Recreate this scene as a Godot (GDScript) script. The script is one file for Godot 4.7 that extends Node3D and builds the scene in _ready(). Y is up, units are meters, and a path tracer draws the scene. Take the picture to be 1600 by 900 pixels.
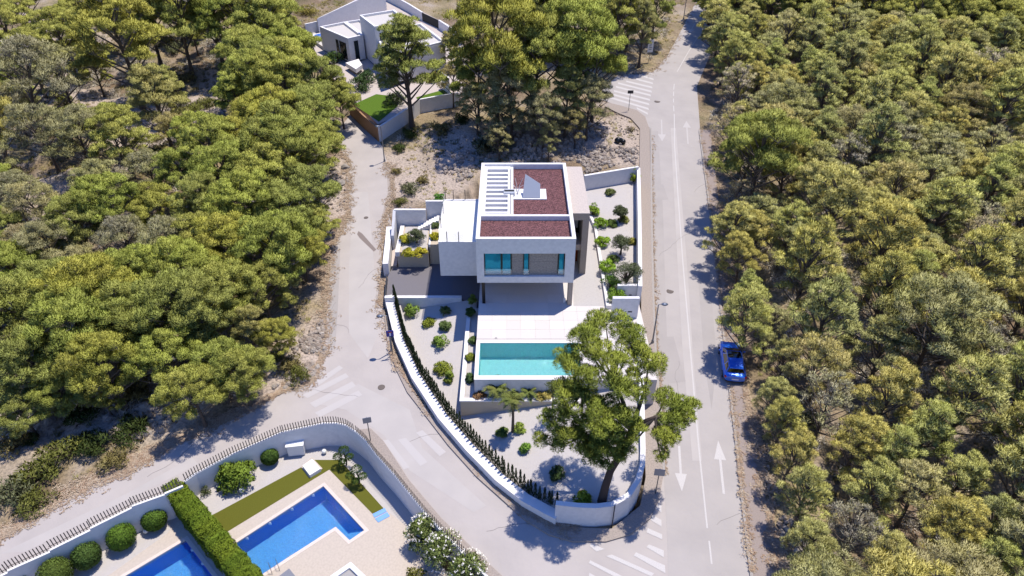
extends Node3D
# A white hillside villa with a pool at a road junction among Aleppo pines, seen from a drone. Units are metres, y is up.

const HT := 3.24            # height of the villa's terrace
var names := {}
var mats := {}
var rng := RandomNumberGenerator.new()
var noise := FastNoiseLite.new()
var noise2 := FastNoiseLite.new()

# ---------------------------------------------------------------- mesh collecting
class MB:
	var v := PackedVector3Array()
	var n := PackedVector3Array()
	var c := PackedColorArray()
	var col := Color(1, 1, 1)
	func tri(a: Vector3, b: Vector3, d: Vector3) -> void:
		var m := (d - a).cross(b - a).normalized()
		v.append(a); v.append(b); v.append(d)
		n.append(m); n.append(m); n.append(m)
		c.append(col); c.append(col); c.append(col)
	func quad(a: Vector3, b: Vector3, d: Vector3, e: Vector3) -> void:
		tri(a, b, d); tri(a, d, e)
	func tris(a: Vector3, b: Vector3, d: Vector3, na: Vector3, nb: Vector3, nd: Vector3) -> void:
		if (d - a).cross(b - a).dot(na + nb + nd) < 0:
			v.append(a); v.append(d); v.append(b)
			n.append(na); n.append(nd); n.append(nb)
		else:
			v.append(a); v.append(b); v.append(d)
			n.append(na); n.append(nb); n.append(nd)
		c.append(col); c.append(col); c.append(col)
	func quads(a: Vector3, b: Vector3, d: Vector3, e: Vector3, na: Vector3, nb: Vector3, nd: Vector3, ne: Vector3) -> void:
		tris(a, b, d, na, nb, nd); tris(a, d, e, na, nd, ne)
	# box between two corners
	func box(lo: Vector3, hi: Vector3, b := Transform3D()) -> void:
		var p := []
		for k in 8:
			p.append(b * Vector3(hi.x if k & 1 else lo.x, hi.y if k & 2 else lo.y, hi.z if k & 4 else lo.z))
		quad(p[0], p[2], p[3], p[1]); quad(p[4], p[5], p[7], p[6])
		quad(p[0], p[1], p[5], p[4]); quad(p[2], p[6], p[7], p[3])
		quad(p[0], p[4], p[6], p[2]); quad(p[1], p[3], p[7], p[5])
	# a sheet: polygon with its own heights
	func sheet(poly: Array, dy := 0.0) -> void:
		var f := PackedVector2Array()
		for q in poly: f.append(Vector2(q.x, q.z))
		var t := Geometry2D.triangulate_polygon(f)
		var up := Vector3(0, dy, 0)
		for k in range(0, t.size(), 3):
			var a: Vector3 = poly[t[k]] + up
			var b: Vector3 = poly[t[k + 1]] + up
			var d: Vector3 = poly[t[k + 2]] + up
			if (d - a).cross(b - a).y < 0: tri(a, d, b)
			else: tri(a, b, d)
	# a solid with that sheet on top; its foot lies t below (or at the height foot)
	func prism(poly: Array, t: float, foot := -999.0) -> void:
		sheet(poly)
		for k in poly.size():
			var a: Vector3 = poly[k]
			var b: Vector3 = poly[(k + 1) % poly.size()]
			var a2 := Vector3(a.x, foot if foot > -900.0 else a.y - t, a.z)
			var b2 := Vector3(b.x, foot if foot > -900.0 else b.y - t, b.z)
			quad(a, b, b2, a2)
	# a wall along a line of points (their y is its top), from offset o0 to o1 across (positive is to the right when walking)
	func wall(line: Array, o0: float, o1: float, bottoms: Array, closed := false) -> void:
		var l := []
		var r := []
		var m := line.size()
		for k in m:
			var p: Vector3 = line[k]
			var d0 := Vector2()
			var d1 := Vector2()
			if k > 0 or closed: d0 = Vector2(p.x - line[(k + m - 1) % m].x, p.z - line[(k + m - 1) % m].z).normalized()
			if k < m - 1 or closed: d1 = Vector2(line[(k + 1) % m].x - p.x, line[(k + 1) % m].z - p.z).normalized()
			if d0 == Vector2(): d0 = d1
			if d1 == Vector2(): d1 = d0
			var t := (d0 + d1).normalized()
			var s := 1.0 / maxf(0.5, t.dot(d0))
			var q := Vector3(-t.y, 0, t.x) * s
			l.append(p + q * o0); r.append(p + q * o1)
		var last := m if closed else m - 1
		for k in last:
			var j := (k + 1) % m
			var dn := Vector3(0, bottoms[k if bottoms.size() > 1 else 0] - l[k].y, 0)
			var dj := Vector3(0, bottoms[j if bottoms.size() > 1 else 0] - l[j].y, 0)
			quad(l[k], l[j], r[j], r[k])
			quad(l[k], l[k] + dn, l[j] + dj, l[j])
			quad(r[k], r[j], r[j] + dj, r[k] + dn)
			if not closed and k == 0: quad(l[k], r[k], r[k] + dn, l[k] + dn)
			if not closed and k == last - 1: quad(l[j], l[j] + dj, r[j] + dj, r[j])
	func tube(path: Array, radii: Array, sides := 6, cap := true) -> void:
		var rings := []
		var nrm := []
		for k in path.size():
			var d: Vector3 = (path[mini(k + 1, path.size() - 1)] - path[maxi(k - 1, 0)]).normalized()
			var u := d.cross(Vector3(0.31, 0.2, 0.93)).normalized()
			if u.length() < 0.5: u = d.cross(Vector3.RIGHT).normalized()
			var w := d.cross(u)
			var ring := []
			var rn := []
			for j in sides:
				var a := TAU * j / sides
				var o := u * cos(a) + w * sin(a)
				ring.append(path[k] + o * radii[k]); rn.append(o)
			rings.append(ring); nrm.append(rn)
		for k in path.size() - 1:
			for j in sides:
				var i := (j + 1) % sides
				quads(rings[k][j], rings[k][i], rings[k + 1][i], rings[k + 1][j], nrm[k][j], nrm[k][i], nrm[k + 1][i], nrm[k + 1][j])
		if cap:
			for e in [0, path.size() - 1]:
				for j in range(1, sides - 1): tri(rings[e][0], rings[e][j], rings[e][j + 1])
	func ball(p: Vector3, r: Vector3, seg := 10) -> void:
		var half := seg / 2
		for i in half:
			for j in seg:
				var q := []
				for s in [[i, j], [i, j + 1], [i + 1, j + 1], [i + 1, j]]:
					var th: float = PI * s[0] / half
					var ph: float = TAU * s[1] / seg
					q.append(Vector3(sin(th) * cos(ph), cos(th), sin(th) * sin(ph)))
				quads(p + q[0] * r, p + q[1] * r, p + q[2] * r, p + q[3] * r, q[0], q[1], q[2], q[3])
	func mesh(m: Material) -> ArrayMesh:
		var a := []
		a.resize(Mesh.ARRAY_MAX)
		a[Mesh.ARRAY_VERTEX] = v; a[Mesh.ARRAY_NORMAL] = n; a[Mesh.ARRAY_COLOR] = c
		var o := ArrayMesh.new()
		o.add_surface_from_arrays(Mesh.PRIMITIVE_TRIANGLES, a)
		o.surface_set_material(0, m)
		return o

# ---------------------------------------------------------------- naming and tagging
func numbered(called: String) -> String:
	var k: int = names.get(called, -1) + 1
	names[called] = k
	return called if k == 0 else "%s_%03d" % [called, k]

func tag(o: Node3D, label: String, category: String, group := "", kind := "") -> Node3D:
	if label: o.set_meta("label", label)
	if category: o.set_meta("category", category)
	if group: o.set_meta("group", group)
	if kind: o.set_meta("kind", kind)
	return o

func thing(called: String, label: String, category: String, at := Vector3.ZERO, group := "") -> Node3D:
	var o := Node3D.new()
	o.name = numbered(called)
	add_child(o)
	o.position = at
	return tag(o, label, category, group)

# commits a collected shape as one named mesh; the shape is in world axes, and the parent's place is taken off it
func part(called: String, b: MB, m: Material, parent: Node3D = null) -> MeshInstance3D:
	var o := MeshInstance3D.new()
	if parent == null:
		o.name = numbered(called); o.mesh = b.mesh(m); add_child(o)
	else:
		var off := Vector3.ZERO
		var p: Node = parent
		while p != self:
			off += (p as Node3D).position; p = p.get_parent()
		if off != Vector3.ZERO:
			for k in b.v.size(): b.v[k] -= off
		o.mesh = b.mesh(m)
		o.name = called
		parent.add_child(o, true)
	return o

func struct(called: String, b: MB, m: Material) -> MeshInstance3D:
	var o := part(called, b, m)
	o.set_meta("kind", "structure")
	return o

func piece(called: String, mesh: Mesh, parent: Node3D, xf := Transform3D()) -> MeshInstance3D:
	var o := MeshInstance3D.new()
	o.name = called; o.mesh = mesh; o.transform = xf
	parent.add_child(o, true)
	return o

func copy(o: Node3D, called: String, label: String) -> Node3D:
	var r: Node3D = o.duplicate()
	r.name = numbered(called)
	add_child(r)
	r.set_meta("label", label)
	return r

func bx(lo: Vector3, hi: Vector3) -> MB:
	var b := MB.new()
	b.box(lo, hi)
	return b

# ---------------------------------------------------------------- materials
func noise_tex(freq: float, ramp: Array, oct := 4, size := 512, seed_ := 3, kind := FastNoiseLite.TYPE_SIMPLEX_SMOOTH, as_normal := false, bump := 4.0) -> NoiseTexture2D:
	var f := FastNoiseLite.new()
	f.seed = seed_; f.frequency = freq; f.fractal_octaves = oct; f.noise_type = kind
	if kind == FastNoiseLite.TYPE_CELLULAR: f.cellular_return_type = FastNoiseLite.RETURN_CELL_VALUE
	var t := NoiseTexture2D.new()
	t.width = size; t.height = size; t.seamless = true; t.noise = f
	if as_normal:
		t.as_normal_map = true; t.bump_strength = bump
	else:
		var g := Gradient.new()
		var offs := PackedFloat32Array()
		var cols := PackedColorArray()
		for r in ramp:
			offs.append(r[0]); cols.append(r[1])
		g.offsets = offs; g.colors = cols
		t.color_ramp = g
	return t

# a surface whose tone wanders between lo and hi; span = metres one texture tile covers
func rough_mat(key: String, col: Color, lo: float, hi: float, span: float, freq := 0.02, rough := 0.9, vert := false, bump := 0.0, kind := FastNoiseLite.TYPE_SIMPLEX_SMOOTH) -> StandardMaterial3D:
	if mats.has(key): return mats[key]
	var m := StandardMaterial3D.new()
	m.albedo_color = col
	m.roughness = rough
	m.metallic_specular = 0.3
	m.vertex_color_use_as_albedo = vert
	m.albedo_texture = noise_tex(freq, [[0.0, Color(lo, lo, lo)], [0.35, Color(lerpf(lo, hi, 0.4), lerpf(lo, hi, 0.4), lerpf(lo, hi, 0.4))], [0.65, Color(lerpf(lo, hi, 0.75), lerpf(lo, hi, 0.73), lerpf(lo, hi, 0.7))], [1.0, Color(hi, hi, hi)]], 5, 512, key.hash() % 1000, kind)
	m.uv1_triplanar = true
	m.uv1_world_triplanar = true
	m.uv1_scale = Vector3.ONE / span
	if bump > 0.0:
		m.normal_enabled = true
		m.normal_texture = noise_tex(freq * 2.0, [], 4, 512, 7, kind, true, 6.0)
		m.normal_scale = bump
	mats[key] = m
	return m

func plain(key: String, col: Color, rough := 0.6, metal := 0.0, spec := 0.5) -> StandardMaterial3D:
	if mats.has(key): return mats[key]
	var m := StandardMaterial3D.new()
	m.albedo_color = col; m.roughness = rough; m.metallic = metal; m.metallic_specular = spec
	mats[key] = m
	return m

func leaf_mat(key: String, tint: Color, back := 0.35) -> StandardMaterial3D:
	if mats.has(key): return mats[key]
	var m := StandardMaterial3D.new()
	m.albedo_color = tint
	m.vertex_color_use_as_albedo = true
	m.roughness = 0.75
	m.metallic_specular = 0.2
	m.backlight_enabled = true
	m.backlight = Color(back, back, back * 0.75)
	m.cull_mode = BaseMaterial3D.CULL_DISABLED
	mats[key] = m
	return m

func water(key: String, col: Color, alpha: float) -> StandardMaterial3D:
	if mats.has(key): return mats[key]
	var m := StandardMaterial3D.new()
	m.transparency = BaseMaterial3D.TRANSPARENCY_ALPHA
	m.albedo_color = Color(col.r, col.g, col.b, alpha)
	m.roughness = 0.04
	m.metallic_specular = 0.5
	m.normal_enabled = true
	m.normal_texture = noise_tex(0.05, [], 4, 512, 11, FastNoiseLite.TYPE_SIMPLEX_SMOOTH, true, 5.0)
	m.normal_scale = 0.9
	m.uv1_triplanar = true
	m.uv1_world_triplanar = true
	m.uv1_scale = Vector3.ONE / 2.2
	mats[key] = m
	return m

# ---------------------------------------------------------------- the lie of the land
func lie(x: float, z: float) -> float:      # roads lie on this gentle slope
	return 0.06 * (-z - 36.0) + 0.03 * x
func gard(x: float, z: float) -> float:     # gravel garden below the villa
	return 0.11 * (-z - 36.0) + 0.19 * (x + 3.3)
func on(x: float, z: float, d := 0.0) -> Vector3:
	return Vector3(x, lie(x, z) + d, z)
func fl(poly: Array) -> PackedVector2Array:
	var f := PackedVector2Array()
	for q in poly: f.append(Vector2(q.x, q.z))
	return f
func edge_dist(p: Vector2, f: PackedVector2Array) -> float:
	var best := 1e9
	for k in f.size():
		var q := Geometry2D.get_closest_point_to_segment(p, f[k], f[(k + 1) % f.size()])
		best = minf(best, q.distance_squared_to(p))
	return sqrt(best)
var flats := []          # [polygon, bounds] of roads and plots that lie on the slope
func ground_lift(x: float, z: float) -> float:
	var p := Vector2(x, z)
	var d := 9.0
	for e in flats:
		var r: Rect2 = e[1]
		if not r.grow(9.0).has_point(p): continue
		if Geometry2D.is_point_in_polygon(p, e[0]): return 0.0
		d = minf(d, edge_dist(p, e[0]))
	var k := smoothstep(1.0, 9.0, d)
	return k * (noise.get_noise_2d(x * 2.2, z * 2.2) * 1.3 + noise.get_noise_2d(x * 9.0, z * 9.0) * 0.45 + 0.25)
func ground_y(x: float, z: float) -> float:
	return lie(x, z) - 0.05 + ground_lift(x, z)

# ---------------------------------------------------------------- plants
func blade(b: MB, p: Vector3, d: Vector3, w: float, l: float, nn: Vector3) -> void:
	var s := d.cross(Vector3(rng.randf() - 0.5, rng.randf() - 0.5, rng.randf() - 0.5)).normalized() * w
	var a := p - s
	var e := p + s
	var t := p + d * l
	if (t - a).cross(e - a).dot(nn) < 0:
		b.v.append(e); b.v.append(a); b.v.append(t)
	else:
		b.v.append(a); b.v.append(e); b.v.append(t)
	b.n.append(nn); b.n.append(nn); b.n.append(nn)
	b.c.append(b.col); b.c.append(b.col); b.c.append(b.col)

func rdir() -> Vector3:
	var y := rng.randf() * 2.0 - 1.0
	var a := rng.randf() * TAU
	var r := sqrt(1.0 - y * y)
	return Vector3(r * cos(a), y, r * sin(a))

# a cushion of needles
func puff(b: MB, p: Vector3, r: float, flat: float, count: int, l: float, w: float, base: Color, spread := 0.5) -> void:
	for k in count:
		var d := rdir()
		if d.y < -0.2: d.y *= -0.5
		d = d.normalized()
		var q := p + Vector3(d.x, d.y * flat, d.z) * r * (0.35 + 0.65 * sqrt(rng.randf()))
		var nn := (d * 0.8 + Vector3(0, 0.35, 0) + rdir() * 0.3).normalized()
		var dir := (d * 0.7 + Vector3(0, 0.4, 0) + rdir() * spread).normalized()
		var f := 0.75 + 0.5 * rng.randf()
		b.col = Color(base.r * f, base.g * f, base.b * f)
		blade(b, q, dir, w, l * (0.7 + 0.6 * rng.randf()), nn)

const NEEDLES := [Color(0.325, 0.34, 0.08), Color(0.3, 0.325, 0.08), Color(0.34, 0.348, 0.085), Color(0.36, 0.335, 0.098)]
const BARK := Color(0.13, 0.105, 0.085)

# an Aleppo pine: [trunk with limbs, crown]; the crown is a dome of lobes, each lobe a heap of needle cushions
func pine(seed_: int, h: float, r: float, lobes: int, per: int, count: int, low: float, lean: float, grey: float, tall: float, lobe := 0.3, needle := 0.17, tone := 0) -> Array:
	rng.seed = seed_
	var tb := MB.new()
	var cb := MB.new()
	var la := rng.randf() * TAU
	var ld := Vector3(cos(la), 0, sin(la)) * lean
	var path := []
	var rad := []
	for k in 8:
		var t := k / 7.0
		path.append(Vector3(0, h * 0.86 * t, 0) + ld * t * t * h + Vector3(sin(t * 5.0 + seed_), 0, cos(t * 4.0 + seed_)) * 0.16 * t)
		rad.append(lerpf(0.2, 0.045, t) * h / 9.0 + (0.07 if k == 0 else 0.0))
	tb.col = BARK
	tb.tube(path, rad, 7)
	var ga := rng.randf() * TAU
	var y0 := h * low
	for i in lobes:
		var u := (i + 0.2 + rng.randf() * 0.6) / lobes            # 0 at the skirt, 1 at the top
		ga += 2.4 + (rng.randf() - 0.5) * 0.8
		var prof := sqrt(maxf(0.0, 1.0 - pow(u, 1.7))) if tall == 0.0 else lerpf(1.0, 0.18, pow(u, 1.25))
		var dist := r * prof * (0.62 + 0.28 * rng.randf())
		var y := lerpf(y0, h * 0.94, pow(u, 0.8)) + (rng.randf() - 0.5) * 0.5
		var f := clampf((y - 0.16 * h - dist * 0.35) / (h * 0.86), 0.22, 0.98) * 7.0
		var at: Vector3 = path[mini(int(f), 6)].lerp(path[mini(int(f), 6) + 1], f - int(f))
		var c := Vector3(cos(ga) * dist, y, sin(ga) * dist) + ld * pow(y / h, 2.0) * h
		var lr := r * lobe * (1.0 + 0.43 * rng.randf()) * (1.0 if u < 0.8 else 0.85)
		tb.col = BARK.lerp(Color(0.2, 0.185, 0.17), 0.5)
		tb.tube([at, at.lerp(c, 0.55) - Vector3(0, 0.08 * dist, 0), c - Vector3(0, lr * 0.25, 0)], [0.08 * h / 9.0, 0.055 * h / 9.0, 0.03], 5, false)
		var base: Color = NEEDLES[tone].lerp(NEEDLES[rng.randi() % NEEDLES.size()], 0.25).lerp(Color(0.32, 0.285, 0.195), grey * (0.6 + 0.6 * rng.randf())) * (0.9 + 0.2 * rng.randf()) * (1.38 if needle > 0.215 else 1.1)
		for k in per:
			var d := rdir()
			if d.y < -0.15: d.y = -d.y * 0.6
			d = d.normalized()
			var p := c + Vector3(d.x, d.y * 0.72, d.z) * lr * (0.6 + 0.35 * rng.randf())
			tb.col = Color(0.22, 0.205, 0.19)
			tb.tube([c - Vector3(0, lr * 0.25, 0), c.lerp(p, 0.6) - Vector3(0, 0.08, 0), p], [0.026, 0.016, 0.006], 3, false)
			if grey > 0.3:
				for q in 3: tb.tube([c.lerp(p, 0.5), p + rdir() * lr * 0.4], [0.016, 0.006], 3, false)
			var pr := lr * (0.36 + 0.16 * rng.randf())
			puff(cb, p, pr, 0.8, int(count * pr * pr / 0.25), needle, 0.022, base * (0.84 + 0.32 * rng.randf()), 0.42 if needle < 0.2 else 0.6)
	return [tb, cb]

# a low shrub, dome or bush of small leaves: r across, h high
func bush(seed_: int, r: float, h: float, clumps: int, count: int, leaf: float, wide: float, base: Color, solid := 0.55, bare := 0.0) -> Array:
	rng.seed = seed_
	var tb := MB.new()
	var cb := MB.new()
	for k in clumps:
		var d := rdir()
		d.y = absf(d.y)
		var e := Vector3(d.x * r, d.y * h * 0.85 + h * 0.1, d.z * r) * (solid + (0.86 - solid) * rng.randf())
		tb.col = Color(0.14, 0.11, 0.085)
		tb.tube([Vector3(d.x * r * 0.05, -0.05, d.z * r * 0.05), e * Vector3(0.6, 0.7, 0.6), e], [0.03 + r * 0.02, 0.015 + r * 0.01, 0.006], 3, false)
		if rng.randf() < bare:
			for q in 5: tb.tube([e * 0.7, e + rdir() * r * 0.35], [0.014, 0.004], 3, false)
		else:
			puff(cb, e, r * 0.34 * (0.8 + 0.5 * rng.randf()), minf(1.0, h / r * 0.8), count, leaf, wide, base * (0.8 + 0.4 * rng.randf()), 0.9)
	return [tb, cb]

func plant(called: String, shapes: Array, label: String, category: String, at: Vector3, leaf: Material, group := "", top := "crown", stem := "trunk") -> Node3D:
	var o := thing(called, label, category, Vector3.ZERO, group)
	if shapes[0].v.size(): part(stem, shapes[0], bark_mat(), o)
	part(top, shapes[1], leaf, o)
	o.position = at
	return o

func bark_mat() -> StandardMaterial3D:
	if mats.has("bark"): return mats["bark"]
	var m := rough_mat("bark", Color(1, 1, 1), 0.65, 1.0, 0.6, 0.03, 0.95, true)
	return m

func ordinal(k: int) -> String:
	var w := ["", "first", "second", "third", "fourth", "fifth", "sixth", "seventh", "eighth", "ninth", "tenth", "eleventh", "twelfth", "thirteenth", "fourteenth", "fifteenth", "sixteenth", "seventeenth", "eighteenth", "nineteenth"]
	var tens := ["", "", "twenty", "thirty", "forty", "fifty", "sixty", "seventy", "eighty"]
	if k < 20: return w[k]
	if k % 10 == 0: return tens[k / 10].trim_suffix("y") + "ieth"
	return tens[k / 10] + "-" + w[k % 10]


# ================================================================ the scene
func _ready() -> void:
	noise.seed = 5; noise.frequency = 0.03; noise.fractal_octaves = 3
	noise2.seed = 9; noise2.frequency = 0.05; noise2.fractal_octaves = 4
	view_and_light()
	plots()
	roads()
	lower_property()
	villa()
	gardens()
	upper_house()
	street_things()
	blue_car(Vector3(18.047, 0.917, -42.252), 0.0)
	forest()
	ground()
	loose_cover()

func view_and_light() -> void:
	var cam := Camera3D.new()
	cam.name = "camera"
	cam.fov = 45.09
	cam.near = 0.5
	cam.far = 4000.0
	add_child(cam)
	cam.position = Vector3(0, 40, 0)
	cam.rotation_degrees = Vector3(-36.4, 0, 0)
	cam.current = true
	var sun := DirectionalLight3D.new()
	sun.name = "sun"
	sun.light_color = Color(1.0, 0.965, 0.92)
	sun.light_energy = 1.4
	sun.light_angular_distance = 0.5
	sun.shadow_enabled = true
	add_child(sun)
	sun.look_at_from_position(Vector3.ZERO, Vector3(-0.23, -1.0, 0.2), Vector3.FORWARD)
	var env := Environment.new()
	env.background_mode = Environment.BG_SKY
	var sky := Sky.new()
	var sm := ProceduralSkyMaterial.new()
	sm.sky_top_color = Color(0.2, 0.42, 0.82)
	sm.sky_horizon_color = Color(0.84, 0.92, 1.0)
	sm.sky_curve = 0.24
	sm.ground_bottom_color = Color(0.3, 0.29, 0.26)
	sm.ground_horizon_color = Color(0.6, 0.66, 0.7)
	sm.sky_energy_multiplier = 0.95
	sky.sky_material = sm
	env.sky = sky
	env.ambient_light_source = Environment.AMBIENT_SOURCE_SKY
	env.tonemap_mode = Environment.TONE_MAPPER_LINEAR
	env.tonemap_exposure = 1.42
	env.sdfgi_enabled = true
	env.ssao_enabled = true
	env.ssil_enabled = true
	var we := WorldEnvironment.new()
	we.name = "world_environment"
	we.environment = env
	add_child(we)

# outlines that several builders share
var ROAD_LEFT := []
var ROAD_RIGHT := []
var LOT := []
var LOWER := []
var UPPER := []
var SIDE_R := []
func plots() -> void:
	ROAD_LEFT = [Vector3(-23.345, 2.205, -84.422), Vector3(-22.278, 2.089, -81.95), Vector3(-19.991, 1.915, -77.917), Vector3(-18.905, 1.588, -71.918), Vector3(-17.887, 1.258, -65.906), Vector3(-18.388, 1.069, -63.018), Vector3(-18.638, 0.911, -60.507), Vector3(-17.889, 0.634, -55.51), Vector3(-17.036, 0.321, -49.86), Vector3(-16.118, 0.05, -44.886), Vector3(-16.46, -0.139, -41.916), Vector3(-17.866, -0.23, -41.107), Vector3(-20.475, -0.426, -39.134), Vector3(-23.245, -0.633, -37.079), Vector3(-25.886, -0.818, -35.313), Vector3(-27.699, -0.964, -33.785), Vector3(-29.325, -1.078, -32.703), Vector3(-32.373, -1.321, -30.173), Vector3(-34.712, -1.532, -27.816), Vector3(-37.247, -1.742, -25.587), Vector3(-34.604, -1.91, -21.465), Vector3(-32.803, -1.621, -25.377), Vector3(-30.767, -1.474, -26.812), Vector3(-28.788, -1.322, -28.368), Vector3(-26.638, -1.156, -30.053), Vector3(-24.715, -1.039, -31.043), Vector3(-23.002, -0.897, -32.558), Vector3(-20.828, -0.726, -34.31), Vector3(-17.626, -0.514, -36.253), Vector3(-14.678, -0.38, -37.012), Vector3(-12.842, -0.339, -36.778), Vector3(-11.123, -0.372, -35.364), Vector3(-10.033, -0.425, -33.935), Vector3(-8.527, -0.482, -32.229), Vector3(-7.233, -0.54, -30.612), Vector3(-5.856, -0.6, -28.924), Vector3(-4.244, -0.656, -27.182), Vector3(-2.467, -0.713, -25.358), Vector3(-0.795, -0.775, -23.482), Vector3(9.668, -0.472, -23.307), Vector3(10.252, -0.208, -27.409), Vector3(10.793, 0.078, -31.895), Vector3(8.754, -0.136, -29.36), Vector3(6.646, -0.301, -27.667), Vector3(2.914, -0.397, -27.929), Vector3(2.074, -0.392, -28.423), Vector3(0.616, -0.373, -29.481), Vector3(-0.857, -0.323, -31.044), Vector3(-3.1, -0.237, -33.599), Vector3(-5.294, -0.133, -36.428), Vector3(-7.709, -0.008, -39.716), Vector3(-9.726, 0.152, -43.395), Vector3(-10.584, 0.266, -45.727), Vector3(-11.917, 0.527, -50.742), Vector3(-12.214, 0.617, -52.398), Vector3(-12.705, 0.807, -55.809), Vector3(-12.972, 1.021, -59.495), Vector3(-12.929, 1.297, -64.084), Vector3(-13.921, 1.457, -67.24), Vector3(-13.556, 1.625, -69.859), Vector3(-14.312, 1.876, -74.417), Vector3(-15.307, 2.031, -77.505), Vector3(-16.368, 2.226, -81.276), Vector3(-18.021, 2.409, -85.168), Vector3(-21.844, 2.741, -92.606)]
	ROAD_RIGHT = [Vector3(37.715, 7.701, -145.497), Vector3(34.024, 6.91, -134.159), Vector3(27.592, 5.693, -117.079), Vector3(24.182, 5.061, -108.264), Vector3(21.069, 4.61, -102.303), Vector3(15.627, 4.386, -101.291), Vector3(11.655, 3.834, -94.075), Vector3(14.689, 3.742, -91.025), Vector3(17.072, 3.641, -88.154), Vector3(17.782, 3.439, -84.433), Vector3(15.593, 2.453, -69.09), Vector3(14.177, 1.832, -59.441), Vector3(12.995, 1.291, -51.011), Vector3(12, 0.795, -43.246), Vector3(11.475, 0.449, -37.741), Vector3(10.793, 0.078, -31.895), Vector3(10.252, -0.208, -27.409), Vector3(9.668, -0.472, -23.307), Vector3(14.939, -0.319, -23.219), Vector3(15.058, -0.244, -24.407), Vector3(15.721, 0.044, -28.87), Vector3(16.588, 0.394, -34.265), Vector3(17.803, 0.914, -42.332), Vector3(19.678, 1.673, -54.045), Vector3(21.745, 2.54, -67.465), Vector3(24.059, 3.563, -83.346), Vector3(26.375, 4.432, -96.687), Vector3(33.296, 5.731, -114.864), Vector3(42.591, 7.816, -144.979)]
	LOT = [Vector3(-11.84, 0.573, -51.463), Vector3(-10.504, 0.283, -45.963), Vector3(-7.627, 0.006, -39.917), Vector3(-5.21, -0.12, -36.611), Vector3(-3.014, -0.224, -33.767), Vector3(-0.769, -0.311, -31.199), Vector3(0.706, -0.361, -29.629), Vector3(2.166, -0.381, -28.566), Vector3(2.923, -0.385, -28.119), Vector3(4.455, -0.35, -27.946), Vector3(5.56, -0.321, -27.877), Vector3(6.688, -0.277, -28.044), Vector3(8.018, -0.195, -28.737), Vector3(8.716, -0.116, -29.709), Vector3(9.351, 0.02, -31.661), Vector3(10.094, 0.41, -37.778), Vector3(10.939, 0.856, -44.799), Vector3(12.071, 1.37, -52.803), Vector3(14.358, 2.502, -70.513), Vector3(14.751, 2.682, -73.329), Vector3(8.272, 2.337, -70.822), Vector3(6.778, 2.468, -73.749), Vector3(-3.568, 2.061, -72.126), Vector3(-7.871, 1.583, -66.318), Vector3(-12.769, 1.23, -62.887), Vector3(-12.753, 0.962, -58.405)]
	LOWER = [Vector3(-32.803, -1.621, -25.377), Vector3(-30.767, -1.474, -26.812), Vector3(-28.788, -1.322, -28.368), Vector3(-26.638, -1.156, -30.053), Vector3(-24.715, -1.039, -31.043), Vector3(-23.002, -0.897, -32.558), Vector3(-20.828, -0.726, -34.31), Vector3(-17.626, -0.514, -36.253), Vector3(-14.671, -0.381, -36.981), Vector3(-12.836, -0.34, -36.746), Vector3(-11.123, -0.372, -35.364), Vector3(-10.033, -0.425, -33.935), Vector3(-8.527, -0.482, -32.229), Vector3(-7.233, -0.54, -30.612), Vector3(-5.856, -0.6, -28.924), Vector3(-4.244, -0.656, -27.182), Vector3(-2.467, -0.713, -25.358), Vector3(-0.795, -0.775, -23.482), Vector3(-1.412, -1.171, -17.182), Vector3(-32.099, -2.07, -17.557), Vector3(-36.009, -1.821, -23.657)]
	UPPER = [Vector3(-18.243, 2.523, -87.176), Vector3(-13.698, 2.882, -90.888), Vector3(-12.888, 2.999, -92.426), Vector3(-7.572, 3.272, -94.325), Vector3(-6.342, 3.939, -104.814), Vector3(-8.578, 4.685, -118.369), Vector3(-11.177, 4.987, -124.712), Vector3(-21.312, 5.575, -139.572), Vector3(-25.347, 5.808, -145.471), Vector3(-29.926, 5.276, -138.9), Vector3(-34.709, 4.484, -128.09), Vector3(-36.566, 4.283, -125.66), Vector3(-27.241, 3.259, -103.936)]
	SIDE_R = [Vector3(24.059, 3.563, -83.346), Vector3(21.745, 2.54, -67.465), Vector3(19.678, 1.673, -54.045), Vector3(17.803, 0.914, -42.332), Vector3(16.588, 0.394, -34.265), Vector3(15.721, 0.044, -28.87), Vector3(15.058, -0.244, -24.407), Vector3(14.915, -0.307, -23.421), Vector3(16.864, -0.251, -23.388), Vector3(16.803, -0.193, -24.376), Vector3(17.008, -0.027, -27.046), Vector3(17.655, 0.3, -32.169), Vector3(18.192, 0.639, -37.559), Vector3(19.031, 1.083, -44.539), Vector3(20.521, 1.696, -54.012), Vector3(22.718, 2.567, -67.418), Vector3(25.345, 3.596, -83.269)]
	for e in [ROAD_LEFT, ROAD_RIGHT, LOT, LOWER, UPPER, SIDE_R]:
		var f := fl(e)
		var r := Rect2(f[0], Vector2.ZERO)
		for q in f: r = r.expand(q)
		flats.append([f, r])

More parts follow.
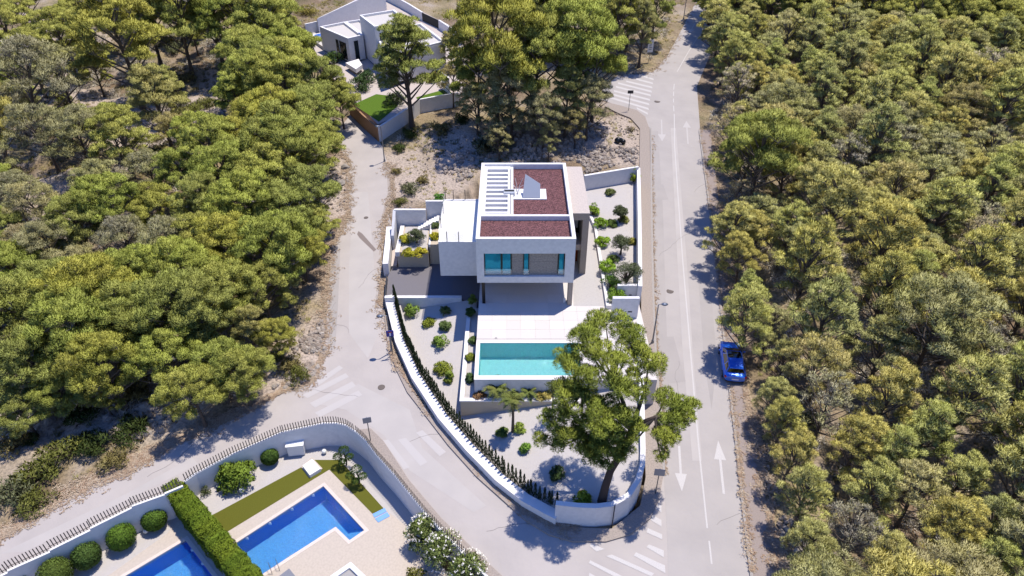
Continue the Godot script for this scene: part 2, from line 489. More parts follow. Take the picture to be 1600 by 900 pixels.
func ground() -> void:
	var b := MB.new()
	var x0 := -125.0
	var x1 := 110.0
	var z0 := -185.0
	var z1 := -8.0
	var st := 1.0
	var nx := int((x1 - x0) / st) + 1
	var nz := int((z1 - z0) / st) + 1
	var pits := []
	for e in [[LOT, 3.2, -0.2], [LOWER, 6.0, 0.8]]:
		for q in Geometry2D.offset_polygon(fl(e[0]), e[2]): pits.append([q, e[1]])
	var pts := PackedVector3Array()
	var cols := PackedColorArray()
	var tracks := [[Vector3(-88.032, 2.429, -120.498), Vector3(-78.69, 2.409, -115.497), Vector3(-65.5, 1.858, -99.724), Vector3(-57.576, 1.808, -94.924), Vector3(-50.222, 1.761, -90.469), Vector3(-43.225, 2.307, -96.069), Vector3(-44.301, 2.821, -105.174)], [Vector3(-59.982, 1.808, -96.122), Vector3(-51.312, 1.508, -86.796), Vector3(-46.531, 1.581, -85.614), Vector3(-42.163, 2.15, -92.912), Vector3(-39.542, 2.801, -102.462)], [Vector3(-83.195, 2.295, -115.848), Vector3(-84.647, 3.171, -131.181), Vector3(-71.404, 2.935, -120.619)], [Vector3(9.218, 2.955, -80.639), Vector3(13.276, 3.321, -84.708), Vector3(14.454, 2.948, -77.905)], [Vector3(-8.147, 1.895, -71.654), Vector3(-5.861, 2.312, -77.457), Vector3(-8.237, 2.594, -83.356)], [Vector3(-13.752, 2.101, -77.89), Vector3(-11.882, 1.794, -71.844)], [Vector3(-20.81, 1.8, -76.413), Vector3(-19.448, 1.506, -70.832), Vector3(-19.203, 1.126, -64.368)], [Vector3(-16.905, 0.122, -46.492), Vector3(-16.621, -0.1, -42.645), Vector3(-17.986, -0.203, -41.604)], [Vector3(-39.081, -1.102, -37.174), Vector3(-35.811, -0.971, -37.722)], [Vector3(-57.482, 0.479, -72.723), Vector3(-53.509, 0.672, -73.954), Vector3(-50.761, 0.34, -67.046)], [Vector3(-32.359, -0.714, -40.272), Vector3(-27.576, -0.659, -38.798)]]
	for j in nz:
		for i in nx:
			var x := x0 + i * st
			var z := z0 + j * st
			var p := Vector2(x, z)
			var y := ground_y(x, z)
			for q in pits:
				if Geometry2D.is_point_in_polygon(p, q[0]): y = lie(x, z) - q[1]
			pts.append(Vector3(x, y, z))
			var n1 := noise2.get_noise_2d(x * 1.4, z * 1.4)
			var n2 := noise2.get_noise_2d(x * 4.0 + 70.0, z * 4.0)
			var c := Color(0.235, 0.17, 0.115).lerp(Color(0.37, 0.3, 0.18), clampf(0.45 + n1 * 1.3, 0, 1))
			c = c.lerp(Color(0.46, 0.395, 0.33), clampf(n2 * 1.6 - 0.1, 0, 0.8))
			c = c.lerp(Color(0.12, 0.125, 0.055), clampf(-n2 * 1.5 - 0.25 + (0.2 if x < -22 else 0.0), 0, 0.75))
			for t in tracks:
				for k in t.size() - 1:
					var d := Geometry2D.get_closest_point_to_segment(p, Vector2(t[k].x, t[k].z), Vector2(t[k + 1].x, t[k + 1].z)).distance_to(p)
					c = c.lerp(Color(0.52, 0.44, 0.375), (1.0 - smoothstep(1.6, 4.6, d + n2 * 2.0)) * 0.9)
			cols.append(c)
	var nor := PackedVector3Array()
	for j in nz:
		for i in nx:
			var a: float = pts[j * nx + maxi(i - 1, 0)].y - pts[j * nx + mini(i + 1, nx - 1)].y
			var e: float = pts[maxi(j - 1, 0) * nx + i].y - pts[mini(j + 1, nz - 1) * nx + i].y
			nor.append(Vector3(a, 2.0 * st, e).normalized())
	for j in nz - 1:
		for i in nx - 1:
			var q := j * nx + i
			for t in [q, q + 1, q + nx + 1, q, q + nx + 1, q + nx]:
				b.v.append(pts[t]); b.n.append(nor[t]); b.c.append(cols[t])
	# the slope goes on to the horizon
	b.col = Color(0.16, 0.15, 0.08)
	var far := 1500.0
	for s in [[-far, x0, -far, far], [x1, far, -far, far], [x0, x1, -far, z0], [x0, x1, z1, far]]:
		var dy := -0.6
		b.sheet([on(s[0], s[2], dy), on(s[1], s[2], dy), on(s[1], s[3], dy), on(s[0], s[3], dy)])
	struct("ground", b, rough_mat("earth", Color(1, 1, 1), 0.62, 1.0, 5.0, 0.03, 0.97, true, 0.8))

func roads() -> void:
	var asphalt := rough_mat("asphalt", Color(0.625, 0.605, 0.588), 0.945, 1.0, 14.0, 0.006, 0.9, false, 0.25)
	var b := MB.new()
	b.sheet(ROAD_RIGHT, 0.0)
	struct("road", b, asphalt)
	b = MB.new()
	b.sheet(ROAD_LEFT, -0.008)
	var lane := struct("road", b, rough_mat("lane", Color(0.645, 0.62, 0.6), 0.945, 1.0, 13.0, 0.006, 0.9, false, 0.25))
	# worn and patched stretches of the surface
	var patch_mat := [rough_mat("patch_pale", Color(0.655, 0.635, 0.617), 0.95, 1.0, 12.0, 0.007), rough_mat("patch_dark", Color(0.603, 0.584, 0.568), 0.95, 1.0, 12.0, 0.007), rough_mat("edge_worn", Color(0.6, 0.565, 0.535), 0.92, 1.0, 6.0, 0.01)]
	for e in [
		[1, [Vector3(17.892, 3.389, -83.543), Vector3(18.702, 3.411, -83.494), Vector3(16.301, 2.24, -65.184), Vector3(14.089, 1.294, -50.521), Vector3(12.622, 0.64, -40.364), Vector3(11.623, 0.453, -37.737), Vector3(12, 0.795, -43.246), Vector3(12.995, 1.291, -51.011), Vector3(14.177, 1.832, -59.441), Vector3(15.593, 2.453, -69.09)]],
		[0, [Vector3(20.472, 3.51, -84.27), Vector3(21.122, 3.527, -84.23), Vector3(16.969, 1.657, -55.138), Vector3(15.127, 0.883, -43.149), Vector3(13.726, 0.227, -32.919), Vector3(13.039, 0.207, -32.935), Vector3(14.511, 0.956, -44.684), Vector3(16.683, 1.901, -59.334)]],
		[1, [Vector3(17.947, 1.684, -55.099), Vector3(19.046, 1.715, -55.055), Vector3(17.081, 0.938, -43.088), Vector3(15.454, 0.562, -37.633), Vector3(16.026, 0.908, -43.121)]],
		[0, [Vector3(-34.039, -1.582, -26.645), Vector3(-27.383, -1.112, -31.153), Vector3(-23.833, -0.829, -34.093), Vector3(-23.147, -0.844, -33.508), Vector3(-26.924, -1.124, -30.726), Vector3(-32.373, -1.526, -26.751)]],
		[0, [Vector3(-12.588, -0.072, -41.094), Vector3(-8.059, -0.106, -38.27), Vector3(-6.679, -0.288, -34.547), Vector3(-1.764, -0.438, -29.581), Vector3(-2.627, -0.493, -29.103), Vector3(-7.412, -0.427, -32.585), Vector3(-9.731, -0.303, -35.809), Vector3(-13.144, -0.25, -38.408), Vector3(-15.301, -0.28, -38.992)]],
		[0, [Vector3(-18.254, 1.539, -70.773), Vector3(-16.541, 1.585, -70.688), Vector3(-13.608, 0.813, -56.352), Vector3(-11.799, 0.314, -47.137), Vector3(-12.264, 0.112, -43.999), Vector3(-14.493, 0.239, -47.227), Vector3(-16.169, 0.742, -56.454)]],
		[1, [Vector3(-18.196, 0.812, -58.629), Vector3(-17.829, 0.954, -60.809), Vector3(-16.139, 0.399, -50.714), Vector3(-15.38, 0.117, -45.644), Vector3(-15.736, 0.014, -44.107), Vector3(-17.227, 0.423, -51.658)]],
		[2, [Vector3(-15.202, 1.969, -76.417), Vector3(-14.312, 1.876, -74.417), Vector3(-13.556, 1.625, -69.859), Vector3(-14.026, 1.378, -65.977), Vector3(-13.346, 1.286, -64.103), Vector3(-13.116, 1.05, -60.051), Vector3(-13.472, 0.942, -58.435), Vector3(-14.219, 1.335, -65.364), Vector3(-14.239, 1.647, -70.573)]],
	]:
		b = MB.new()
		b.sheet(e[1], 0.004 if e[1][0].x > 5.0 else -0.004)
		part("asphalt_patch", b, patch_mat[e[0]], lane)
	# pavements with their kerbs
	var pave := rough_mat("pavement", Color(0.615, 0.575, 0.54), 0.82, 1.0, 2.4, 0.03, 0.92, false, 0.3)
	var kerb := rough_mat("kerb", Color(0.62, 0.6, 0.58), 0.85, 1.0, 2.0, 0.03)
	var sides := [
		[Vector3(-11.883, 0.639, -50.598), Vector3(-10.554, 0.379, -45.597), Vector3(-9.699, 0.265, -43.271), Vector3(-7.687, 0.106, -39.603), Vector3(-5.279, -0.019, -36.324), Vector3(-3.092, -0.123, -33.503), Vector3(-0.855, -0.208, -30.955), Vector3(0.614, -0.258, -29.397), Vector3(2.069, -0.277, -28.342), Vector3(2.906, -0.282, -27.85), Vector3(4.429, -0.246, -27.679), Vector3(6.628, -0.186, -27.588), Vector3(8.716, -0.028, -29.178), Vector3(9.46, 0.138, -31.567), Vector3(10.164, 0.525, -37.668), Vector3(11.016, 0.971, -44.668), Vector3(12.156, 1.484, -52.648), Vector3(14.857, 2.792, -73.112), Vector3(16.509, 3.511, -84.267), Vector3(17.732, 3.544, -84.193), Vector3(15.548, 2.56, -68.894), Vector3(14.136, 1.94, -59.272), Vector3(12.958, 1.401, -50.866), Vector3(11.966, 0.906, -43.123), Vector3(11.442, 0.561, -37.634), Vector3(10.762, 0.191, -31.805), Vector3(10.118, 0.051, -29.795), Vector3(9.275, -0.064, -28.292), Vector3(7.798, -0.177, -27.148), Vector3(6.151, -0.255, -26.677), Vector3(3.981, -0.317, -26.718), Vector3(2.412, -0.332, -27.252), Vector3(0.863, -0.312, -28.367), Vector3(-0.799, -0.259, -30.079), Vector3(-2.511, -0.205, -31.839), Vector3(-4.771, -0.102, -34.693), Vector3(-7.008, 0.026, -37.94), Vector3(-8.456, 0.108, -40.032), Vector3(-9.731, 0.229, -42.682), Vector3(-10.745, 0.36, -45.367)],
		[Vector3(17.664, 3.531, -84.02), Vector3(17.641, 3.738, -87.487), Vector3(16.812, 3.831, -89.449), Vector3(14.844, 3.862, -90.951), Vector3(13.219, 3.88, -92.06), Vector3(12.66, 3.794, -90.896), Vector3(14.163, 3.716, -88.847), Vector3(15.663, 3.664, -87.237), Vector3(16.281, 3.548, -84.997), Vector3(16.484, 3.5, -84.091)],
		[Vector3(-11.94, -0.223, -36.25), Vector3(-10.835, -0.181, -36.406), Vector3(-9.617, -0.222, -35.108), Vector3(-7.344, -0.36, -31.681), Vector3(-4.771, -0.468, -28.578), Vector3(-2.071, -0.549, -25.891), Vector3(-0.402, -0.598, -24.23), Vector3(-1.207, -0.622, -24.244), Vector3(-2.46, -0.597, -25.286), Vector3(-4.232, -0.541, -27.104), Vector3(-5.84, -0.485, -28.842), Vector3(-7.212, -0.425, -30.524), Vector3(-8.503, -0.367, -32.137), Vector3(-10.005, -0.31, -33.839), Vector3(-11.091, -0.257, -35.263)],
	]
	for s in sides:
		b = MB.new()
		b.prism(s, 0.3)
		struct("pavement", b, pave)
	b = MB.new()
	b.prism(SIDE_R.map(func(q): return q + Vector3(0, 0.1, 0)), 0.3)
	struct("pavement", b, rough_mat("pavement_red", Color(0.59, 0.545, 0.52), 0.8, 1.0, 1.6, 0.05, 0.92, false, 0.3))
	b = MB.new()
	var kl := [Vector3(17.892, 3.552, -84.173), Vector3(15.617, 2.566, -68.882), Vector3(14.199, 1.947, -59.262), Vector3(13.015, 1.407, -50.858), Vector3(12.018, 0.913, -43.116), Vector3(11.49, 0.567, -37.628), Vector3(10.806, 0.197, -31.8)]
	b.wall(kl, -0.09, 0.09, [-2.0])
	var k1 := struct("kerb", b, kerb)
	b = MB.new()
	b.wall([Vector3(23.908, 3.668, -83.104), Vector3(21.611, 2.649, -67.269), Vector3(19.559, 1.785, -53.887), Vector3(17.699, 1.028, -42.208), Vector3(16.492, 0.51, -34.165), Vector3(15.632, 0.161, -28.785), Vector3(14.973, -0.126, -24.335), Vector3(14.778, -0.203, -23.152)], -0.09, 0.09, [-2.0])
	struct("kerb", b, kerb)
	# painted markings
	var paint := rough_mat("road_paint", Color(0.735, 0.722, 0.71), 0.86, 1.0, 1.4, 0.04, 0.7)
	var faded := rough_mat("road_paint_faded", Color(0.675, 0.658, 0.645), 0.95, 1.0, 1.0, 0.05, 0.8)
	var road: Node3D = get_node("road")
	b = MB.new()
	var mid_line := [Vector3(21.631, 3.791, -88.224), Vector3(20.137, 3.233, -79.662), Vector3(18.567, 2.542, -68.928), Vector3(16.726, 1.719, -56.145), Vector3(15.299, 1.048, -45.667), Vector3(13.798, 0.34, -34.617), Vector3(12.943, -0.108, -27.583)]
	b.wall(mid_line, -0.055, 0.055, mid_line.map(func(q): return q.y - 0.008))
	part("centre_line", b, paint, road)
	for s in [[Vector3(30.35, 5.699, -115.659), Vector3(27.548, 5.232, -109.281), Vector3(24.53, 4.706, -102.025)], [Vector3(23.34, 4.415, -97.76), Vector3(22.912, 4.286, -95.824)], [Vector3(22.789, 4.244, -95.191), Vector3(22.512, 4.149, -93.736)], [Vector3(22.366, 4.095, -92.919), Vector3(22.151, 4.016, -91.713)], [Vector3(21.992, 3.952, -90.725), Vector3(21.725, 3.84, -88.984)], [Vector3(12.87, -0.165, -26.664), Vector3(12.688, -0.266, -25.08)]]:
		b = MB.new()
		b.wall(s, -0.055, 0.055, s.map(func(q): return q.y - 0.008))
		part("centre_line", b, paint, road)
	for a in [[Vector3(19.677, 3.631, -86.678), Vector3(18.778, 3.248, -80.751)], [Vector3(21.843, 3.29, -79.909), Vector3(22.84, 3.692, -86.111)], [Vector3(12.316, 0.265, -34.255), Vector3(11.805, 0.018, -30.403)], [Vector3(14.639, 0.087, -30.138), Vector3(15.281, 0.381, -34.705)], [Vector3(31.261, 6.111, -122.222), Vector3(29.413, 5.773, -117.512)]]:
		b = MB.new()
		arrow(b, a[0], a[1], 0.52 if a[0].z < -60 else 0.42)
		part("lane_arrow", b, paint if a[0].z > -60 else faded, road)
	# give-way hatching at the head and at the foot of the right-hand road
	var upper := [Vector3(20.244, 4.582, -102.245), Vector3(21.036, 4.553, -101.363), Vector3(19.344, 4.482, -101.02), Vector3(20.647, 4.45, -99.842), Vector3(18.141, 4.392, -100.137), Vector3(20.336, 4.356, -98.439), Vector3(16.622, 4.306, -99.448), Vector3(20.028, 4.264, -97.045), Vector3(15.367, 4.235, -98.905), Vector3(19.727, 4.173, -95.679), Vector3(14.928, 4.148, -97.666), Vector3(19.421, 4.09, -94.448), Vector3(14.48, 4.052, -96.3), Vector3(19.09, 3.995, -93.036), Vector3(14.159, 3.972, -95.124), Vector3(18.767, 3.902, -91.655), Vector3(13.67, 3.901, -94.189), Vector3(18.493, 3.809, -90.243), Vector3(16.949, 3.784, -90.6), Vector3(18.162, 3.712, -88.79)]
	for k in range(0, upper.size(), 2):
		b = MB.new()
		var l: Vector3 = upper[k]
		var r: Vector3 = upper[k + 1]
		b.sheet([on(l.x, l.z), on(r.x, r.z), on(r.x, r.z + 0.62), on(l.x, l.z + 0.62)], 0.009)
		part("crossing_stripe", b, paint, road)
	for s in HATCH:
		b = MB.new()
		b.sheet(s, 0.009)
		part("crossing_stripe", b, paint, road)
	for s in [[Vector3(-9.759, -0.333, -35.33), Vector3(-9.33, -0.317, -35.379), Vector3(-7.444, -0.412, -32.861), Vector3(-7.838, -0.436, -32.65)], [Vector3(-8.6, -0.296, -35.36), Vector3(-8.038, -0.27, -35.526), Vector3(-6.177, -0.349, -33.277), Vector3(-6.66, -0.383, -32.954)], [Vector3(-7.311, -0.22, -35.99), Vector3(-6.846, -0.192, -36.222), Vector3(-4.882, -0.257, -34.155), Vector3(-5.326, -0.294, -33.766)]]:
		b = MB.new()
		b.sheet(s, -0.003 + 0.004)
		part("stop_line", b, paint if s[0].x < -10.3 else faded, lane)
	for s in [[Vector3(-16.77, -0.207, -40.935), Vector3(-14.583, -0.003, -43.246), Vector3(-14.199, -0.01, -42.938), Vector3(-16.013, -0.19, -40.844)], [Vector3(-16.983, -0.267, -40.045), Vector3(-13.873, -0.036, -42.344), Vector3(-13.525, -0.052, -41.901), Vector3(-16.486, -0.273, -39.692)], [Vector3(-16.156, -0.296, -39.148), Vector3(-13.168, -0.071, -41.393), Vector3(-12.763, -0.09, -40.89), Vector3(-15.641, -0.309, -38.671)], [Vector3(-15.525, -0.337, -38.148), Vector3(-12.469, -0.11, -40.396), Vector3(-12.074, -0.128, -39.907), Vector3(-15.021, -0.35, -37.685)]]:
		b = MB.new()
		b.sheet(s, 0.001)
		part("worn_stripe", b, faded, lane)
	var iron := rough_mat("manhole", Color(0.42, 0.39, 0.37), 0.8, 1.0, 0.5, 0.05)
	for a in [[Vector3(-10.635, -0.038, -40.689), 0.3, "grey manhole cover in the lane near the junction"], [Vector3(20.014, 3.971, -92.178), 0.42, "dark round patch around a manhole below the upper hatching"], [Vector3(14.732, 1.394, -51.862), 0.34, "grey square drain cover beside the right-hand kerb"], [Vector3(-15.911, 1.289, -65.442), 0.25, "small dark cover in the lane left of the villa"]]:
		b = MB.new()
		var p: Vector3 = a[0]
		b.tube([on(p.x, p.z, -0.06), on(p.x, p.z, 0.012)], [a[1], a[1]], 14)
		tag(part("manhole_cover", b, iron), a[2], "manhole cover")
	# cracks and old repairs
	rng.seed = 333
	var crack_m := rough_mat("crack", Color(0.53, 0.515, 0.505), 0.85, 1.0, 1.0, 0.05)
	var runs := [[Vector3(13.639, 0.51, -37.682), 1.5], [Vector3(13.629, -0.083, -27.81), 0.4], [Vector3(14.602, 1.715, -57.278), 1.4], [Vector3(20.408, 2.583, -68.851), 1.3], [Vector3(-14.698, 0.605, -53.434), 1.2], [Vector3(-14.493, 0.239, -47.227), 1.7], [Vector3(-7.705, -0.282, -35.16), 0.6], [Vector3(-1.709, -0.553, -27.644), 0.5], [Vector3(-12.352, -0.148, -39.712), 2.8], [Vector3(-22.085, -0.655, -36.122), 2.9], [Vector3(-26.54, -1.008, -32.475), 0.5]]
	for e in runs:
		var p: Vector3 = e[0]
		var a: float = e[1]
		var l := []
		for k in 14:
			l.append(on(p.x, p.z, 0.011 if p.x > 8.0 else 0.006))
			a += (rng.randf() - 0.5) * 0.9
			p += Vector3(cos(a), 0, -sin(a)) * 0.42
		b = MB.new()
		b.wall(l, -0.011, 0.011, l.map(func(q): return q.y - 0.01))
		part("crack", b, crack_m, road if l[0].x > 8.0 else lane)
	for e in [[Vector3(13.274, 0.831, -43.206), 0.7, 2.6], [Vector3(16.516, 2.478, -69.044), 0.7, 1.6]]:
		var p: Vector3 = e[0]
		b = MB.new()
		var q := []
		for s in [[-1, -1], [1, -1], [1.08, 1], [-0.94, 1.05]]: q.append(on(p.x + s[0] * e[1], p.z + s[1] * e[2]))
		b.sheet(q, 0.006 if p.x > 8.0 else 0.002)
		part("asphalt_patch", b, patch_mat[1], road if p.x > 8.0 else lane)
	# tar strip where a trench was filled
	b = MB.new()
	b.sheet([Vector3(-16.321, 1.126, -62.927), Vector3(-15.83, 1.111, -62.437), Vector3(-13.898, 0.995, -59.533), Vector3(-14.112, 0.97, -59.215), Vector3(-15.966, 1.059, -61.636), Vector3(-16.357, 1.09, -62.344)])
	part("asphalt_patch", b, rough_mat("tar", Color(0.5, 0.46, 0.44), 0.85, 1.0, 1.0, 0.05), lane)

var HATCH := [
	[Vector3(10.031, -0.093, -29.432), Vector3(10.21, -0.094, -29.329), Vector3(10.121, -0.129, -28.791), Vector3(9.741, -0.121, -29.117)],
	[Vector3(9.461, -0.158, -28.63), Vector3(10.03, -0.165, -28.238), Vector3(9.948, -0.197, -27.742), Vector3(9.305, -0.186, -28.253)],
	[Vector3(9.024, -0.229, -27.667), Vector3(9.898, -0.232, -27.185), Vector3(9.838, -0.256, -26.819), Vector3(8.891, -0.253, -27.343)],
	[Vector3(8.93, -0.303, -26.487), Vector3(9.814, -0.302, -26.055), Vector3(9.733, -0.334, -25.572), Vector3(8.736, -0.32, -26.298)],
	[Vector3(8.025, -0.362, -25.955), Vector3(9.724, -0.366, -25.031), Vector3(9.658, -0.4, -24.502), Vector3(7.831, -0.381, -25.738)],
	[Vector3(6.444, -0.417, -25.83), Vector3(8.953, -0.421, -24.514), Vector3(8.761, -0.439, -24.308), Vector3(6.062, -0.435, -25.727)],
	[Vector3(5.01, -0.482, -25.462), Vector3(7.001, -0.49, -24.338), Vector3(6.441, -0.506, -24.348), Vector3(4.912, -0.497, -25.269)],
	[Vector3(4.898, -0.535, -24.628), Vector3(5.43, -0.54, -24.282), Vector3(4.829, -0.558, -24.293)],
	[Vector3(5.195, -0.406, -26.635), Vector3(6.03, -0.406, -26.215), Vector3(5.475, -0.433, -26.047), Vector3(5.055, -0.421, -26.457)],
]

var SIDE_LINE := [Vector3(25.505, 3.601, -83.259), Vector3(22.856, 2.57, -67.411), Vector3(20.641, 1.7, -54.007), Vector3(19.044, 1.061, -44.155), Vector3(18.241, 0.641, -37.558), Vector3(17.7, 0.301, -32.168), Vector3(17.049, -0.026, -27.045), Vector3(16.843, -0.192, -24.376), Vector3(16.842, -0.263, -23.187)]
func arrow(b: MB, tail: Vector3, tip: Vector3, half: float) -> void:
	var d := (tip - tail)
	var s := Vector3(-d.z, 0, d.x).normalized()
	var l := d.length()
	var neck := tip - d.normalized() * minf(1.9, l * 0.38)
	var q := []
	for p in [tail + s * 0.085, neck + s * 0.085, neck + s * half, tip, neck - s * half, neck - s * 0.085, tail - s * 0.085]:
		q.append(on(p.x, p.z, 0.009))
	b.sheet(q)

# ---------------------------------------------------------------- the white villa
func white() -> StandardMaterial3D:
	return rough_mat("render_white", Color(0.84, 0.835, 0.83), 0.94, 1.0, 3.0, 0.012, 0.85)
func white_in() -> StandardMaterial3D:
	return rough_mat("roof_white", Color(0.83, 0.825, 0.815), 0.94, 1.0, 3.0, 0.015, 0.9)
func glass(key := "glass", col := Color(0.05, 0.13, 0.16)) -> StandardMaterial3D:
	if mats.has(key): return mats[key]
	var m := StandardMaterial3D.new()
	m.albedo_color = col
	m.roughness = 0.03; m.metallic = 0.55; m.metallic_specular = 0.9
	mats[key] = m
	return m
func red_gravel() -> StandardMaterial3D:
	if mats.has("red_gravel"): return mats["red_gravel"]
	var m := rough_mat("red_gravel", Color(0.53, 0.375, 0.385), 0.4, 1.0, 2.2, 0.05, 0.95, false, 1.0, FastNoiseLite.TYPE_CELLULAR)
	return m

# face of a wall between two ground points a, b: a thin box from u0 to u1 (metres from a) and y0 to y1, proud by o1 and sunk by o0
func on_face(a: Vector3, e: Vector3, u0: float, u1: float, y0: float, y1: float, o0: float, o1: float) -> MB:
	var d := Vector3(e.x - a.x, 0, e.z - a.z).normalized()
	var nn := Vector3(-d.z, 0, d.x)
	var b := MB.new()
	b.box(Vector3(u0, y0, o0), Vector3(u1, y1, o1), Transform3D(Basis(d, Vector3.UP, nn), Vector3(a.x, 0, a.z)))
	return b

func villa() -> void:
	var xl := -2.93
	var xr := 5.17
	var zf := -47.3
	var zb := -60.95
	var top := 10.05
	var low := 5.68
	var o := thing("villa", "white two-storey villa with red gravel roofs above the turquoise pool", "villa")
	var w := white()
	# shell of the floating upper storey: floor, roof slab, side walls and the frame of the big opening
	var roof_y := 9.5
	var b := MB.new()
	b.box(Vector3(xl, low, zb), Vector3(xr, low + 0.35, zf))                       # floor
	b.box(Vector3(xl + 0.3, 8.9, zb + 0.3), Vector3(xr - 0.3, roof_y - 0.1, zf - 0.3))
	b.box(Vector3(xl, low + 0.35, zb), Vector3(xl + 0.3, top, zf))                 # sides
	b.box(Vector3(xr - 0.3, low + 0.35, zb), Vector3(xr, top, zf))
	b.box(Vector3(xl + 0.3, low + 0.35, zb), Vector3(xr - 0.3, top, zb + 0.3))      # back
	b.box(Vector3(xl + 0.3, 8.62, zf - 0.3), Vector3(xr - 0.3, top, zf))           # over the opening
	b.box(Vector3(xl + 0.3, low + 0.35, zf - 0.3), Vector3(xl + 0.62, 8.62, zf))
	b.box(Vector3(4.38, low + 0.35, zf - 0.3), Vector3(xr - 0.3, 8.62, zf))
	b.box(Vector3(xl + 0.62, low + 0.35, zf - 0.302), Vector3(4.38, low + 0.62, zf))
	part("wall", b, w, o)
	# roof: two gravel beds, a dividing kerb, louvres
	var grav := red_gravel()
	part("gravel_roof", bx(Vector3(xl + 0.3, roof_y - 0.1, -51.05), Vector3(xr - 0.3, roof_y + 0.02, zf - 0.3)), grav, o)
	part("gravel_roof", bx(Vector3(0.12, roof_y - 0.1, zb + 0.3), Vector3(xr - 0.3, roof_y + 0.03, -51.33)), grav, o)
	b = MB.new()
	b.box(Vector3(xl + 0.3, roof_y - 0.1, -51.33), Vector3(xr - 0.3, top - 0.1, -51.05))
	b.box(Vector3(-0.12, roof_y - 0.1, zb + 0.3), Vector3(0.12, top - 0.25, -51.33))
	part("roof_kerb", b, w, o)
	var lou := MB.new()
	var lz0 := zb + 0.95
	var lz1 := -51.45
	lou.box(Vector3(xl + 0.3, roof_y - 0.1, zb + 0.3), Vector3(-0.12, roof_y - 0.04, -51.33))
	lou.box(Vector3(xl + 0.3, roof_y, zb + 0.32), Vector3(-0.14, roof_y + 0.34, lz0))
	lou.box(Vector3(xl + 0.3, roof_y, lz0), Vector3(xl + 0.6, roof_y + 0.34, lz1))
	lou.box(Vector3(-0.38, roof_y, lz0), Vector3(-0.18, roof_y + 0.34, lz1))
	lou.box(Vector3(xl + 0.6, roof_y, lz1 - 0.12), Vector3(-0.38, roof_y + 0.34, lz1))
	var fr := part("louvre_frame", lou, w, o)
	var slat := BoxMesh.new()
	slat.size = Vector3(-0.38 - (xl + 0.6), 0.3, 0.34)
	slat.material = w
	for k in 10:
		piece("louvre_slat", slat, fr, Transform3D(Basis(), Vector3((xl + 0.6 - 0.38) / 2, roof_y + 0.17, lz0 + 0.75 + k * 0.82)))
	var void_mat := rough_mat("louvre_shade", Color(0.78, 0.78, 0.78), 0.9, 1.0, 2.0)
	part("louvre_floor", bx(Vector3(xl + 0.5, roof_y - 0.05, lz0), Vector3(-0.3, roof_y - 0.02, lz1)), void_mat, o)
	# access hood on the gravel roof with cables
	b = MB.new()
	b.box(Vector3(0.14, roof_y + 0.035, -56.5), Vector3(3.1, roof_y + 0.12, -54.6))
	part("roof_plinth", b, w, o)
	var hood := plain("hood_grey", Color(0.62, 0.64, 0.67), 0.5, 0.2)
	b = MB.new()
	var lid := [Vector3(0.93, 9.66, -54.76), Vector3(2.53, 9.66, -54.76), Vector3(2.53, 10.67, -55.52), Vector3(1.19, 11.37, -56.04)]
	var back := lid.map(func(q): return q + Vector3(0, -0.03, -0.05))
	b.quad(lid[0], lid[1], lid[2], lid[3])
	b.quad(back[0], back[1], back[2], back[3])
	for k in 4: b.quad(lid[k], lid[(k + 1) % 4], back[(k + 1) % 4], back[k])
	var hd := part("roof_hatch_lid", b, hood, o)
	b = MB.new()
	b.tube([Vector3(1.3, 9.65, -55.4), Vector3(1.3, 11.0, -55.75)], [0.025, 0.025], 5)
	part("stay", b, plain("steel", Color(0.6, 0.6, 0.62), 0.35, 0.8), hd)
	part("hatch_box", bx(Vector3(-0.75, roof_y, -55.9), Vector3(0.25, roof_y + 0.42, -55.1)), hood, o)
	part("hatch_opening", bx(Vector3(-0.7, roof_y + 0.421, -55.75), Vector3(0.2, roof_y + 0.43, -55.45)), plain("void", Color(0.05, 0.05, 0.055), 0.8), o)
	for k in 6:
		b = MB.new()
		var a := k * 1.1
		var p := Vector3(0.5, roof_y + 0.12, -55.6)
		b.tube([p, p + Vector3(cos(a) * 0.25, 0.7, sin(a) * 0.3), p + Vector3(cos(a) * 0.7, 0.95 + 0.08 * k, sin(a) * 0.6)], [0.025, 0.02, 0.015], 4)
		part("roof_cable", b, plain("cable_white", Color(0.8, 0.8, 0.8), 0.6), o)
	# the big opening: sliding windows and stone panels, set back
	var stone := rough_mat("facade_stone", Color(0.6, 0.575, 0.55), 0.8, 1.0, 2.0, 0.02, 0.8)
	var dark := plain("frame_dark", Color(0.07, 0.075, 0.085), 0.4, 0.3)
	var zi := zf - 0.18
	var z2 := zf - 0.3
	part("back_panel", bx(Vector3(xl + 0.3, low + 0.35, zi - 0.32), Vector3(xr - 0.3, 8.9, zi - 0.22)), stone, o)
	for s in [[-0.02, 0.93], [1.42, 3.78]]:
		var k := 0
		while k < 5:
			var y0 := 6.25 + k * 0.475
			part("stone_panel", bx(Vector3(s[0], y0, zi - 0.22), Vector3(s[1], y0 + 0.465, zi - 0.08 - 0.006 * (k % 2))), stone, o)
			k += 1
	for s in [[-2.3, -0.86], [-0.86, -0.04], [0.93, 1.42], [3.82, 4.36]]:
		b = MB.new()
		b.box(Vector3(s[0], 6.22, z2 - 0.02), Vector3(s[0] + 0.08, 8.62, z2 + 0.1))
		b.box(Vector3(s[1] - 0.08, 6.22, z2 - 0.02), Vector3(s[1], 8.62, z2 + 0.1))
		b.box(Vector3(s[0] + 0.08, 6.22, z2 - 0.02), Vector3(s[1] - 0.08, 6.36, z2 + 0.1))
		b.box(Vector3(s[0] + 0.08, 8.52, z2 - 0.02), Vector3(s[1] - 0.08, 8.62, z2 + 0.1))
		var f := part("window", b, dark, o)
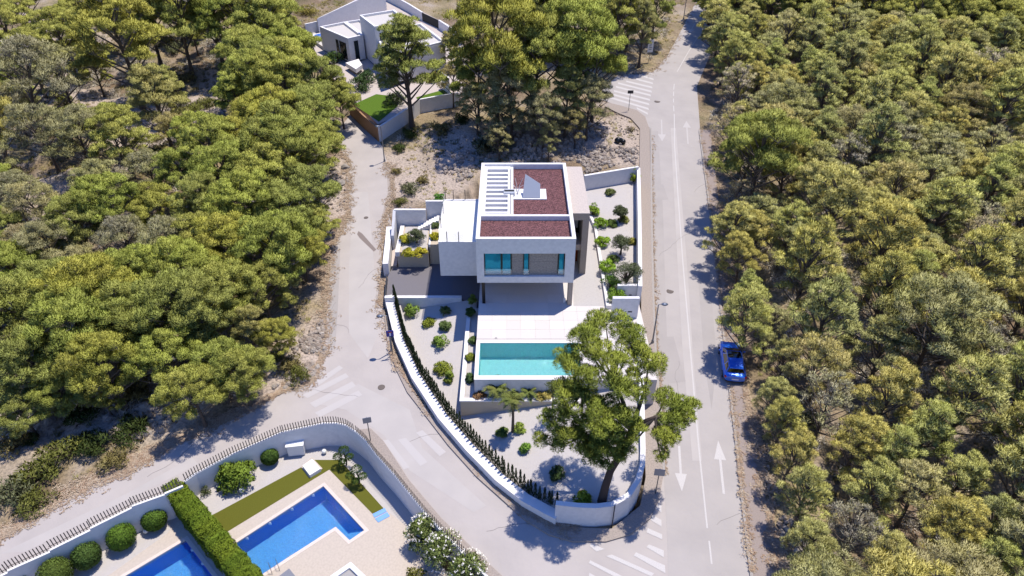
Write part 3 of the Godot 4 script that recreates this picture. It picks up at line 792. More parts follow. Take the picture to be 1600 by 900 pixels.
		part("pane", bx(Vector3(s[0] + 0.08, 6.36, z2), Vector3(s[1] - 0.08, 8.52, z2 + 0.03)), glass("glass_sky", Color(0.16, 0.5, 0.62)), f)  # cyan of the reflected sky is put into the pane colour
		part("balustrade_pane", bx(Vector3(s[0], 6.32, zf - 0.17), Vector3(s[1], 6.98, zf - 0.155)), clear_glass(), f)
	# supports and the wall beneath
	var travertine := rough_mat("travertine", Color(0.66, 0.61, 0.56), 0.82, 1.0, 1.6, 0.025, 0.8)
	part("column", bx(Vector3(4.78, HT, -48.1), Vector3(xr - 0.01, low, -47.33)), travertine, o)
	part("column", bx(Vector3(xl + 0.36, HT, -48.0), Vector3(xl + 0.62, low, -47.6)), dark, o)
	part("lower_wall", bx(Vector3(xl + 0.3, HT, zb), Vector3(xr, low, -56.5)), travertine, o)
	for k in 4:
		var u := xl + 0.6 + k * 1.85
		var f := part("window", bx(Vector3(u, HT + 0.02, -56.5), Vector3(u + 1.8, low - 0.05, -56.42)), dark, o)
		part("pane", bx(Vector3(u + 0.07, HT + 0.08, -56.42), Vector3(u + 1.73, low - 0.12, -56.4)), glass(), f)
	part("floor_lamp", bx(Vector3(4.45, HT + 0.004, -47.9), Vector3(4.65, HT + 0.35, -47.7)), plain("lamp_white", Color(0.85, 0.85, 0.85)), o)
	# left-hand block with a roof terrace
	var wx := -6.3
	var wt := 8.0
	var wb := 4.46
	b = MB.new()
	b.box(Vector3(wx, wb, -57.5), Vector3(xl - 0.003, wt - 0.12, -50.04))
	b.box(Vector3(wx, wt - 0.12, -57.5), Vector3(wx + 0.12, wt, -50.04))
	b.box(Vector3(wx + 0.12, wt - 0.12, -57.5), Vector3(xl - 0.003, wt, -57.38))
	b.box(Vector3(wx + 0.12, wt - 0.12, -50.16), Vector3(xl - 0.003, wt, -50.04))
	var wing := part("side_block", b, w, o)
	part("terrace_floor", bx(Vector3(wx + 0.12, wt - 0.12, -57.38), Vector3(xl - 0.003, wt - 0.08, -50.16)), white_in(), wing)
	part("garage_wall", bx(Vector3(wx + 0.4, 1.2, -57.4), Vector3(xl + 0.3, wb, -55.2)), travertine, o)
	part("garage_door", bx(Vector3(wx + 0.7, 1.25, -55.2), Vector3(xl, wb - 0.5, -55.12)), plain("garage_grey", Color(0.28, 0.29, 0.3), 0.5, 0.2), o)
	for p in [[-5.55, -50.1], [-4.55, -50.1], [-6.24, -52.3], [-6.24, -54.8], [-6.24, -57.44], [-5.5, -57.44], [-4.4, -57.44]]:
		part("rail_post", bx(Vector3(p[0] - 0.03, wt, p[1] - 0.03), Vector3(p[0] + 0.03, wt + 1.0, p[1] + 0.03)), dark, wing)
	part("glass_balustrade", bx(Vector3(-5.95, wt + 0.06, -50.11), Vector3(-4.1, wt + 0.98, -50.09)), clear_glass(), wing)
	part("glass_balustrade", bx(Vector3(-6.25, wt + 0.06, -57.2), Vector3(-6.23, wt + 0.98, -50.4)), clear_glass(), wing)
	# right-hand entrance block in pale stone
	var px := 5.22
	var qx := 6.72
	var pf := -52.04
	var pt := 9.6
	b = MB.new()
	b.box(Vector3(px, 8.95, -60.9), Vector3(qx, pt, pf))
	b.box(Vector3(qx - 0.55, HT, -54.2), Vector3(qx, 8.95, pf))
	b.box(Vector3(px, HT, -60.9), Vector3(qx, 8.95, -54.2))
	b.box(Vector3(px, 5.75, -54.2), Vector3(qx - 0.55, 6.35, pf - 0.15))
	var en := part("entrance_block", b, travertine, o)
	part("roof_slab", bx(Vector3(px - 0.02, pt, -60.92), Vector3(qx + 0.02, pt + 0.06, pf + 0.02)), rough_mat("roof_stone", Color(0.72, 0.68, 0.645), 0.88, 1.0, 2.4, 0.02), en)
	part("door", bx(Vector3(px + 0.1, HT, -54.2), Vector3(qx - 0.6, 5.6, -54.1)), rough_mat("door_wood", Color(0.55, 0.25, 0.1), 0.75, 1.0, 1.2, 0.04, 0.6), o)
	var f2 := part("window", bx(Vector3(px + 0.05, 6.4, -54.2), Vector3(qx - 0.6, 8.9, -54.12)), dark, o)
	part("pane", bx(Vector3(px + 0.15, 6.95, -54.12), Vector3(qx - 0.75, 8.85, -54.1)), rough_mat("blind", Color(0.72, 0.72, 0.73), 0.95, 1.0, 2.0), f2)
	terrace_and_pool()

func clear_glass() -> StandardMaterial3D:
	if mats.has("clear_glass"): return mats["clear_glass"]
	var m := StandardMaterial3D.new()
	m.transparency = BaseMaterial3D.TRANSPARENCY_ALPHA
	m.albedo_color = Color(0.85, 0.93, 0.93, 0.12)
	m.roughness = 0.02
	mats["clear_glass"] = m
	return m

func terrace_and_pool() -> void:
	var stone := rough_mat("terrace_stone", Color(0.78, 0.755, 0.73), 0.9, 1.0, 1.7, 0.03, 0.8)
	var x0 := -2.88
	var x1 := 11.0
	var z0 := -56.5
	var z1 := -38.18
	var ax := -2.57
	var bx_ := 5.3
	var az := -42.38
	var bz := -38.6
	# terrace body round the pool
	var b := MB.new()
	b.box(Vector3(x0, -1.2, az), Vector3(ax - 0.25, HT - 0.03, z1))
	b.box(Vector3(x0, -1.2, z0), Vector3(x1, HT - 0.03, az - 0.25))
	b.box(Vector3(bx_ + 0.25, -1.2, az - 0.25), Vector3(x1, HT - 0.03, z1))
	b.box(Vector3(5.22, 2.0, -62.0), Vector3(9.6, HT - 0.034, z0))
	var t := struct("terrace", b, stone)
	# slabs, each laid on its own
	var shades := []
	for k in 4:
		var s := BoxMesh.new()
		s.size = Vector3(1.188, 0.05, 1.188)
		var g := 0.765 + 0.008 * k
		s.material = rough_mat("terrace_slab_%d" % k, Color(g, g * 0.972, g * 0.945), 0.93, 1.0, 1.3 + 0.2 * k, 0.03, 0.75)
		shades.append(s)
	rng.seed = 31
	var gx := x0 + 0.6
	while gx < x1 - 0.5:
		var gz := -48.9 + 0.6
		while gz < z1 - 0.2:
			var inside := gx > ax - 0.75 and gx < bx_ + 0.75 and gz > az - 0.5
			if not inside and not (gx > 9.3 and gz < -46.0):
				piece("slab", shades[rng.randi() % 4], t, Transform3D(Basis(), Vector3(gx, HT - 0.025 + 0.003 * rng.randf(), gz)))
			gz += 1.2
		gx += 1.2
	# path up the right-hand side of the house
	b = MB.new()
	b.sheet([Vector3(5.54, 3.25, -50.624), Vector3(5.299, 3.25, -47.242), Vector3(8.169, 3.25, -47.242), Vector3(8.245, 3.25, -53.37), Vector3(8.359, 3.25, -60.851), Vector3(7.996, 3.25, -62.648), Vector3(6.826, 3.25, -54.981)])
	struct("path", b, rough_mat("path_grey", Color(0.675, 0.66, 0.645), 0.92, 1.0, 2.0, 0.02))
	# the pool
	var o := thing("swimming_pool", "turquoise rectangular pool on the villa's white terrace", "swimming pool")
	var tile := rough_mat("pool_tile", Color(0.5, 0.78, 0.77), 0.72, 1.0, 1.6, 0.06, 0.5, false, 0.0, FastNoiseLite.TYPE_CELLULAR)  # light and dark cells in the tile colour stand in for ripple light
	b = MB.new()
	b.box(Vector3(ax - 0.25, -1.2, az - 0.25), Vector3(bx_ + 0.25, 1.7, z1))
	b.box(Vector3(ax - 0.25, 1.7, az - 0.25), Vector3(ax, HT, z1))
	b.box(Vector3(bx_, 1.7, az - 0.25), Vector3(bx_ + 0.25, HT, z1))
	b.box(Vector3(ax, 1.7, az - 0.25), Vector3(bx_, HT, az))
	b.box(Vector3(ax, 1.7, bz), Vector3(bx_, HT, z1))
	part("basin", b, white(), o)
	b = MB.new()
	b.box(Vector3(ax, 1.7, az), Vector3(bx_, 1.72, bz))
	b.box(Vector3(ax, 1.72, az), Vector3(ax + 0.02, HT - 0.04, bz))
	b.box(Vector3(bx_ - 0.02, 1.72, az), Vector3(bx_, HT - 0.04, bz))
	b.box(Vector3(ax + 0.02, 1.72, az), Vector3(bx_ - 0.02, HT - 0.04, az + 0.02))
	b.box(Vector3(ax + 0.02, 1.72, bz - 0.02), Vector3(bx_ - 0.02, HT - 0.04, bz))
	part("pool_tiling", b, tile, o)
	b = MB.new()
	b.sheet([Vector3(ax + 0.02, HT - 0.09, az + 0.02), Vector3(bx_ - 0.02, HT - 0.09, az + 0.02), Vector3(bx_ - 0.02, HT - 0.09, bz - 0.02), Vector3(ax + 0.02, HT - 0.09, bz - 0.02)])
	part("water", b, water("pool_water", Color(0.3, 0.75, 0.78), 0.14), o)
	var cop := rough_mat("coping", Color(0.84, 0.83, 0.82), 0.93, 1.0, 1.0, 0.04, 0.7)
	b = MB.new()
	b.box(Vector3(ax - 0.31, HT + 0.004, az - 0.31), Vector3(ax - 0.0, HT + 0.03, z1 + 0.04))
	b.box(Vector3(bx_, HT + 0.004, az - 0.31), Vector3(bx_ + 0.3, HT + 0.03, z1 + 0.04))
	b.box(Vector3(ax, HT + 0.004, az - 0.31), Vector3(bx_, HT + 0.03, az))
	b.box(Vector3(ax, HT + 0.004, bz), Vector3(bx_, HT + 0.03, z1 + 0.04))
	part("coping", b, cop, o)
	for p in [[-1.3, -43.0], [-2.7, -41.0]]:
		b = MB.new()
		b.tube([Vector3(p[0], HT, p[1]), Vector3(p[0], HT + 0.012, p[1])], [0.11, 0.11], 10)
		part("skimmer_lid", b, plain("lid_grey", Color(0.55, 0.54, 0.53), 0.6), o)

# ---------------------------------------------------------------- the villa's walls and gardens
func gravel() -> StandardMaterial3D:
	return rough_mat("gravel_white", Color(0.77, 0.75, 0.73), 0.8, 1.0, 0.9, 0.09, 0.95, false, 0.8)

func gardens() -> void:
	var w := white()
	var coping := rough_mat("coping", Color(0.84, 0.83, 0.82), 0.93, 1.0, 1.0, 0.04, 0.7)
	# gravel garden below the terrace, on its own slope
	var b := MB.new()
	var poly := []
	for q in [Vector3(-11.593, 0.525, -50.552), Vector3(-10.612, 0.328, -46.771), Vector3(-7.856, 0.07, -41.097), Vector3(-5.29, -0.058, -37.681), Vector3(-3.053, -0.174, -34.633), Vector3(-0.777, -0.27, -31.89), Vector3(0.713, -0.321, -30.286), Vector3(2.187, -0.345, -29.151), Vector3(2.951, -0.35, -28.695), Vector3(4.494, -0.317, -28.471), Vector3(6.751, -0.24, -28.618), Vector3(8.089, -0.161, -29.275), Vector3(8.772, -0.09, -30.112), Vector3(9.3, 0.035, -31.93)]: poly.append(q)
	for q in [Vector2(9.8, -38.4), Vector2(-3.2, -38.4), Vector2(-3.2, -50.4), Vector2(-10.9, -50.4)]: poly.append(Vector3(q.x, 0, q.y))
	for k in poly.size(): poly[k].y = gard(poly[k].x, poly[k].z)
	b.sheet(poly)
	struct("gravel_garden", b, gravel())
	# long white wall with the cypress row
	var lw := [Vector3(-11.778, 1.308, -51.184), Vector3(-9.985, 0.998, -45.134), Vector3(-8.149, 0.806, -41.004), Vector3(-5.614, 0.624, -36.71), Vector3(-3.357, 0.51, -33.683), Vector3(-1.163, 0.419, -31.069), Vector3(0.696, 0.372, -29.348), Vector3(2.139, 0.358, -28.392), Vector3(2.887, 0.353, -27.948)]
	b = MB.new()
	var bots := []
	for q in lw: bots.append(lie(q.x, q.z) - 0.4)
	b.wall(lw, -0.62, 0.0, bots)
	var o := thing("garden_wall", "long white curving garden wall along the lane, backed by the cypress row", "wall")
	part("wall", b, w, o)
	b = MB.new()
	var cl := lw.map(func(q): return q + Vector3(0, 0.05, 0))
	b.wall(cl, -0.68, 0.04, cl.map(func(q): return q.y - 0.05))
	part("coping", b, coping, o)
	b = MB.new()
	var bed := lw.map(func(q): return q - Vector3(0, 0.22, 0))
	b.wall(bed, -1.25, -0.62, bots)
	struct("planting_bed", b, gravel())
	# tall curved wall at the road corner, running on up the road
	var rw := [Vector3(2.849, 1.613, -28.13), Vector3(4.339, 1.645, -27.909), Vector3(5.498, 1.675, -27.838), Vector3(6.591, 1.715, -27.956), Vector3(7.805, 1.793, -28.647), Vector3(8.589, 1.934, -29.775), Vector3(9.056, 2.069, -30.954), Vector3(9.271, 2.25, -32.199), Vector3(9.772, 3.031, -36.633), Vector3(10.259, 3.831, -41.394), Vector3(10.585, 4.22, -44.37)]
	bots = []
	for q in rw: bots.append(lie(q.x, q.z) - 0.4)
	b = MB.new()
	b.wall(rw, -0.3, 0.0, bots)
	o = thing("garden_wall", "tall white wall curving round the road corner below the big pine", "wall")
	part("wall", b, w, o)
	var rw2 := rw.map(func(q): return q + Vector3(0, 0.04, 0))
	b = MB.new()
	b.wall(rw2, -0.33, 0.03, rw2.map(func(q): return q.y - 0.04))
	part("coping", b, coping, o)
	b = MB.new()
	var pp: Vector3 = Vector3(6.662, -0.292, -27.808)
	b.tube([pp + Vector3(0, -0.1, 0.02), pp + Vector3(0, 2.3, 0.02)], [0.045, 0.045], 6)
	tag(part("post", b, plain("post_dark", Color(0.2, 0.2, 0.22), 0.5, 0.4)), "thin dark post standing against the tall curved corner wall", "post")
	# upper right-hand wall and the two gate walls
	var ur := [Vector3(10.954, 4.9, -47.885), Vector3(12.592, 4.9, -59.337), Vector3(14.091, 4.9, -70.213)]
	b = MB.new()
	b.wall(ur, -0.15, 0.2, [0.5])
	o = thing("garden_wall", "straight white wall between the white gravel garden and the main road", "wall")
	part("wall", b, w, o)
	var br := [Vector3(14.017, 5.2, -69.925), Vector3(7.84, 5.2, -67.778)]
	b = MB.new()
	b.wall(br, -0.14, 0.14, [1.2])
	o = thing("garden_wall", "white end wall of the gravel garden below the rubble slope", "wall")
	part("wall", b, w, o)
	o = thing("gate_wall", "short white gate wall with a slot, the one nearer the olive trees", "wall")
	part("wall", bx(Vector3(9.15, 2.0, -48.7), Vector3(10.95, 4.55, -48.4)), w, o)
	part("letter_slot", bx(Vector3(10.2, 3.5, -48.41), Vector3(10.45, 3.62, -48.39)), plain("slot", Color(0.15, 0.15, 0.16)), o)
	part("lantern", bx(Vector3(9.75, 3.25, -48.39), Vector3(10.0, 3.55, -48.2)), plain("lantern_dark", Color(0.06, 0.06, 0.065), 0.5, 0.3), o)
	o = thing("gate_wall", "taller white gate wall at the edge of the pool terrace", "wall")
	part("wall", bx(Vector3(8.35, 2.0, -45.9), Vector3(10.55, 5.3, -45.6)), w, o)
	part("letter_slot", bx(Vector3(9.7, 3.85, -45.61), Vector3(10.05, 3.97, -45.585)), plain("slot", Color(0.15, 0.15, 0.16)), o)
	# gravel garden to the right of the villa with its kerb
	b = MB.new()
	b.sheet([Vector3(8.299, 3.42, -67.749), Vector3(13.135, 3.42, -69.694), Vector3(14.167, 3.42, -69.389), Vector3(11.416, 3.42, -49.904), Vector3(10.369, 3.42, -48.113), Vector3(9.606, 3.42, -47.383), Vector3(8.186, 3.42, -47.024), Vector3(8.266, 3.42, -53.123), Vector3(8.385, 3.42, -60.569), Vector3(8.08, 3.42, -62.228), Vector3(7.153, 3.42, -62.228), Vector3(7.596, 3.42, -67.749)])
	struct("gravel_garden", b, gravel())
	b = MB.new()
	b.wall([Vector3(8.102, 3.62, -61.887), Vector3(8.38, 3.62, -59.99), Vector3(8.28, 3.62, -52.833), Vector3(8.189, 3.62, -46.945), Vector3(9.421, 3.62, -46.945)], -0.13, 0.13, [2.8])
	o = thing("planter_kerb", "low white kerb between the grey path and the white gravel bed", "kerb")
	part("kerb", b, coping, o)
	# planter ledge round the pool terrace, in stone
	var stone := rough_mat("ledge_stone", Color(0.77, 0.72, 0.64), 0.8, 1.0, 1.4, 0.04, 0.9, false, 0.6)
	o = thing("planter", "pale stone planter ledge wrapped round the foot of the pool", "planter")
	b = MB.new()
	b.box(Vector3(-3.95, -2.0, -37.7), Vector3(9.4, 1.66, -37.42))
	b.box(Vector3(-3.95, -2.0, -49.0), Vector3(-3.7, 1.66, -37.7))
	part("stone_wall", b, stone, o)
	b = MB.new()
	b.box(Vector3(-3.7, -2.0, -38.18), Vector3(9.4, 1.6, -37.7))
	b.box(Vector3(-3.7, -2.0, -49.0), Vector3(-2.88, 1.62, -38.18))
	part("soil", b, gravel(), o)
	b = MB.new()
	b.box(Vector3(-4.0, 1.66, -37.72), Vector3(9.4, 1.76, -37.38))
	b.box(Vector3(-4.0, 1.66, -49.0), Vector3(-3.66, 1.76, -37.72))
	part("coping", b, coping, o)
	# drive under the side block, retaining strip, left-hand walls
	b = MB.new()
	var drive := [Vector3(-11.692, 1.2, -51.327), Vector3(-4.986, 1.2, -51.327)]
	drive.append_array([Vector3(-2.9, 1.2, -49.2), Vector3(-2.9, 1.2, -57.5), Vector3(-6.3, 1.2, -57.5)])
	drive.append_array([Vector3(-8.37, 1.2, -56.795), Vector3(-11.734, 1.2, -55.905), Vector3(-11.971, 1.2, -54.499)])
	b.prism(drive, 0.5)
	struct("drive", b, rough_mat("drive_paving", Color(0.46, 0.45, 0.47), 0.8, 1.0, 1.0, 0.05, 0.8, false, 0.4))
	b = MB.new()
	b.wall([Vector3(-11.636, 1.75, -50.551), Vector3(-4.619, 1.75, -50.551)], -0.18, 0.18, [-0.8])
	o = thing("retaining_wall", "low white retaining wall between the dark drive and the gravel garden", "wall")
	part("wall", b, w, o)
	o = thing("garden_wall", "thick white wall end beside the lane at the drive entrance", "wall")
	b = MB.new()
	b.wall([Vector3(-12.673, 2.641, -61.351), Vector3(-12.436, 2.473, -58.442), Vector3(-12.19, 2.281, -55.104)], -0.27, 0.27, [-0.6])
	part("wall", b, w, o)
	o = thing("gate", "dark grey low sliding gate at the drive entrance", "gate")
	b = MB.new()
	b.wall([Vector3(-11.932, 1.917, -53.912), Vector3(-11.646, 1.739, -50.808)], -0.04, 0.04, [0.0])
	part("gate_panel", b, plain("gate_dark", Color(0.2, 0.21, 0.225), 0.5, 0.3), o)
	o = thing("garden_wall", "stepped white back wall above the small terraced planters", "wall")
	b = MB.new()
	b.wall([Vector3(-11.917, 4.75, -61.236), Vector3(-8.743, 4.75, -61.236)], -0.14, 0.14, [0.5])
	b.wall([Vector3(-8.732, 5.5, -61.672), Vector3(-6.985, 5.5, -61.672)], -0.14, 0.14, [0.5])
	b.wall([Vector3(-12.018, 2.9, -59.202), Vector3(-11.908, 4.75, -61.172)], -0.14, 0.14, [0.5])
	part("wall", b, w, o)
	# terraced planters and steps
	o = thing("planter", "white-rimmed stone planter with a young olive beside the drive", "planter")
	b = MB.new()
	b.prism([Vector3(-11.149, 2.95, -56.098), Vector3(-8.114, 2.95, -56.098), Vector3(-8.468, 2.95, -61.095), Vector3(-11.291, 2.95, -61.095)], 2.4)
	part("stone_wall", b, stone, o)
	b = MB.new()
	b.sheet([Vector3(-10.67, 2.99, -56.263), Vector3(-8.251, 2.99, -56.263), Vector3(-8.566, 2.99, -60.777), Vector3(-10.855, 2.99, -60.777)])
	part("soil", b, gravel(), o)
	b = MB.new()
	b.wall([Vector3(-11.073, 3.1, -55.871), Vector3(-11.18, 3.1, -60.847)], -0.2, 0.2, [2.6])
	part("coping", b, coping, o)
	o = thing("planter", "raised narrow planter against the villa's white side block", "planter")
	b = MB.new()
	b.prism([Vector3(-8.062, 3.5, -56.614), Vector3(-7.008, 3.5, -56.614), Vector3(-7.282, 3.5, -61.448), Vector3(-8.267, 3.5, -61.448)], 2.6)
	part("stone_wall", b, stone, o)
	b = MB.new()
	b.prism([Vector3(-8.08, 3.56, -56.521), Vector3(-7.894, 3.56, -56.521), Vector3(-8.122, 3.56, -61.347), Vector3(-8.286, 3.56, -61.347)], 0.3)
	part("coping", b, coping, o)
	b = MB.new()
	b.prism([Vector3(-11.882, 1.28, -56.121), Vector3(-11.346, 1.28, -56.342), Vector3(-11.606, 1.28, -61.286), Vector3(-12.372, 1.28, -61.038)], 0.5)
	struct("path", b, rough_mat("path_pale", Color(0.72, 0.68, 0.65), 0.9, 1.0, 1.4, 0.03))
	o = thing("steps", "small white flight of steps climbing beside the back wall", "steps")
	var s0: Vector3 = Vector3(-9.544, 2.95, -60.718)
	for k in 8:
		part("step", bx(s0 + Vector3(k * 0.27, -1.2, -0.5), s0 + Vector3(k * 0.27 + 0.27, 0.14 * k + 0.1, 0.55)), coping, o)
	garden_plants()

func garden_plants() -> void:
	var dark := leaf_mat("leaf_cypress", Color(1, 1, 1), 0.2)
	var leaf := leaf_mat("leaf_shrub", Color(1, 1, 1), 0.4)
	# cypress row
	var lw := [Vector3(-11.778, 1.308, -51.184), Vector3(-9.985, 0.998, -45.134), Vector3(-8.149, 0.806, -41.004), Vector3(-5.614, 0.624, -36.71), Vector3(-3.357, 0.51, -33.683), Vector3(-1.163, 0.419, -31.069), Vector3(0.696, 0.372, -29.348), Vector3(2.139, 0.358, -28.392), Vector3(2.894, 0.362, -28.09)]
	var len_ := 0.0
	for k in lw.size() - 1: len_ += Vector2(lw[k].x, lw[k].z).distance_to(Vector2(lw[k + 1].x, lw[k + 1].z))
	var kinds := []
	for s in 3:
		rng.seed = 70 + s
		var cb := MB.new()
		var tb := MB.new()
		tb.col = Color(0.12, 0.1, 0.08)
		tb.tube([Vector3(0, -0.3, 0), Vector3(0, 1.3, 0)], [0.025, 0.008], 4, false)
		for k in 420:
			var t := pow(rng.randf(), 1.3)
			var rr := 0.135 * (1.0 - pow(t, 1.6)) * (0.75 + 0.35 * sin(t * 17.0 + s)) * (0.55 + 0.45 * rng.randf()) + 0.008
			var a := rng.randf() * TAU
			var d := Vector3(cos(a), 0, sin(a))
			var f := 0.7 + 0.6 * rng.randf()
			cb.col = Color(0.05, 0.07, 0.03) * f
			blade(cb, Vector3(0, 0.02 + t * 1.38, 0) + d * rr, (d * 0.35 + Vector3.UP).normalized(), 0.02, 0.13, (d + Vector3(0, 0.3, 0)).normalized())
		var o := thing("cypress", "x", "cypress", Vector3.ZERO, "young cypresses behind the long white wall")
		part("trunk", tb, bark_mat(), o)
		part("crown", cb, dark, o)
		kinds.append(o)
	rng.seed = 77
	var n := 76
	var seg := 0
	var done := 0.0
	for k in n:
		var want := len_ * (k + 0.4) / n
		while true:
			var a := Vector2(lw[seg].x, lw[seg].z)
			var e := Vector2(lw[seg + 1].x, lw[seg + 1].z)
			if done + a.distance_to(e) < want and seg < lw.size() - 2:
				done += a.distance_to(e)
				seg += 1
				continue
			var d := (e - a).normalized()
			var p := a + d * (want - done) + Vector2(d.y, -d.x) * (0.86 + 0.05 * rng.randf())
			var label := "slim young cypress, %s from the drive in the row behind the long white wall" % ordinal(k + 1)
			var o: Node3D = kinds[k % 3]
			if k >= 3: o = copy(o, "cypress", label)
			else: o.set_meta("label", label)
			var s := 0.95 + 0.3 * rng.randf()
			o.position = Vector3(p.x, lie(p.x, p.y) + 0.5, p.y)
			o.scale = Vector3(1.0 + 0.2 * rng.randf(), s, 1.0 + 0.2 * rng.randf())
			o.rotation.y = rng.randf() * TAU
			break
	# shrubs of the lower gravel garden: place, radius, height, colour, label
	var green := Color(0.1, 0.15, 0.028)
	var lime := Color(0.17, 0.2, 0.03)
	var deep := Color(0.045, 0.075, 0.02)
	var list := [
		[Vector3(-9.075, 0.405, -49.66), 0.62, 1.0, green, "light green leafy shrub at the top left of the gravel garden", 11],
		[Vector3(-7.4, 0.561, -48.178), 0.55, 0.28, lime, "flat spreading yellow-green plant on the white gravel", 12],
		[Vector3(-5.883, 0.745, -47.238), 0.45, 0.75, Color(0.07, 0.1, 0.035), "rounded grey-green shrub, second down beside the terrace shadow", 13],
		[Vector3(-6.186, 0.468, -45.242), 0.62, 0.85, green, "bright green bushy shrub in the middle of the gravel garden", 14],
		[Vector3(-5.754, 0.242, -42.436), 0.68, 0.5, lime, "wide yellow-green spreading shrub low in the gravel garden", 15],
		[Vector3(-5.134, 0.227, -41.234), 0.38, 0.8, Color(0.15, 0.2, 0.035), "small fresh green shrub touching the wide spreading one", 16],
		[Vector3(-0.718, 0.413, -35.298), 0.4, 0.45, Color(0.09, 0.13, 0.03), "dark green tuft just left of the tall palm's foot", 17],
		[Vector3(0.575, 0.681, -35.498), 0.4, 0.42, Color(0.13, 0.17, 0.035), "lighter green tuft just right of the tall palm's foot", 18],
		[Vector3(0.978, 0.554, -33.646), 0.34, 0.75, Color(0.1, 0.17, 0.03), "upright bright green shrub between palm and big pine", 19],
		[Vector3(3.127, 0.691, -31.184), 0.48, 0.7, Color(0.035, 0.055, 0.02), "dark green shrub in the shade of the big pine", 20],
		[Vector3(4.726, 0.746, -28.918), 0.5, 0.95, Color(0.16, 0.19, 0.02), "yellow-green rounded bush behind the curved corner wall", 21],
		[Vector3(-2.457, 1.62, -37.895), 0.42, 0.4, Color(0.17, 0.1, 0.05), "brownish dry shrub at the left end of the planter ledge", 22],
		[Vector3(2.411, 1.62, -37.963), 0.55, 0.5, Color(0.2, 0.17, 0.05), "round yellowish shrub on the ledge left of the big pine", 23],
		[Vector3(0, 1.62, -38.1), 0.5, 0.4, Color(0.15, 0.14, 0.05), "low yellowish shrub on the planter ledge behind the tall palm", 24],
		[Vector3(-3.62, 1.7, -47.945), 0.4, 0.7, deep, "dark shrub in the strip beside the terrace, below the column", 25],
		[Vector3(-3.584, 1.7, -49.611), 0.35, 0.9, Color(0.12, 0.16, 0.03), "upright light green shrub at the head of the terrace strip", 26],
		[Vector3(-3.287, 1.65, -44.298), 0.35, 0.55, Color(0.06, 0.09, 0.03), "grey-green trailing shrub beside the pool's upper left corner", 27],
		[Vector3(-3.399, 1.65, -42.148), 0.38, 0.4, lime, "yellow-green trailing shrub beside the pool's left edge", 28],
		[Vector3(-3.331, 1.65, -39.686), 0.32, 0.6, Color(0.05, 0.08, 0.03), "dark thin shrub at the pool's lower left corner", 29],
		[Vector3(13.565, 3.42, -69.694), 0.62, 1.75, Color(0.17, 0.22, 0.025), "tall yellow-green bush in the far corner of the gravel garden", 30],
		[Vector3(10.645, 3.42, -66.734), 0.5, 0.55, Color(0.07, 0.085, 0.03), "small dark olive shrub on the white gravel near the end wall", 31],
		[Vector3(8.369, 3.42, -62.488), 0.62, 1.1, Color(0.12, 0.18, 0.025), "bright green shrub tucked behind the stone entrance block", 32],
		[Vector3(8.823, 3.6, -59.899), 0.62, 0.75, Color(0.11, 0.18, 0.02), "bright green dome on the kerb, upper one beside the path", 33],
		[Vector3(8.733, 3.6, -56.573), 0.6, 0.75, Color(0.12, 0.19, 0.02), "bright green dome on the kerb, middle one beside the path", 34],
		[Vector3(8.631, 3.6, -52.241), 0.66, 0.95, Color(0.12, 0.19, 0.02), "larger bright green dome on the kerb left of the big olive", 35],
		[Vector3(8.703, 3.5, -49.699), 0.75, 1.1, Color(0.05, 0.1, 0.015), "dark green shrub at the foot of the big olive", 36],
		[Vector3(9.056, 3.5, -47.916), 0.8, 0.9, Color(0.085, 0.14, 0.018), "wide green shrub at the lower end of the gravel bed", 37],
		[Vector3(10.111, 3.42, -60.32), 0.5, 0.5, Color(0.05, 0.075, 0.02), "low dark shrub below the upper clipped olive", 38],
		[Vector3(11.375, 3.42, -61.073), 0.45, 0.5, Color(0.13, 0.14, 0.035), "low olive-yellow shrub beside the upper clipped olive", 39],
		[Vector3(11.592, 3.42, -56.968), 0.42, 0.45, Color(0.13, 0.125, 0.03), "small olive-yellow shrub against the road wall", 40],
		[Vector3(9.423, 3.42, -53.864), 0.5, 0.6, Color(0.045, 0.065, 0.02), "dark shrub behind the big olive tree", 41],
		[Vector3(-10.62, 3, -57.855), 0.62, 0.7, Color(0.3, 0.29, 0.03), "bright yellow-green shrub at the left of the small planter", 42],
		[Vector3(-10.007, 2.9, -55.838), 0.62, 0.45, Color(0.28, 0.27, 0.03), "yellow-green trailing shrub on the planter's front edge, left of two", 43],
		[Vector3(-8.771, 2.9, -55.838), 0.62, 0.45, Color(0.3, 0.27, 0.03), "yellow-green trailing shrub on the planter's front edge, right of two", 44],
		[Vector3(-7.608, 3.5, -57.772), 0.45, 0.5, Color(0.3, 0.28, 0.03), "yellow-green shrub in the raised narrow planter", 45],
		[Vector3(-7.728, 3.5, -59.817), 0.4, 0.35, Color(0.06, 0.08, 0.03), "dark low plant at the head of the raised planter", 46],
		[Vector3(-7.657, 3.5, -63.542), 0.6, 2.2, Color(0.05, 0.13, 0.02), "tall green shrub at the upper left corner of the white block", 47],
	]
	for e in list:
		plant("garden_shrub", bush(e[5], e[1] * 1.2, e[2] * 1.15, 18, 100, 0.14, 0.036, e[3] * (1.85 if e[3].g < 0.2 else 1.3), 0.5), e[4], "shrub", e[0], leaf, "shrubs planted in the villa's gardens")
	# olives
	var sil := Color(0.095, 0.115, 0.06)
	var olives := [[Vector3(10.967, 3.42, -60.946), 0.62, 1.05, 1.15, "clipped round olive tree, uppermost in the white gravel garden"], [Vector3(10.279, 3.42, -54.946), 0.75, 1.1, 1.3, "round olive tree on a bare trunk in the middle of the gravel bed"], [Vector3(10.078, 3.42, -49.712), 1.15, 1.3, 2.1, "large silvery olive tree at the lower end of the gravel bed"], [Vector3(-9.408, 2.99, -57.754), 0.7, 0.6, 1.1, "young grey-leaved olive tree in the small white planter"]]
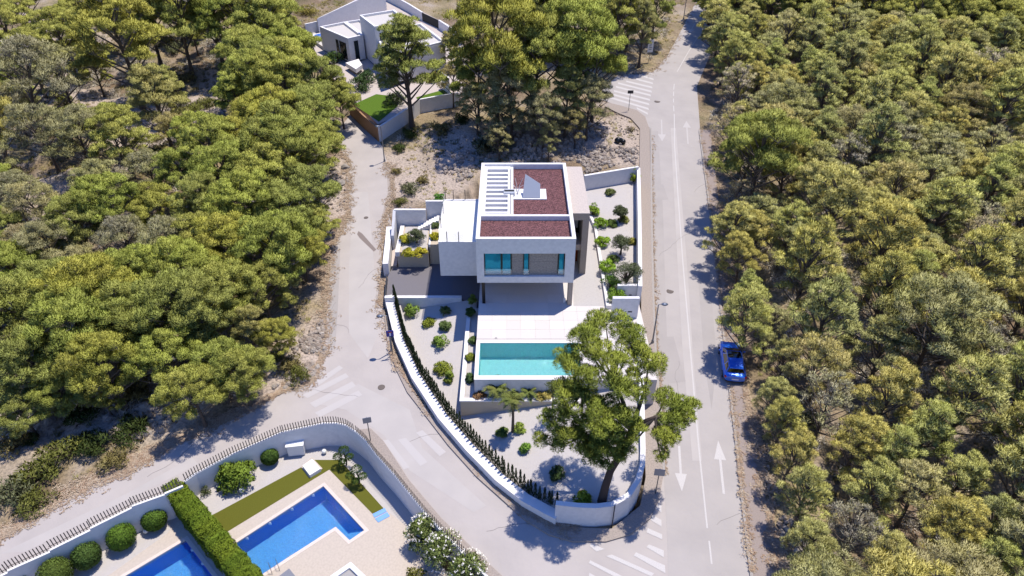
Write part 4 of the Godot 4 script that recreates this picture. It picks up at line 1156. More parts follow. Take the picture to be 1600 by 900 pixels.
	for k in olives.size():
		var e: Array = olives[k]
		var s := bush(90 + k, e[1] * 1.2, e[3] * 1.1, 28, 150, 0.12, 0.026, sil, 0.55)
		for m in [s[0], s[1]]:
			for q in m.v.size(): m.v[q].y += e[2] - 0.25 * e[3]
		s[0].col = Color(0.13, 0.11, 0.09)
		s[0].tube([Vector3(0, -0.2, 0), Vector3(0.05, e[2] * 0.6, 0.03), Vector3(0, e[2] + 0.3, 0)], [0.13, 0.09, 0.06], 6)
		plant("olive_tree", s, e[4], "olive tree", e[0], leaf)
	# palms and a cycad
	palm("date palm", Vector3(0.048, 0.571, -35.408), 3.3, 1.0, 20, 50, "tall slim palm with feathery crown in front of the pool")
	palm("palm", Vector3(-1.182, 1.62, -38.032), 0.75, 1.15, 22, 51, "short bushy palm on the ledge below the pool's left half")
	palm("palm", Vector3(1.28, 1.62, -38.032), 0.5, 0.8, 12, 52, "small sparse palm on the ledge below the pool's middle")
	palm("cycad", Vector3(-6.022, 0.933, -49.184), 0.3, 0.55, 22, 53, "yellow-green cycad in the shadow strip under the retaining wall")
	# slender sapling left of the big pine
	rng.seed = 61
	var s := bush(60, 0.75, 1.5, 16, 60, 0.15, 0.028, Color(0.1, 0.125, 0.04), 0.4)
	for m in [s[0], s[1]]:
		for q in m.v.size(): m.v[q].y += 2.6
	s[0].col = BARK
	s[0].tube([Vector3(0, -0.2, 0), Vector3(0.04, 1.5, 0), Vector3(0, 3.3, 0.05)], [0.09, 0.07, 0.04], 6)
	plant("sapling", s, "slender tree with a bare dark stem just left of the big pine", "tree", Vector3(2.981, 1.211, -36.162), leaf)

func palm(kind: String, at: Vector3, h: float, r: float, n: int, seed_: int, label: String) -> void:
	rng.seed = seed_
	var o := thing("palm_tree" if kind != "cycad" else "cycad", label, "palm" if kind != "cycad" else "cycad", Vector3.ZERO)
	var tb := MB.new()
	tb.col = Color(0.17, 0.13, 0.095)
	tb.tube([Vector3(0, -0.3, 0), Vector3(0.03, h * 0.5, 0), Vector3(0, h, 0)], [0.14, 0.1, 0.11], 8)
	part("trunk", tb, bark_mat(), o)
	var m := leaf_mat("leaf_palm", Color(1, 1, 1), 0.35)
	for k in n:
		var b := MB.new()
		var a := k * 2.4 + rng.randf() * 0.4
		var up := lerpf(1.45, 0.1, float(k) / n)
		var d := Vector3(cos(a), 0, sin(a))
		var prev := Vector3(0, h, 0)
		var l := r * (0.85 + 0.3 * rng.randf())
		var base := Color(0.12, 0.155, 0.04).lerp(Color(0.17, 0.18, 0.05), rng.randf())
		var pts := []
		for i in 9:
			var t := i / 8.0
			pts.append(Vector3(0, h, 0) + d * l * t * (0.75 + 0.25 * cos(up)) + Vector3(0, l * (up * t - 0.85 * t * t), 0))
		b.col = base
		b.tube(pts, [0.018, 0.016, 0.014, 0.012, 0.01, 0.008, 0.007, 0.005, 0.003], 3, false)
		var side := d.cross(Vector3.UP)
		for i in range(1, 9):
			for j in 4:
				var p: Vector3 = pts[i - 1].lerp(pts[i], j / 4.0)
				for sgn in [-1.0, 1.0]:
					var f := 0.8 + 0.4 * rng.randf()
					b.col = base * f
					var t := (i - 1 + j / 4.0) / 8.0
					blade(b, p, (side * sgn + d * 0.7 + Vector3(0, -0.15 + 0.3 * rng.randf(), 0)).normalized(), 0.022, l * 0.36 * sin(PI * clampf(t * 0.85 + 0.12, 0, 1)), Vector3(0, 1, 0).lerp(d, 0.3).normalized())
		part("frond", b, m, o)
	o.position = at

# ---------------------------------------------------------------- the lower property with the blue pools
const YA := -2.6
const YB := -3.4
func lower_property() -> void:
	var w := white()
	var deck := rough_mat("deck", Color(0.7, 0.66, 0.61), 0.92, 1.0, 2.2, 0.02, 0.85)
	var b := MB.new()
	b.sheet([Vector3(-24.672, -2.66, -33.192), Vector3(-24.016, -2.66, -34.022), Vector3(-21.817, -2.66, -35.939), Vector3(-18.56, -2.66, -38.174), Vector3(-15.499, -2.66, -39.068), Vector3(-13.574, -2.66, -38.859), Vector3(-11.753, -2.66, -37.368), Vector3(-10.588, -2.66, -35.812), Vector3(-8.986, -2.66, -33.962), Vector3(-7.611, -2.66, -32.212), Vector3(-6.153, -2.66, -30.392), Vector3(-4.453, -2.66, -28.521), Vector3(-1.69, -2.66, -25.461), Vector3(-5.776, -2.66, -27.481), Vector3(-7.204, -2.66, -29.184), Vector3(-9.248, -2.66, -30.824), Vector3(-9.77, -2.66, -31.206), Vector3(-13.335, -2.66, -35.308), Vector3(-15.268, -2.66, -35.308), Vector3(-21.426, -2.66, -30.338), Vector3(-21.962, -2.66, -29.913)])
	struct("gravel_garden", b, gravel())
	for q in [[Vector3(-20.152, -2.6, -28.835), Vector3(-13.956, -2.6, -34.427), Vector3(-14.065, -2.6, -32.913), Vector3(-19.327, -2.6, -27.883)], [Vector3(-13.956, -2.6, -34.427), Vector3(-10.018, -2.6, -30.483), Vector3(-10.335, -2.6, -29.112), Vector3(-14.065, -2.6, -32.913)], [Vector3(-10.018, -2.6, -30.483), Vector3(-9.251, -2.6, -30.889), Vector3(-7.206, -2.6, -29.246), Vector3(-5.778, -2.6, -27.54), Vector3(-2.463, -2.6, -23.882), Vector3(-3.162, -2.6, -21.818), Vector3(-15.611, -2.6, -21.818), Vector3(-16.822, -2.6, -25.516), Vector3(-12.433, -2.6, -29.349), Vector3(-11.257, -2.6, -28.281), Vector3(-10.335, -2.6, -29.112)], [Vector3(-20.152, -2.6, -28.835), Vector3(-19.327, -2.6, -27.883), Vector3(-16.822, -2.6, -25.516), Vector3(-15.611, -2.6, -21.818), Vector3(-16.994, -2.6, -21.818), Vector3(-20.695, -2.6, -28.532)]]:
		b = MB.new()
		b.prism(q, 0.3)
		struct("pool_deck", b, deck)
	b = MB.new()
	b.prism([Vector3(-21.959, -2.58, -29.963), Vector3(-21.423, -2.58, -30.388), Vector3(-15.261, -2.58, -35.336), Vector3(-13.328, -2.58, -35.336), Vector3(-9.247, -2.58, -30.874), Vector3(-10.014, -2.58, -30.469), Vector3(-13.95, -2.58, -34.411), Vector3(-20.142, -2.58, -28.822), Vector3(-20.582, -2.58, -28.217)], 0.2)
	var lawn := struct("lawn", b, rough_mat("lawn", Color(0.38, 0.385, 0.13), 0.8, 1.0, 1.2, 0.07, 0.95, false, 0.6))
	basin("swimming_pool", [Vector3(-19.327, -2.6, -27.883), Vector3(-14.065, -2.6, -32.913), Vector3(-10.335, -2.6, -29.112), Vector3(-11.257, -2.6, -28.281), Vector3(-12.433, -2.6, -29.349), Vector3(-16.822, -2.6, -25.516)], YA, "L-shaped bright blue pool in the lower garden", true)
	# second property
	b = MB.new()
	b.sheet([Vector3(-37.421, -3.46, -24.584), Vector3(-34.252, -3.46, -26.498), Vector3(-32.24, -3.46, -28.096), Vector3(-30.278, -3.46, -29.836), Vector3(-28.129, -3.46, -31.735), Vector3(-26.173, -3.46, -32.874), Vector3(-25.138, -3.46, -33.696), Vector3(-23.699, -3.46, -31.791), Vector3(-24.155, -3.46, -31.126), Vector3(-24.531, -3.46, -29.366), Vector3(-28.547, -3.46, -24.496), Vector3(-30.415, -3.46, -21.856)])
	struct("gravel_garden", b, gravel())
	for q in [[Vector3(-28.552, -3.4, -24.55), Vector3(-24.538, -3.4, -29.429), Vector3(-23.066, -3.4, -28.914), Vector3(-26.114, -3.4, -26.134), Vector3(-27.712, -3.4, -24.55)], [Vector3(-23.066, -3.4, -28.914), Vector3(-24.538, -3.4, -29.429), Vector3(-24.164, -3.4, -31.193), Vector3(-20.289, -3.4, -28.057), Vector3(-16.795, -3.4, -24.55), Vector3(-18.475, -3.4, -24.55)]]:
		b = MB.new()
		b.prism(q, 0.3)
		struct("pool_deck", b, deck)
	basin("swimming_pool", [Vector3(-23.066, -3.4, -28.914), Vector3(-18.475, -3.4, -24.55), Vector3(-20.132, -3.4, -22.228), Vector3(-28.587, -3.4, -22.228), Vector3(-27.712, -3.4, -24.55), Vector3(-26.114, -3.4, -26.134)], YB, "darker blue pool at the photo's lower left corner", false)
	# walls and fences
	var wa := [Vector3(-23.447, -0.706, -31.784), Vector3(-22.885, -0.651, -32.42), Vector3(-20.704, -0.485, -34.106), Vector3(-17.521, -0.273, -36.038), Vector3(-14.591, -0.14, -36.793), Vector3(-13.552, -0.109, -36.797), Vector3(-12.765, -0.099, -36.56), Vector3(-11.921, -0.11, -35.956), Vector3(-11.057, -0.132, -35.154), Vector3(-9.974, -0.185, -33.734), Vector3(-8.476, -0.242, -32.037), Vector3(-7.19, -0.3, -30.43), Vector3(-5.821, -0.359, -28.753), Vector3(-4.219, -0.415, -27.021), Vector3(-2.452, -0.471, -25.208), Vector3(-0.591, -0.539, -23.138)]
	b = MB.new()
	b.wall(wa, 0.0, -0.17, [YA - 0.3])
	var o := thing("retaining_wall", "curved white retaining wall round the L-shaped pool's garden", "wall")
	part("wall", b, w, o)
	var picket := BoxMesh.new()
	picket.size = Vector3(0.06, 0.8, 0.03)
	picket.material = plain("picket", Color(0.4, 0.36, 0.33), 0.7, 0.1)
	var spans := [[0, 2, "beyond the hedge"], [2, 3, "above the large leafy shrub"], [3, 4, "above the white cabinet"], [4, 7, "at the top of the bend"], [7, 9, "right of the bend"], [9, 10, "above the cloud-pruned trees"], [10, 11, "above the blue mats"], [11, 12, "below the blue mats"], [12, 14, "behind the white oleander"]]
	for s in spans:
		fence(wa.slice(s[0], s[1] + 1), picket, "grey picket fence on the white wall " + s[2], 0.0)
	o = thing("retaining_wall", "stepped white retaining wall above the darker blue pool", "wall")
	var wb := [Vector3(-23.526, -0.674, -31.535), Vector3(-24.56, -0.744, -30.874), Vector3(-26.47, -0.861, -29.89), Vector3(-28.606, -1.025, -28.214), Vector3(-30.572, -1.177, -26.667), Vector3(-32.619, -1.322, -25.284), Vector3(-34.671, -1.477, -23.716)]
	var where := ["left of the hedge top", "above the two upper clipped balls", "above the middle clipped ball", "above the low white box", "at the lower left corner", "running out of the photo's left edge"]
	for k in wb.size() - 1:
		var mid: float = (wb[k].y + wb[k + 1].y) * 0.5
		var a := Vector3(wb[k].x, mid, wb[k].z)
		var e := Vector3(wb[k + 1].x, mid, wb[k + 1].z)
		b = MB.new()
		b.wall([a, e], -0.16, 0.0, [YB - 0.3])
		part("wall_section", b, w, o)
		fence([e, a], picket, "grey picket fence section " + where[k], 0.0)
	# loose things in the lower gardens
	var box_white := rough_mat("cabinet_white", Color(0.85, 0.85, 0.84), 0.95, 1.0, 1.0, 0.03, 0.6)
	cabinet(Vector3(-16.758, -2.6, -35.761), 1.25, 0.55, 1.15, 0.14, "white louvred cabinet against the curved wall", box_white)
	cabinet(Vector3(-30.731, -3.4, -27.467), 1.6, 0.8, 1.0, 0.5, "low white box against the stepped wall", box_white)
	o = thing("hatch_cover", "white low hatch cover lying on the lawn", "hatch cover")
	b = MB.new()
	b.prism([Vector3(-15.966, -2.25, -34.508), Vector3(-15.385, -2.25, -35.155), Vector3(-14.516, -2.25, -34.235), Vector3(-15.194, -2.25, -33.606)], 0.33)
	part("cover", b, box_white, o)
	b = MB.new()
	b.prism([Vector3(-16.161, -2.5, -34.621), Vector3(-15.513, -2.5, -35.52), Vector3(-14.456, -2.5, -34.438), Vector3(-15.283, -2.5, -33.597)], 0.1)
	part("rim", b, rough_mat("deck", Color(0.7, 0.66, 0.61), 0.9, 1.0, 2.0), o)
	for q in [[Vector3(-10.004, -2.56, -30.428), Vector3(-9.208, -2.56, -30.942), Vector3(-9.026, -2.56, -30.643), Vector3(-9.82, -2.56, -30.134)], [Vector3(-9.762, -2.56, -30.054), Vector3(-8.972, -2.56, -30.589), Vector3(-8.743, -2.56, -30.267), Vector3(-9.484, -2.56, -29.738)]]:
		b = MB.new()
		b.prism(q, 0.1)
		tag(part("pool_mat", b, rough_mat("mat_blue", Color(0.46, 0.63, 0.86), 0.9, 1.0, 0.7)), "pale blue mat at the lawn's end, %s of the two" % ("upper" if q[0].z < Vector3(-9.887, -2.56, -30.267).z else "lower"), "mat")
	var lamp := plain("globe_white", Color(0.83, 0.83, 0.8), 0.3)
	var spots := [[Vector3(-14.668, -2.6, -36.015), "white globe lamp on the gravel beside the cabinet"], [Vector3(-19.95, -2.6, -32.337), "pale globe lamp under the large leafy shrub"], [Vector3(-26.066, -3.4, -29.481), "pale globe lamp beside the uppermost clipped ball"], [Vector3(-29.462, -3.4, -26.698), "pale globe lamp beside the lowest full clipped ball"]]
	for s in spots:
		o = thing("globe_lamp", s[1], "garden lamp", Vector3.ZERO, "globe lamps in the lower gardens")
		b = MB.new()
		b.ball(Vector3(0, 0.2, 0), Vector3(0.2, 0.2, 0.2), 14)
		part("globe", b, lamp, o)
		b = MB.new()
		b.tube([Vector3(0, -0.02, 0), Vector3(0, 0.05, 0)], [0.1, 0.09], 10)
		part("base", b, plain("post_dark", Color(0.2, 0.2, 0.22)), o)
		o.position = s[0]
	# pool ladder
	o = thing("pool_ladder", "steel pool ladder at the near end of the L-shaped pool", "ladder")
	var lp: Vector3 = Vector3(-16.046, -2.6, -26.067)
	for k in 2:
		b = MB.new()
		var p := lp + Vector3(0.42 * k, 0, -0.26 * k)
		b.tube([p + Vector3(0.15, 0, 0.3), p + Vector3(0.1, 0.7, 0.2), p + Vector3(-0.1, 0.75, -0.1), p + Vector3(-0.2, 0.0, -0.3), p + Vector3(-0.2, -1.0, -0.3)], [0.022, 0.022, 0.022, 0.022, 0.022], 5)
		part("rail", b, plain("steel", Color(0.6, 0.6, 0.62), 0.35, 0.8), o)
	# corner of a white roof and a grey canopy at the photo's foot
	o = thing("pool_house", "corner of a white flat-roofed pool house at the photo's foot", "building")
	var roof := [Vector3(-10.183, 0.1, -24.941), Vector3(-7.539, 0.1, -22.651), Vector3(-9.471, 0.1, -21), Vector3(-11.792, 0.1, -23.518)]
	b = MB.new()
	b.prism(roof.map(func(q): return q - Vector3(0, 0.18, 0)), 2.5)
	part("wall", b, w, o)
	b = MB.new()
	b.wall(roof, 0.0, 0.26, [-0.2], true)
	b.wall(roof, 0.0, -0.04, [-0.2], true)
	part("parapet", b, w, o)
	b = MB.new()
	b.sheet(roof, -0.17)
	part("roof", b, rough_mat("roof_grey", Color(0.6, 0.59, 0.58), 0.9, 1.0, 1.0), o)
	o = thing("canopy", "grey flat canopy corner beside the pool ladder", "canopy")
	b = MB.new()
	b.prism([Vector3(-14.2, -0.6, -24.976), Vector3(-12.897, -0.6, -23.676), Vector3(-13.977, -0.6, -22.355), Vector3(-15.349, -0.6, -23.761)], 0.1)
	part("top", b, rough_mat("canopy_grey", Color(0.47, 0.48, 0.51), 0.9, 1.0, 1.0), o)
	for q in [Vector3(-14.178, -0.6, -24.887), Vector3(-12.977, -0.6, -23.676), Vector3(-15.23, -0.6, -23.761)]:
		part("leg", bx(q + Vector3(-0.05, -2.0, 0.02), q + Vector3(0.05, -0.1, 0.12)), plain("post_dark", Color(0.2, 0.2, 0.22)), o)
	lower_plants()

func fence(line: Array, picket: Mesh, label: String, lift: float) -> void:
	var o := thing("picket_fence", label, "fence", Vector3.ZERO, "fence sections on the lower garden walls")
	var rail := MB.new()
	var top := line.map(func(q): return q + Vector3(0, 0.16 + lift, 0))
	rail.wall(top, -0.1, -0.07, top.map(func(q): return q.y - 0.04))
	part("rail", rail, picket.material, o)
	var carry := 0.1
	for k in line.size() - 1:
		var a: Vector3 = line[k]
		var e: Vector3 = line[k + 1]
		var l := Vector2(a.x, a.z).distance_to(Vector2(e.x, e.z))
		var d := (e - a) / l
		var nn := Vector3(-d.z, 0, d.x).normalized()
		while carry < l:
			var p := a + d * carry + nn * -0.05
			piece("picket", picket, o, Transform3D(Basis(Vector3(d.x, 0, d.z).normalized(), Vector3.UP, nn), p + Vector3(0, 0.36 + lift, 0)))
			carry += 0.2
		carry -= l

func cabinet(at: Vector3, wide: float, deep: float, high: float, turn: float, label: String, m: Material) -> void:
	var o := thing("garden_cabinet", label, "cabinet", Vector3.ZERO)
	part("body", bx(Vector3(-wide / 2, 0, -deep), Vector3(wide / 2, high - 0.06, 0)), m, o)
	part("lid", bx(Vector3(-wide / 2 - 0.06, high - 0.06, -deep - 0.04), Vector3(wide / 2 + 0.06, high, 0.07)), m, o)
	for k in 2:
		var x := -wide / 4 + k * wide / 2
		part("door", bx(Vector3(x - wide / 4 + 0.03, 0.06, 0), Vector3(x + wide / 4 - 0.03, high - 0.12, 0.02)), m, o)
	o.position = at
	o.rotation.y = turn

func basin(called: String, rim: Array, y: float, label: String, steps: bool) -> void:
	var o := thing(called, label, "swimming pool")
	var tile := rough_mat("pool_tile_blue", Color(0.32, 0.62, 0.8), 0.72, 1.0, 1.6, 0.06, 0.5, false, 0.0, FastNoiseLite.TYPE_CELLULAR)  # cell speckle painted into the tile imitates rippling light on the bottom
	var wall_tile := rough_mat("pool_wall_blue", Color(0.1, 0.29, 0.72), 0.75, 1.0, 0.8, 0.05, 0.5, false, 0.0, FastNoiseLite.TYPE_CELLULAR)
	var b := MB.new()
	b.sheet(rim, -1.6)
	part("pool_floor", b, tile, o)
	b = MB.new()
	for k in rim.size():
		var a: Vector3 = rim[k]
		var e: Vector3 = rim[(k + 1) % rim.size()]
		b.quad(a, e, e - Vector3(0, 1.6, 0), a - Vector3(0, 1.6, 0))
	part("pool_wall", b, wall_tile, o)
	b = MB.new()
	b.sheet(rim, -0.1)
	part("water", b, water("pool_water_blue", Color(0.1, 0.42, 0.85), 0.2), o)
	b = MB.new()
	var r2 := rim.map(func(q): return q + Vector3(0, 0.02, 0))
	var side := 1.0 if Geometry2D.is_polygon_clockwise(fl(rim)) else -1.0
	b.wall(r2, -0.03 * side, 0.22 * side, [y - 0.1], true)
	part("coping", b, rough_mat("deck_coping", Color(0.79, 0.74, 0.7), 0.92, 1.0, 1.5), o)
	if steps:
		var c: Vector3 = rim[2]
		var d: Vector3 = rim[3]
		var u: Vector3 = (rim[1] - rim[2]).normalized()
		for k in 4:
			b = MB.new()
			b.prism([c + u * 0.33 * k - Vector3(0, 0.3 + 0.3 * k, 0), d + u * 0.33 * k - Vector3(0, 0.3 + 0.3 * k, 0), d + u * 0.33 * (k + 1) - Vector3(0, 0.3 + 0.3 * k, 0), c + u * 0.33 * (k + 1) - Vector3(0, 0.3 + 0.3 * k, 0)], 1.2 - 0.3 * k)
			part("step", b, tile, o)
	for k in 4:
		var p: Vector3 = rim[0].lerp(rim[1], 0.15 + 0.24 * k)
		b = MB.new()
		b.box(p + Vector3(-0.12, -0.35, -0.02), p + Vector3(0.12, -0.15, 0.06))
		part("pool_light", b, plain("globe_white", Color(0.83, 0.83, 0.8), 0.3), o)

func lower_plants() -> void:
	var leaf := leaf_mat("leaf_shrub", Color(1, 1, 1), 0.4)
	# clipped balls
	var balls := [[Vector3(-25.505, -3.4, -30.006), 0.86, Color(0.075, 0.13, 0.02), "clipped green ball bush nearest the hedge"], [Vector3(-27.135, -3.4, -28.508), 0.97, Color(0.085, 0.15, 0.02), "bright clipped ball bush, second from the hedge"], [Vector3(-28.864, -3.4, -27.08), 0.95, Color(0.06, 0.1, 0.025), "dark clipped ball bush, third from the hedge"], [Vector3(-30.189, -3.4, -25.673), 1.1, Color(0.08, 0.115, 0.025), "large clipped ball bush cut by the photo's lower edge"], [Vector3(-32.595, -3.4, -25.536), 0.75, Color(0.085, 0.13, 0.02), "clipped ball bush at the lower left corner of the photo"], [Vector3(-18.578, -2.6, -35.134), 0.68, Color(0.055, 0.095, 0.02), "dark clipped ball bush left of the white cabinet"]]
	for k in balls.size():
		var e: Array = balls[k]
		rng.seed = 200 + k
		var tb := MB.new()
		tb.col = Color(0.13, 0.1, 0.08)
		tb.tube([Vector3(0, -0.1, 0), Vector3(0, e[1], 0)], [0.08, 0.05], 5)
		var cb := MB.new()
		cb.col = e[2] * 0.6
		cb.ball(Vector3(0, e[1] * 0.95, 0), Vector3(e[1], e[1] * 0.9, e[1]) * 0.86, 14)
		for q in 3400:
			var d := rdir()
			var f := 0.65 + 0.7 * rng.randf()
			cb.col = e[2] * f * 1.4
			var lump := 1.0 + 0.05 * noise.get_noise_3dv(d * 60.0)
			blade(cb, Vector3(0, e[1] * 0.95, 0) + d * Vector3(e[1], e[1] * 0.92, e[1]) * (0.86 + 0.12 * rng.randf()) * lump, (d + rdir() * 0.9).normalized(), 0.03, 0.085, (d + rdir() * 0.3).normalized())
		plant("ball_bush", [tb, cb], e[3], "bush", e[0], leaf, "clipped ball bushes in the lower gardens")
	# hedge between the two gardens
	rng.seed = 220
	var ha: Vector3 = Vector3(-24.687, -0.9, -31.992)
	var hb: Vector3 = Vector3(-16.078, -0.9, -23.979)
	var cb := MB.new()
	var d := (hb - ha)
	d.y = 0
	var l := d.length()
	d /= l
	var s := Vector3(-d.z, 0, d.x)
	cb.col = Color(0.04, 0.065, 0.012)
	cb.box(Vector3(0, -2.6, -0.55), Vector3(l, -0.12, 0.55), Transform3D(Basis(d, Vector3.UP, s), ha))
	for k in 30000:
		var u := rng.randf() * l
		var lump := 0.12 * noise.get_noise_2d(u * 22.0, 4.0) + 0.07 * noise.get_noise_2d(u * 60.0, 9.0)
		var q := Vector3()
		var nn := Vector3()
		var pick := rng.randf()
		if pick < 0.5:
			var v := (rng.randf() * 2 - 1) * (0.72 + lump)
			q = ha + d * u + s * v + Vector3(0, lump * 1.2 + 0.13 * noise.get_noise_2d(u * 40.0, v * 40.0) - 0.25 * pow(absf(v) / 0.75, 4.0), 0)
			nn = (Vector3.UP + s * v * 0.7 + rdir() * 0.3).normalized()
		else:
			var sg := 1.0 if rng.randf() < 0.5 else -1.0
			var y := -rng.randf() * 2.3 - 0.1
			q = ha + d * u + s * sg * (0.66 + lump + 0.1 * noise.get_noise_2d(u * 30.0, y * 30.0)) + Vector3(0, y, 0)
			nn = (s * sg + Vector3.UP * 0.3 + rdir() * 0.3).normalized()
		var f := 0.65 + 0.7 * rng.randf()
		var base := Color(0.1, 0.155, 0.018).lerp(Color(0.14, 0.185, 0.02), noise.get_noise_2d(u * 15.0, 0.0) + 0.5)
		cb.col = base * f
		blade(cb, q, (nn + rdir() * 0.8).normalized(), 0.035, 0.12, nn)
	tag(part("hedge", cb, leaf), "long clipped green hedge between the two lower pools", "hedge")
	# large leafy shrub, small shrub
	plant("large_shrub", bush(230, 1.5, 2.0, 34, 90, 0.2, 0.085, Color(0.14, 0.2, 0.03), 0.55), "large bright green leafy shrub beside the lawn", "shrub", Vector3(-20.571, -2.6, -33.321), leaf)
	plant("small_shrub", bush(231, 0.45, 0.9, 10, 40, 0.1, 0.03, Color(0.08, 0.1, 0.04), 0.4), "thin small shrub between the hedge and the leafy shrub", "shrub", Vector3(-22.604, -2.6, -32.28), leaf)
	# cloud-pruned trees
	var clouds := [[Vector3(-12.749, -2.6, -34.887), "cloud-pruned small tree at the head of the lawn"], [Vector3(-11.445, -2.6, -33.087), "cloud-pruned small tree halfway along the lawn's right edge"]]
	for k in 2:
		rng.seed = 240 + k
		var tb := MB.new()
		cb = MB.new()
		tb.col = Color(0.1, 0.085, 0.07)
		tb.tube([Vector3(0, -0.1, 0), Vector3(0.1, 0.5, 0), Vector3(-0.05, 1.3, 0)], [0.07, 0.05, 0.03], 5)
		for e in [[Vector3(0, 1.5, -0.1), 0.42], [Vector3(-0.5, 1.0, 0.1), 0.36], [Vector3(0.42, 1.05, 0.15), 0.34], [Vector3(-0.1, 0.8, 0.4), 0.3]]:
			tb.col = Color(0.1, 0.085, 0.07)
			tb.tube([Vector3(0.05, 0.55, 0), e[0]], [0.04, 0.025], 4, false)
			puff(cb, e[0], e[1], 0.75, 420, 0.09, 0.03, Color(0.05, 0.09, 0.022), 0.9)
		plant("cloud_tree", [tb, cb], clouds[k][1], "topiary", clouds[k][0], leaf)
	# white oleanders on the lane corner
	var ol := [[Vector3(-6.054, -2.2, -27.966), 1.15, "white-flowering oleander nearest the deck, uppermost of the clump"], [Vector3(-4.444, -2, -26.581), 1.35, "white-flowering oleander in the middle of the clump by the lane"], [Vector3(-2.691, -1.8, -24.948), 1.3, "white-flowering oleander at the lower end of the clump by the lane"]]
	for k in 3:
		var e: Array = ol[k]
		var sh := bush(250 + k, e[1], 2.6, 34, 100, 0.17, 0.035, Color(0.17, 0.215, 0.065), 0.6)
		var o := plant("oleander", sh, e[2], "shrub", e[0], leaf, "white oleanders beside the lane")
		rng.seed = 260 + k
		var fb := MB.new()
		for q in 85:
			var dd := rdir()
			dd.y = absf(dd.y)
			var p := Vector3(dd.x * e[1], 0.35 + dd.y * 2.3, dd.z * e[1]) * 1.0
			for i in 7:
				fb.col = Color(0.8, 0.78, 0.72)
				blade(fb, p + rdir() * 0.06, (dd + rdir()).normalized(), 0.035, 0.08, (dd + Vector3.UP * 0.5).normalized())
		for q in fb.v.size(): fb.v[q] += o.position
		part("flowers", fb, leaf_mat("petal", Color(1, 1, 1), 0.3), o).set_meta("kind", "stuff")
	plant("small_shrub", bush(270, 0.7, 1.0, 14, 60, 0.12, 0.04, Color(0.16, 0.16, 0.03), 0.5), "yellowish shrub in the dark corner below the oleanders", "shrub", Vector3(-6.33, -2.6, -25.425), leaf)

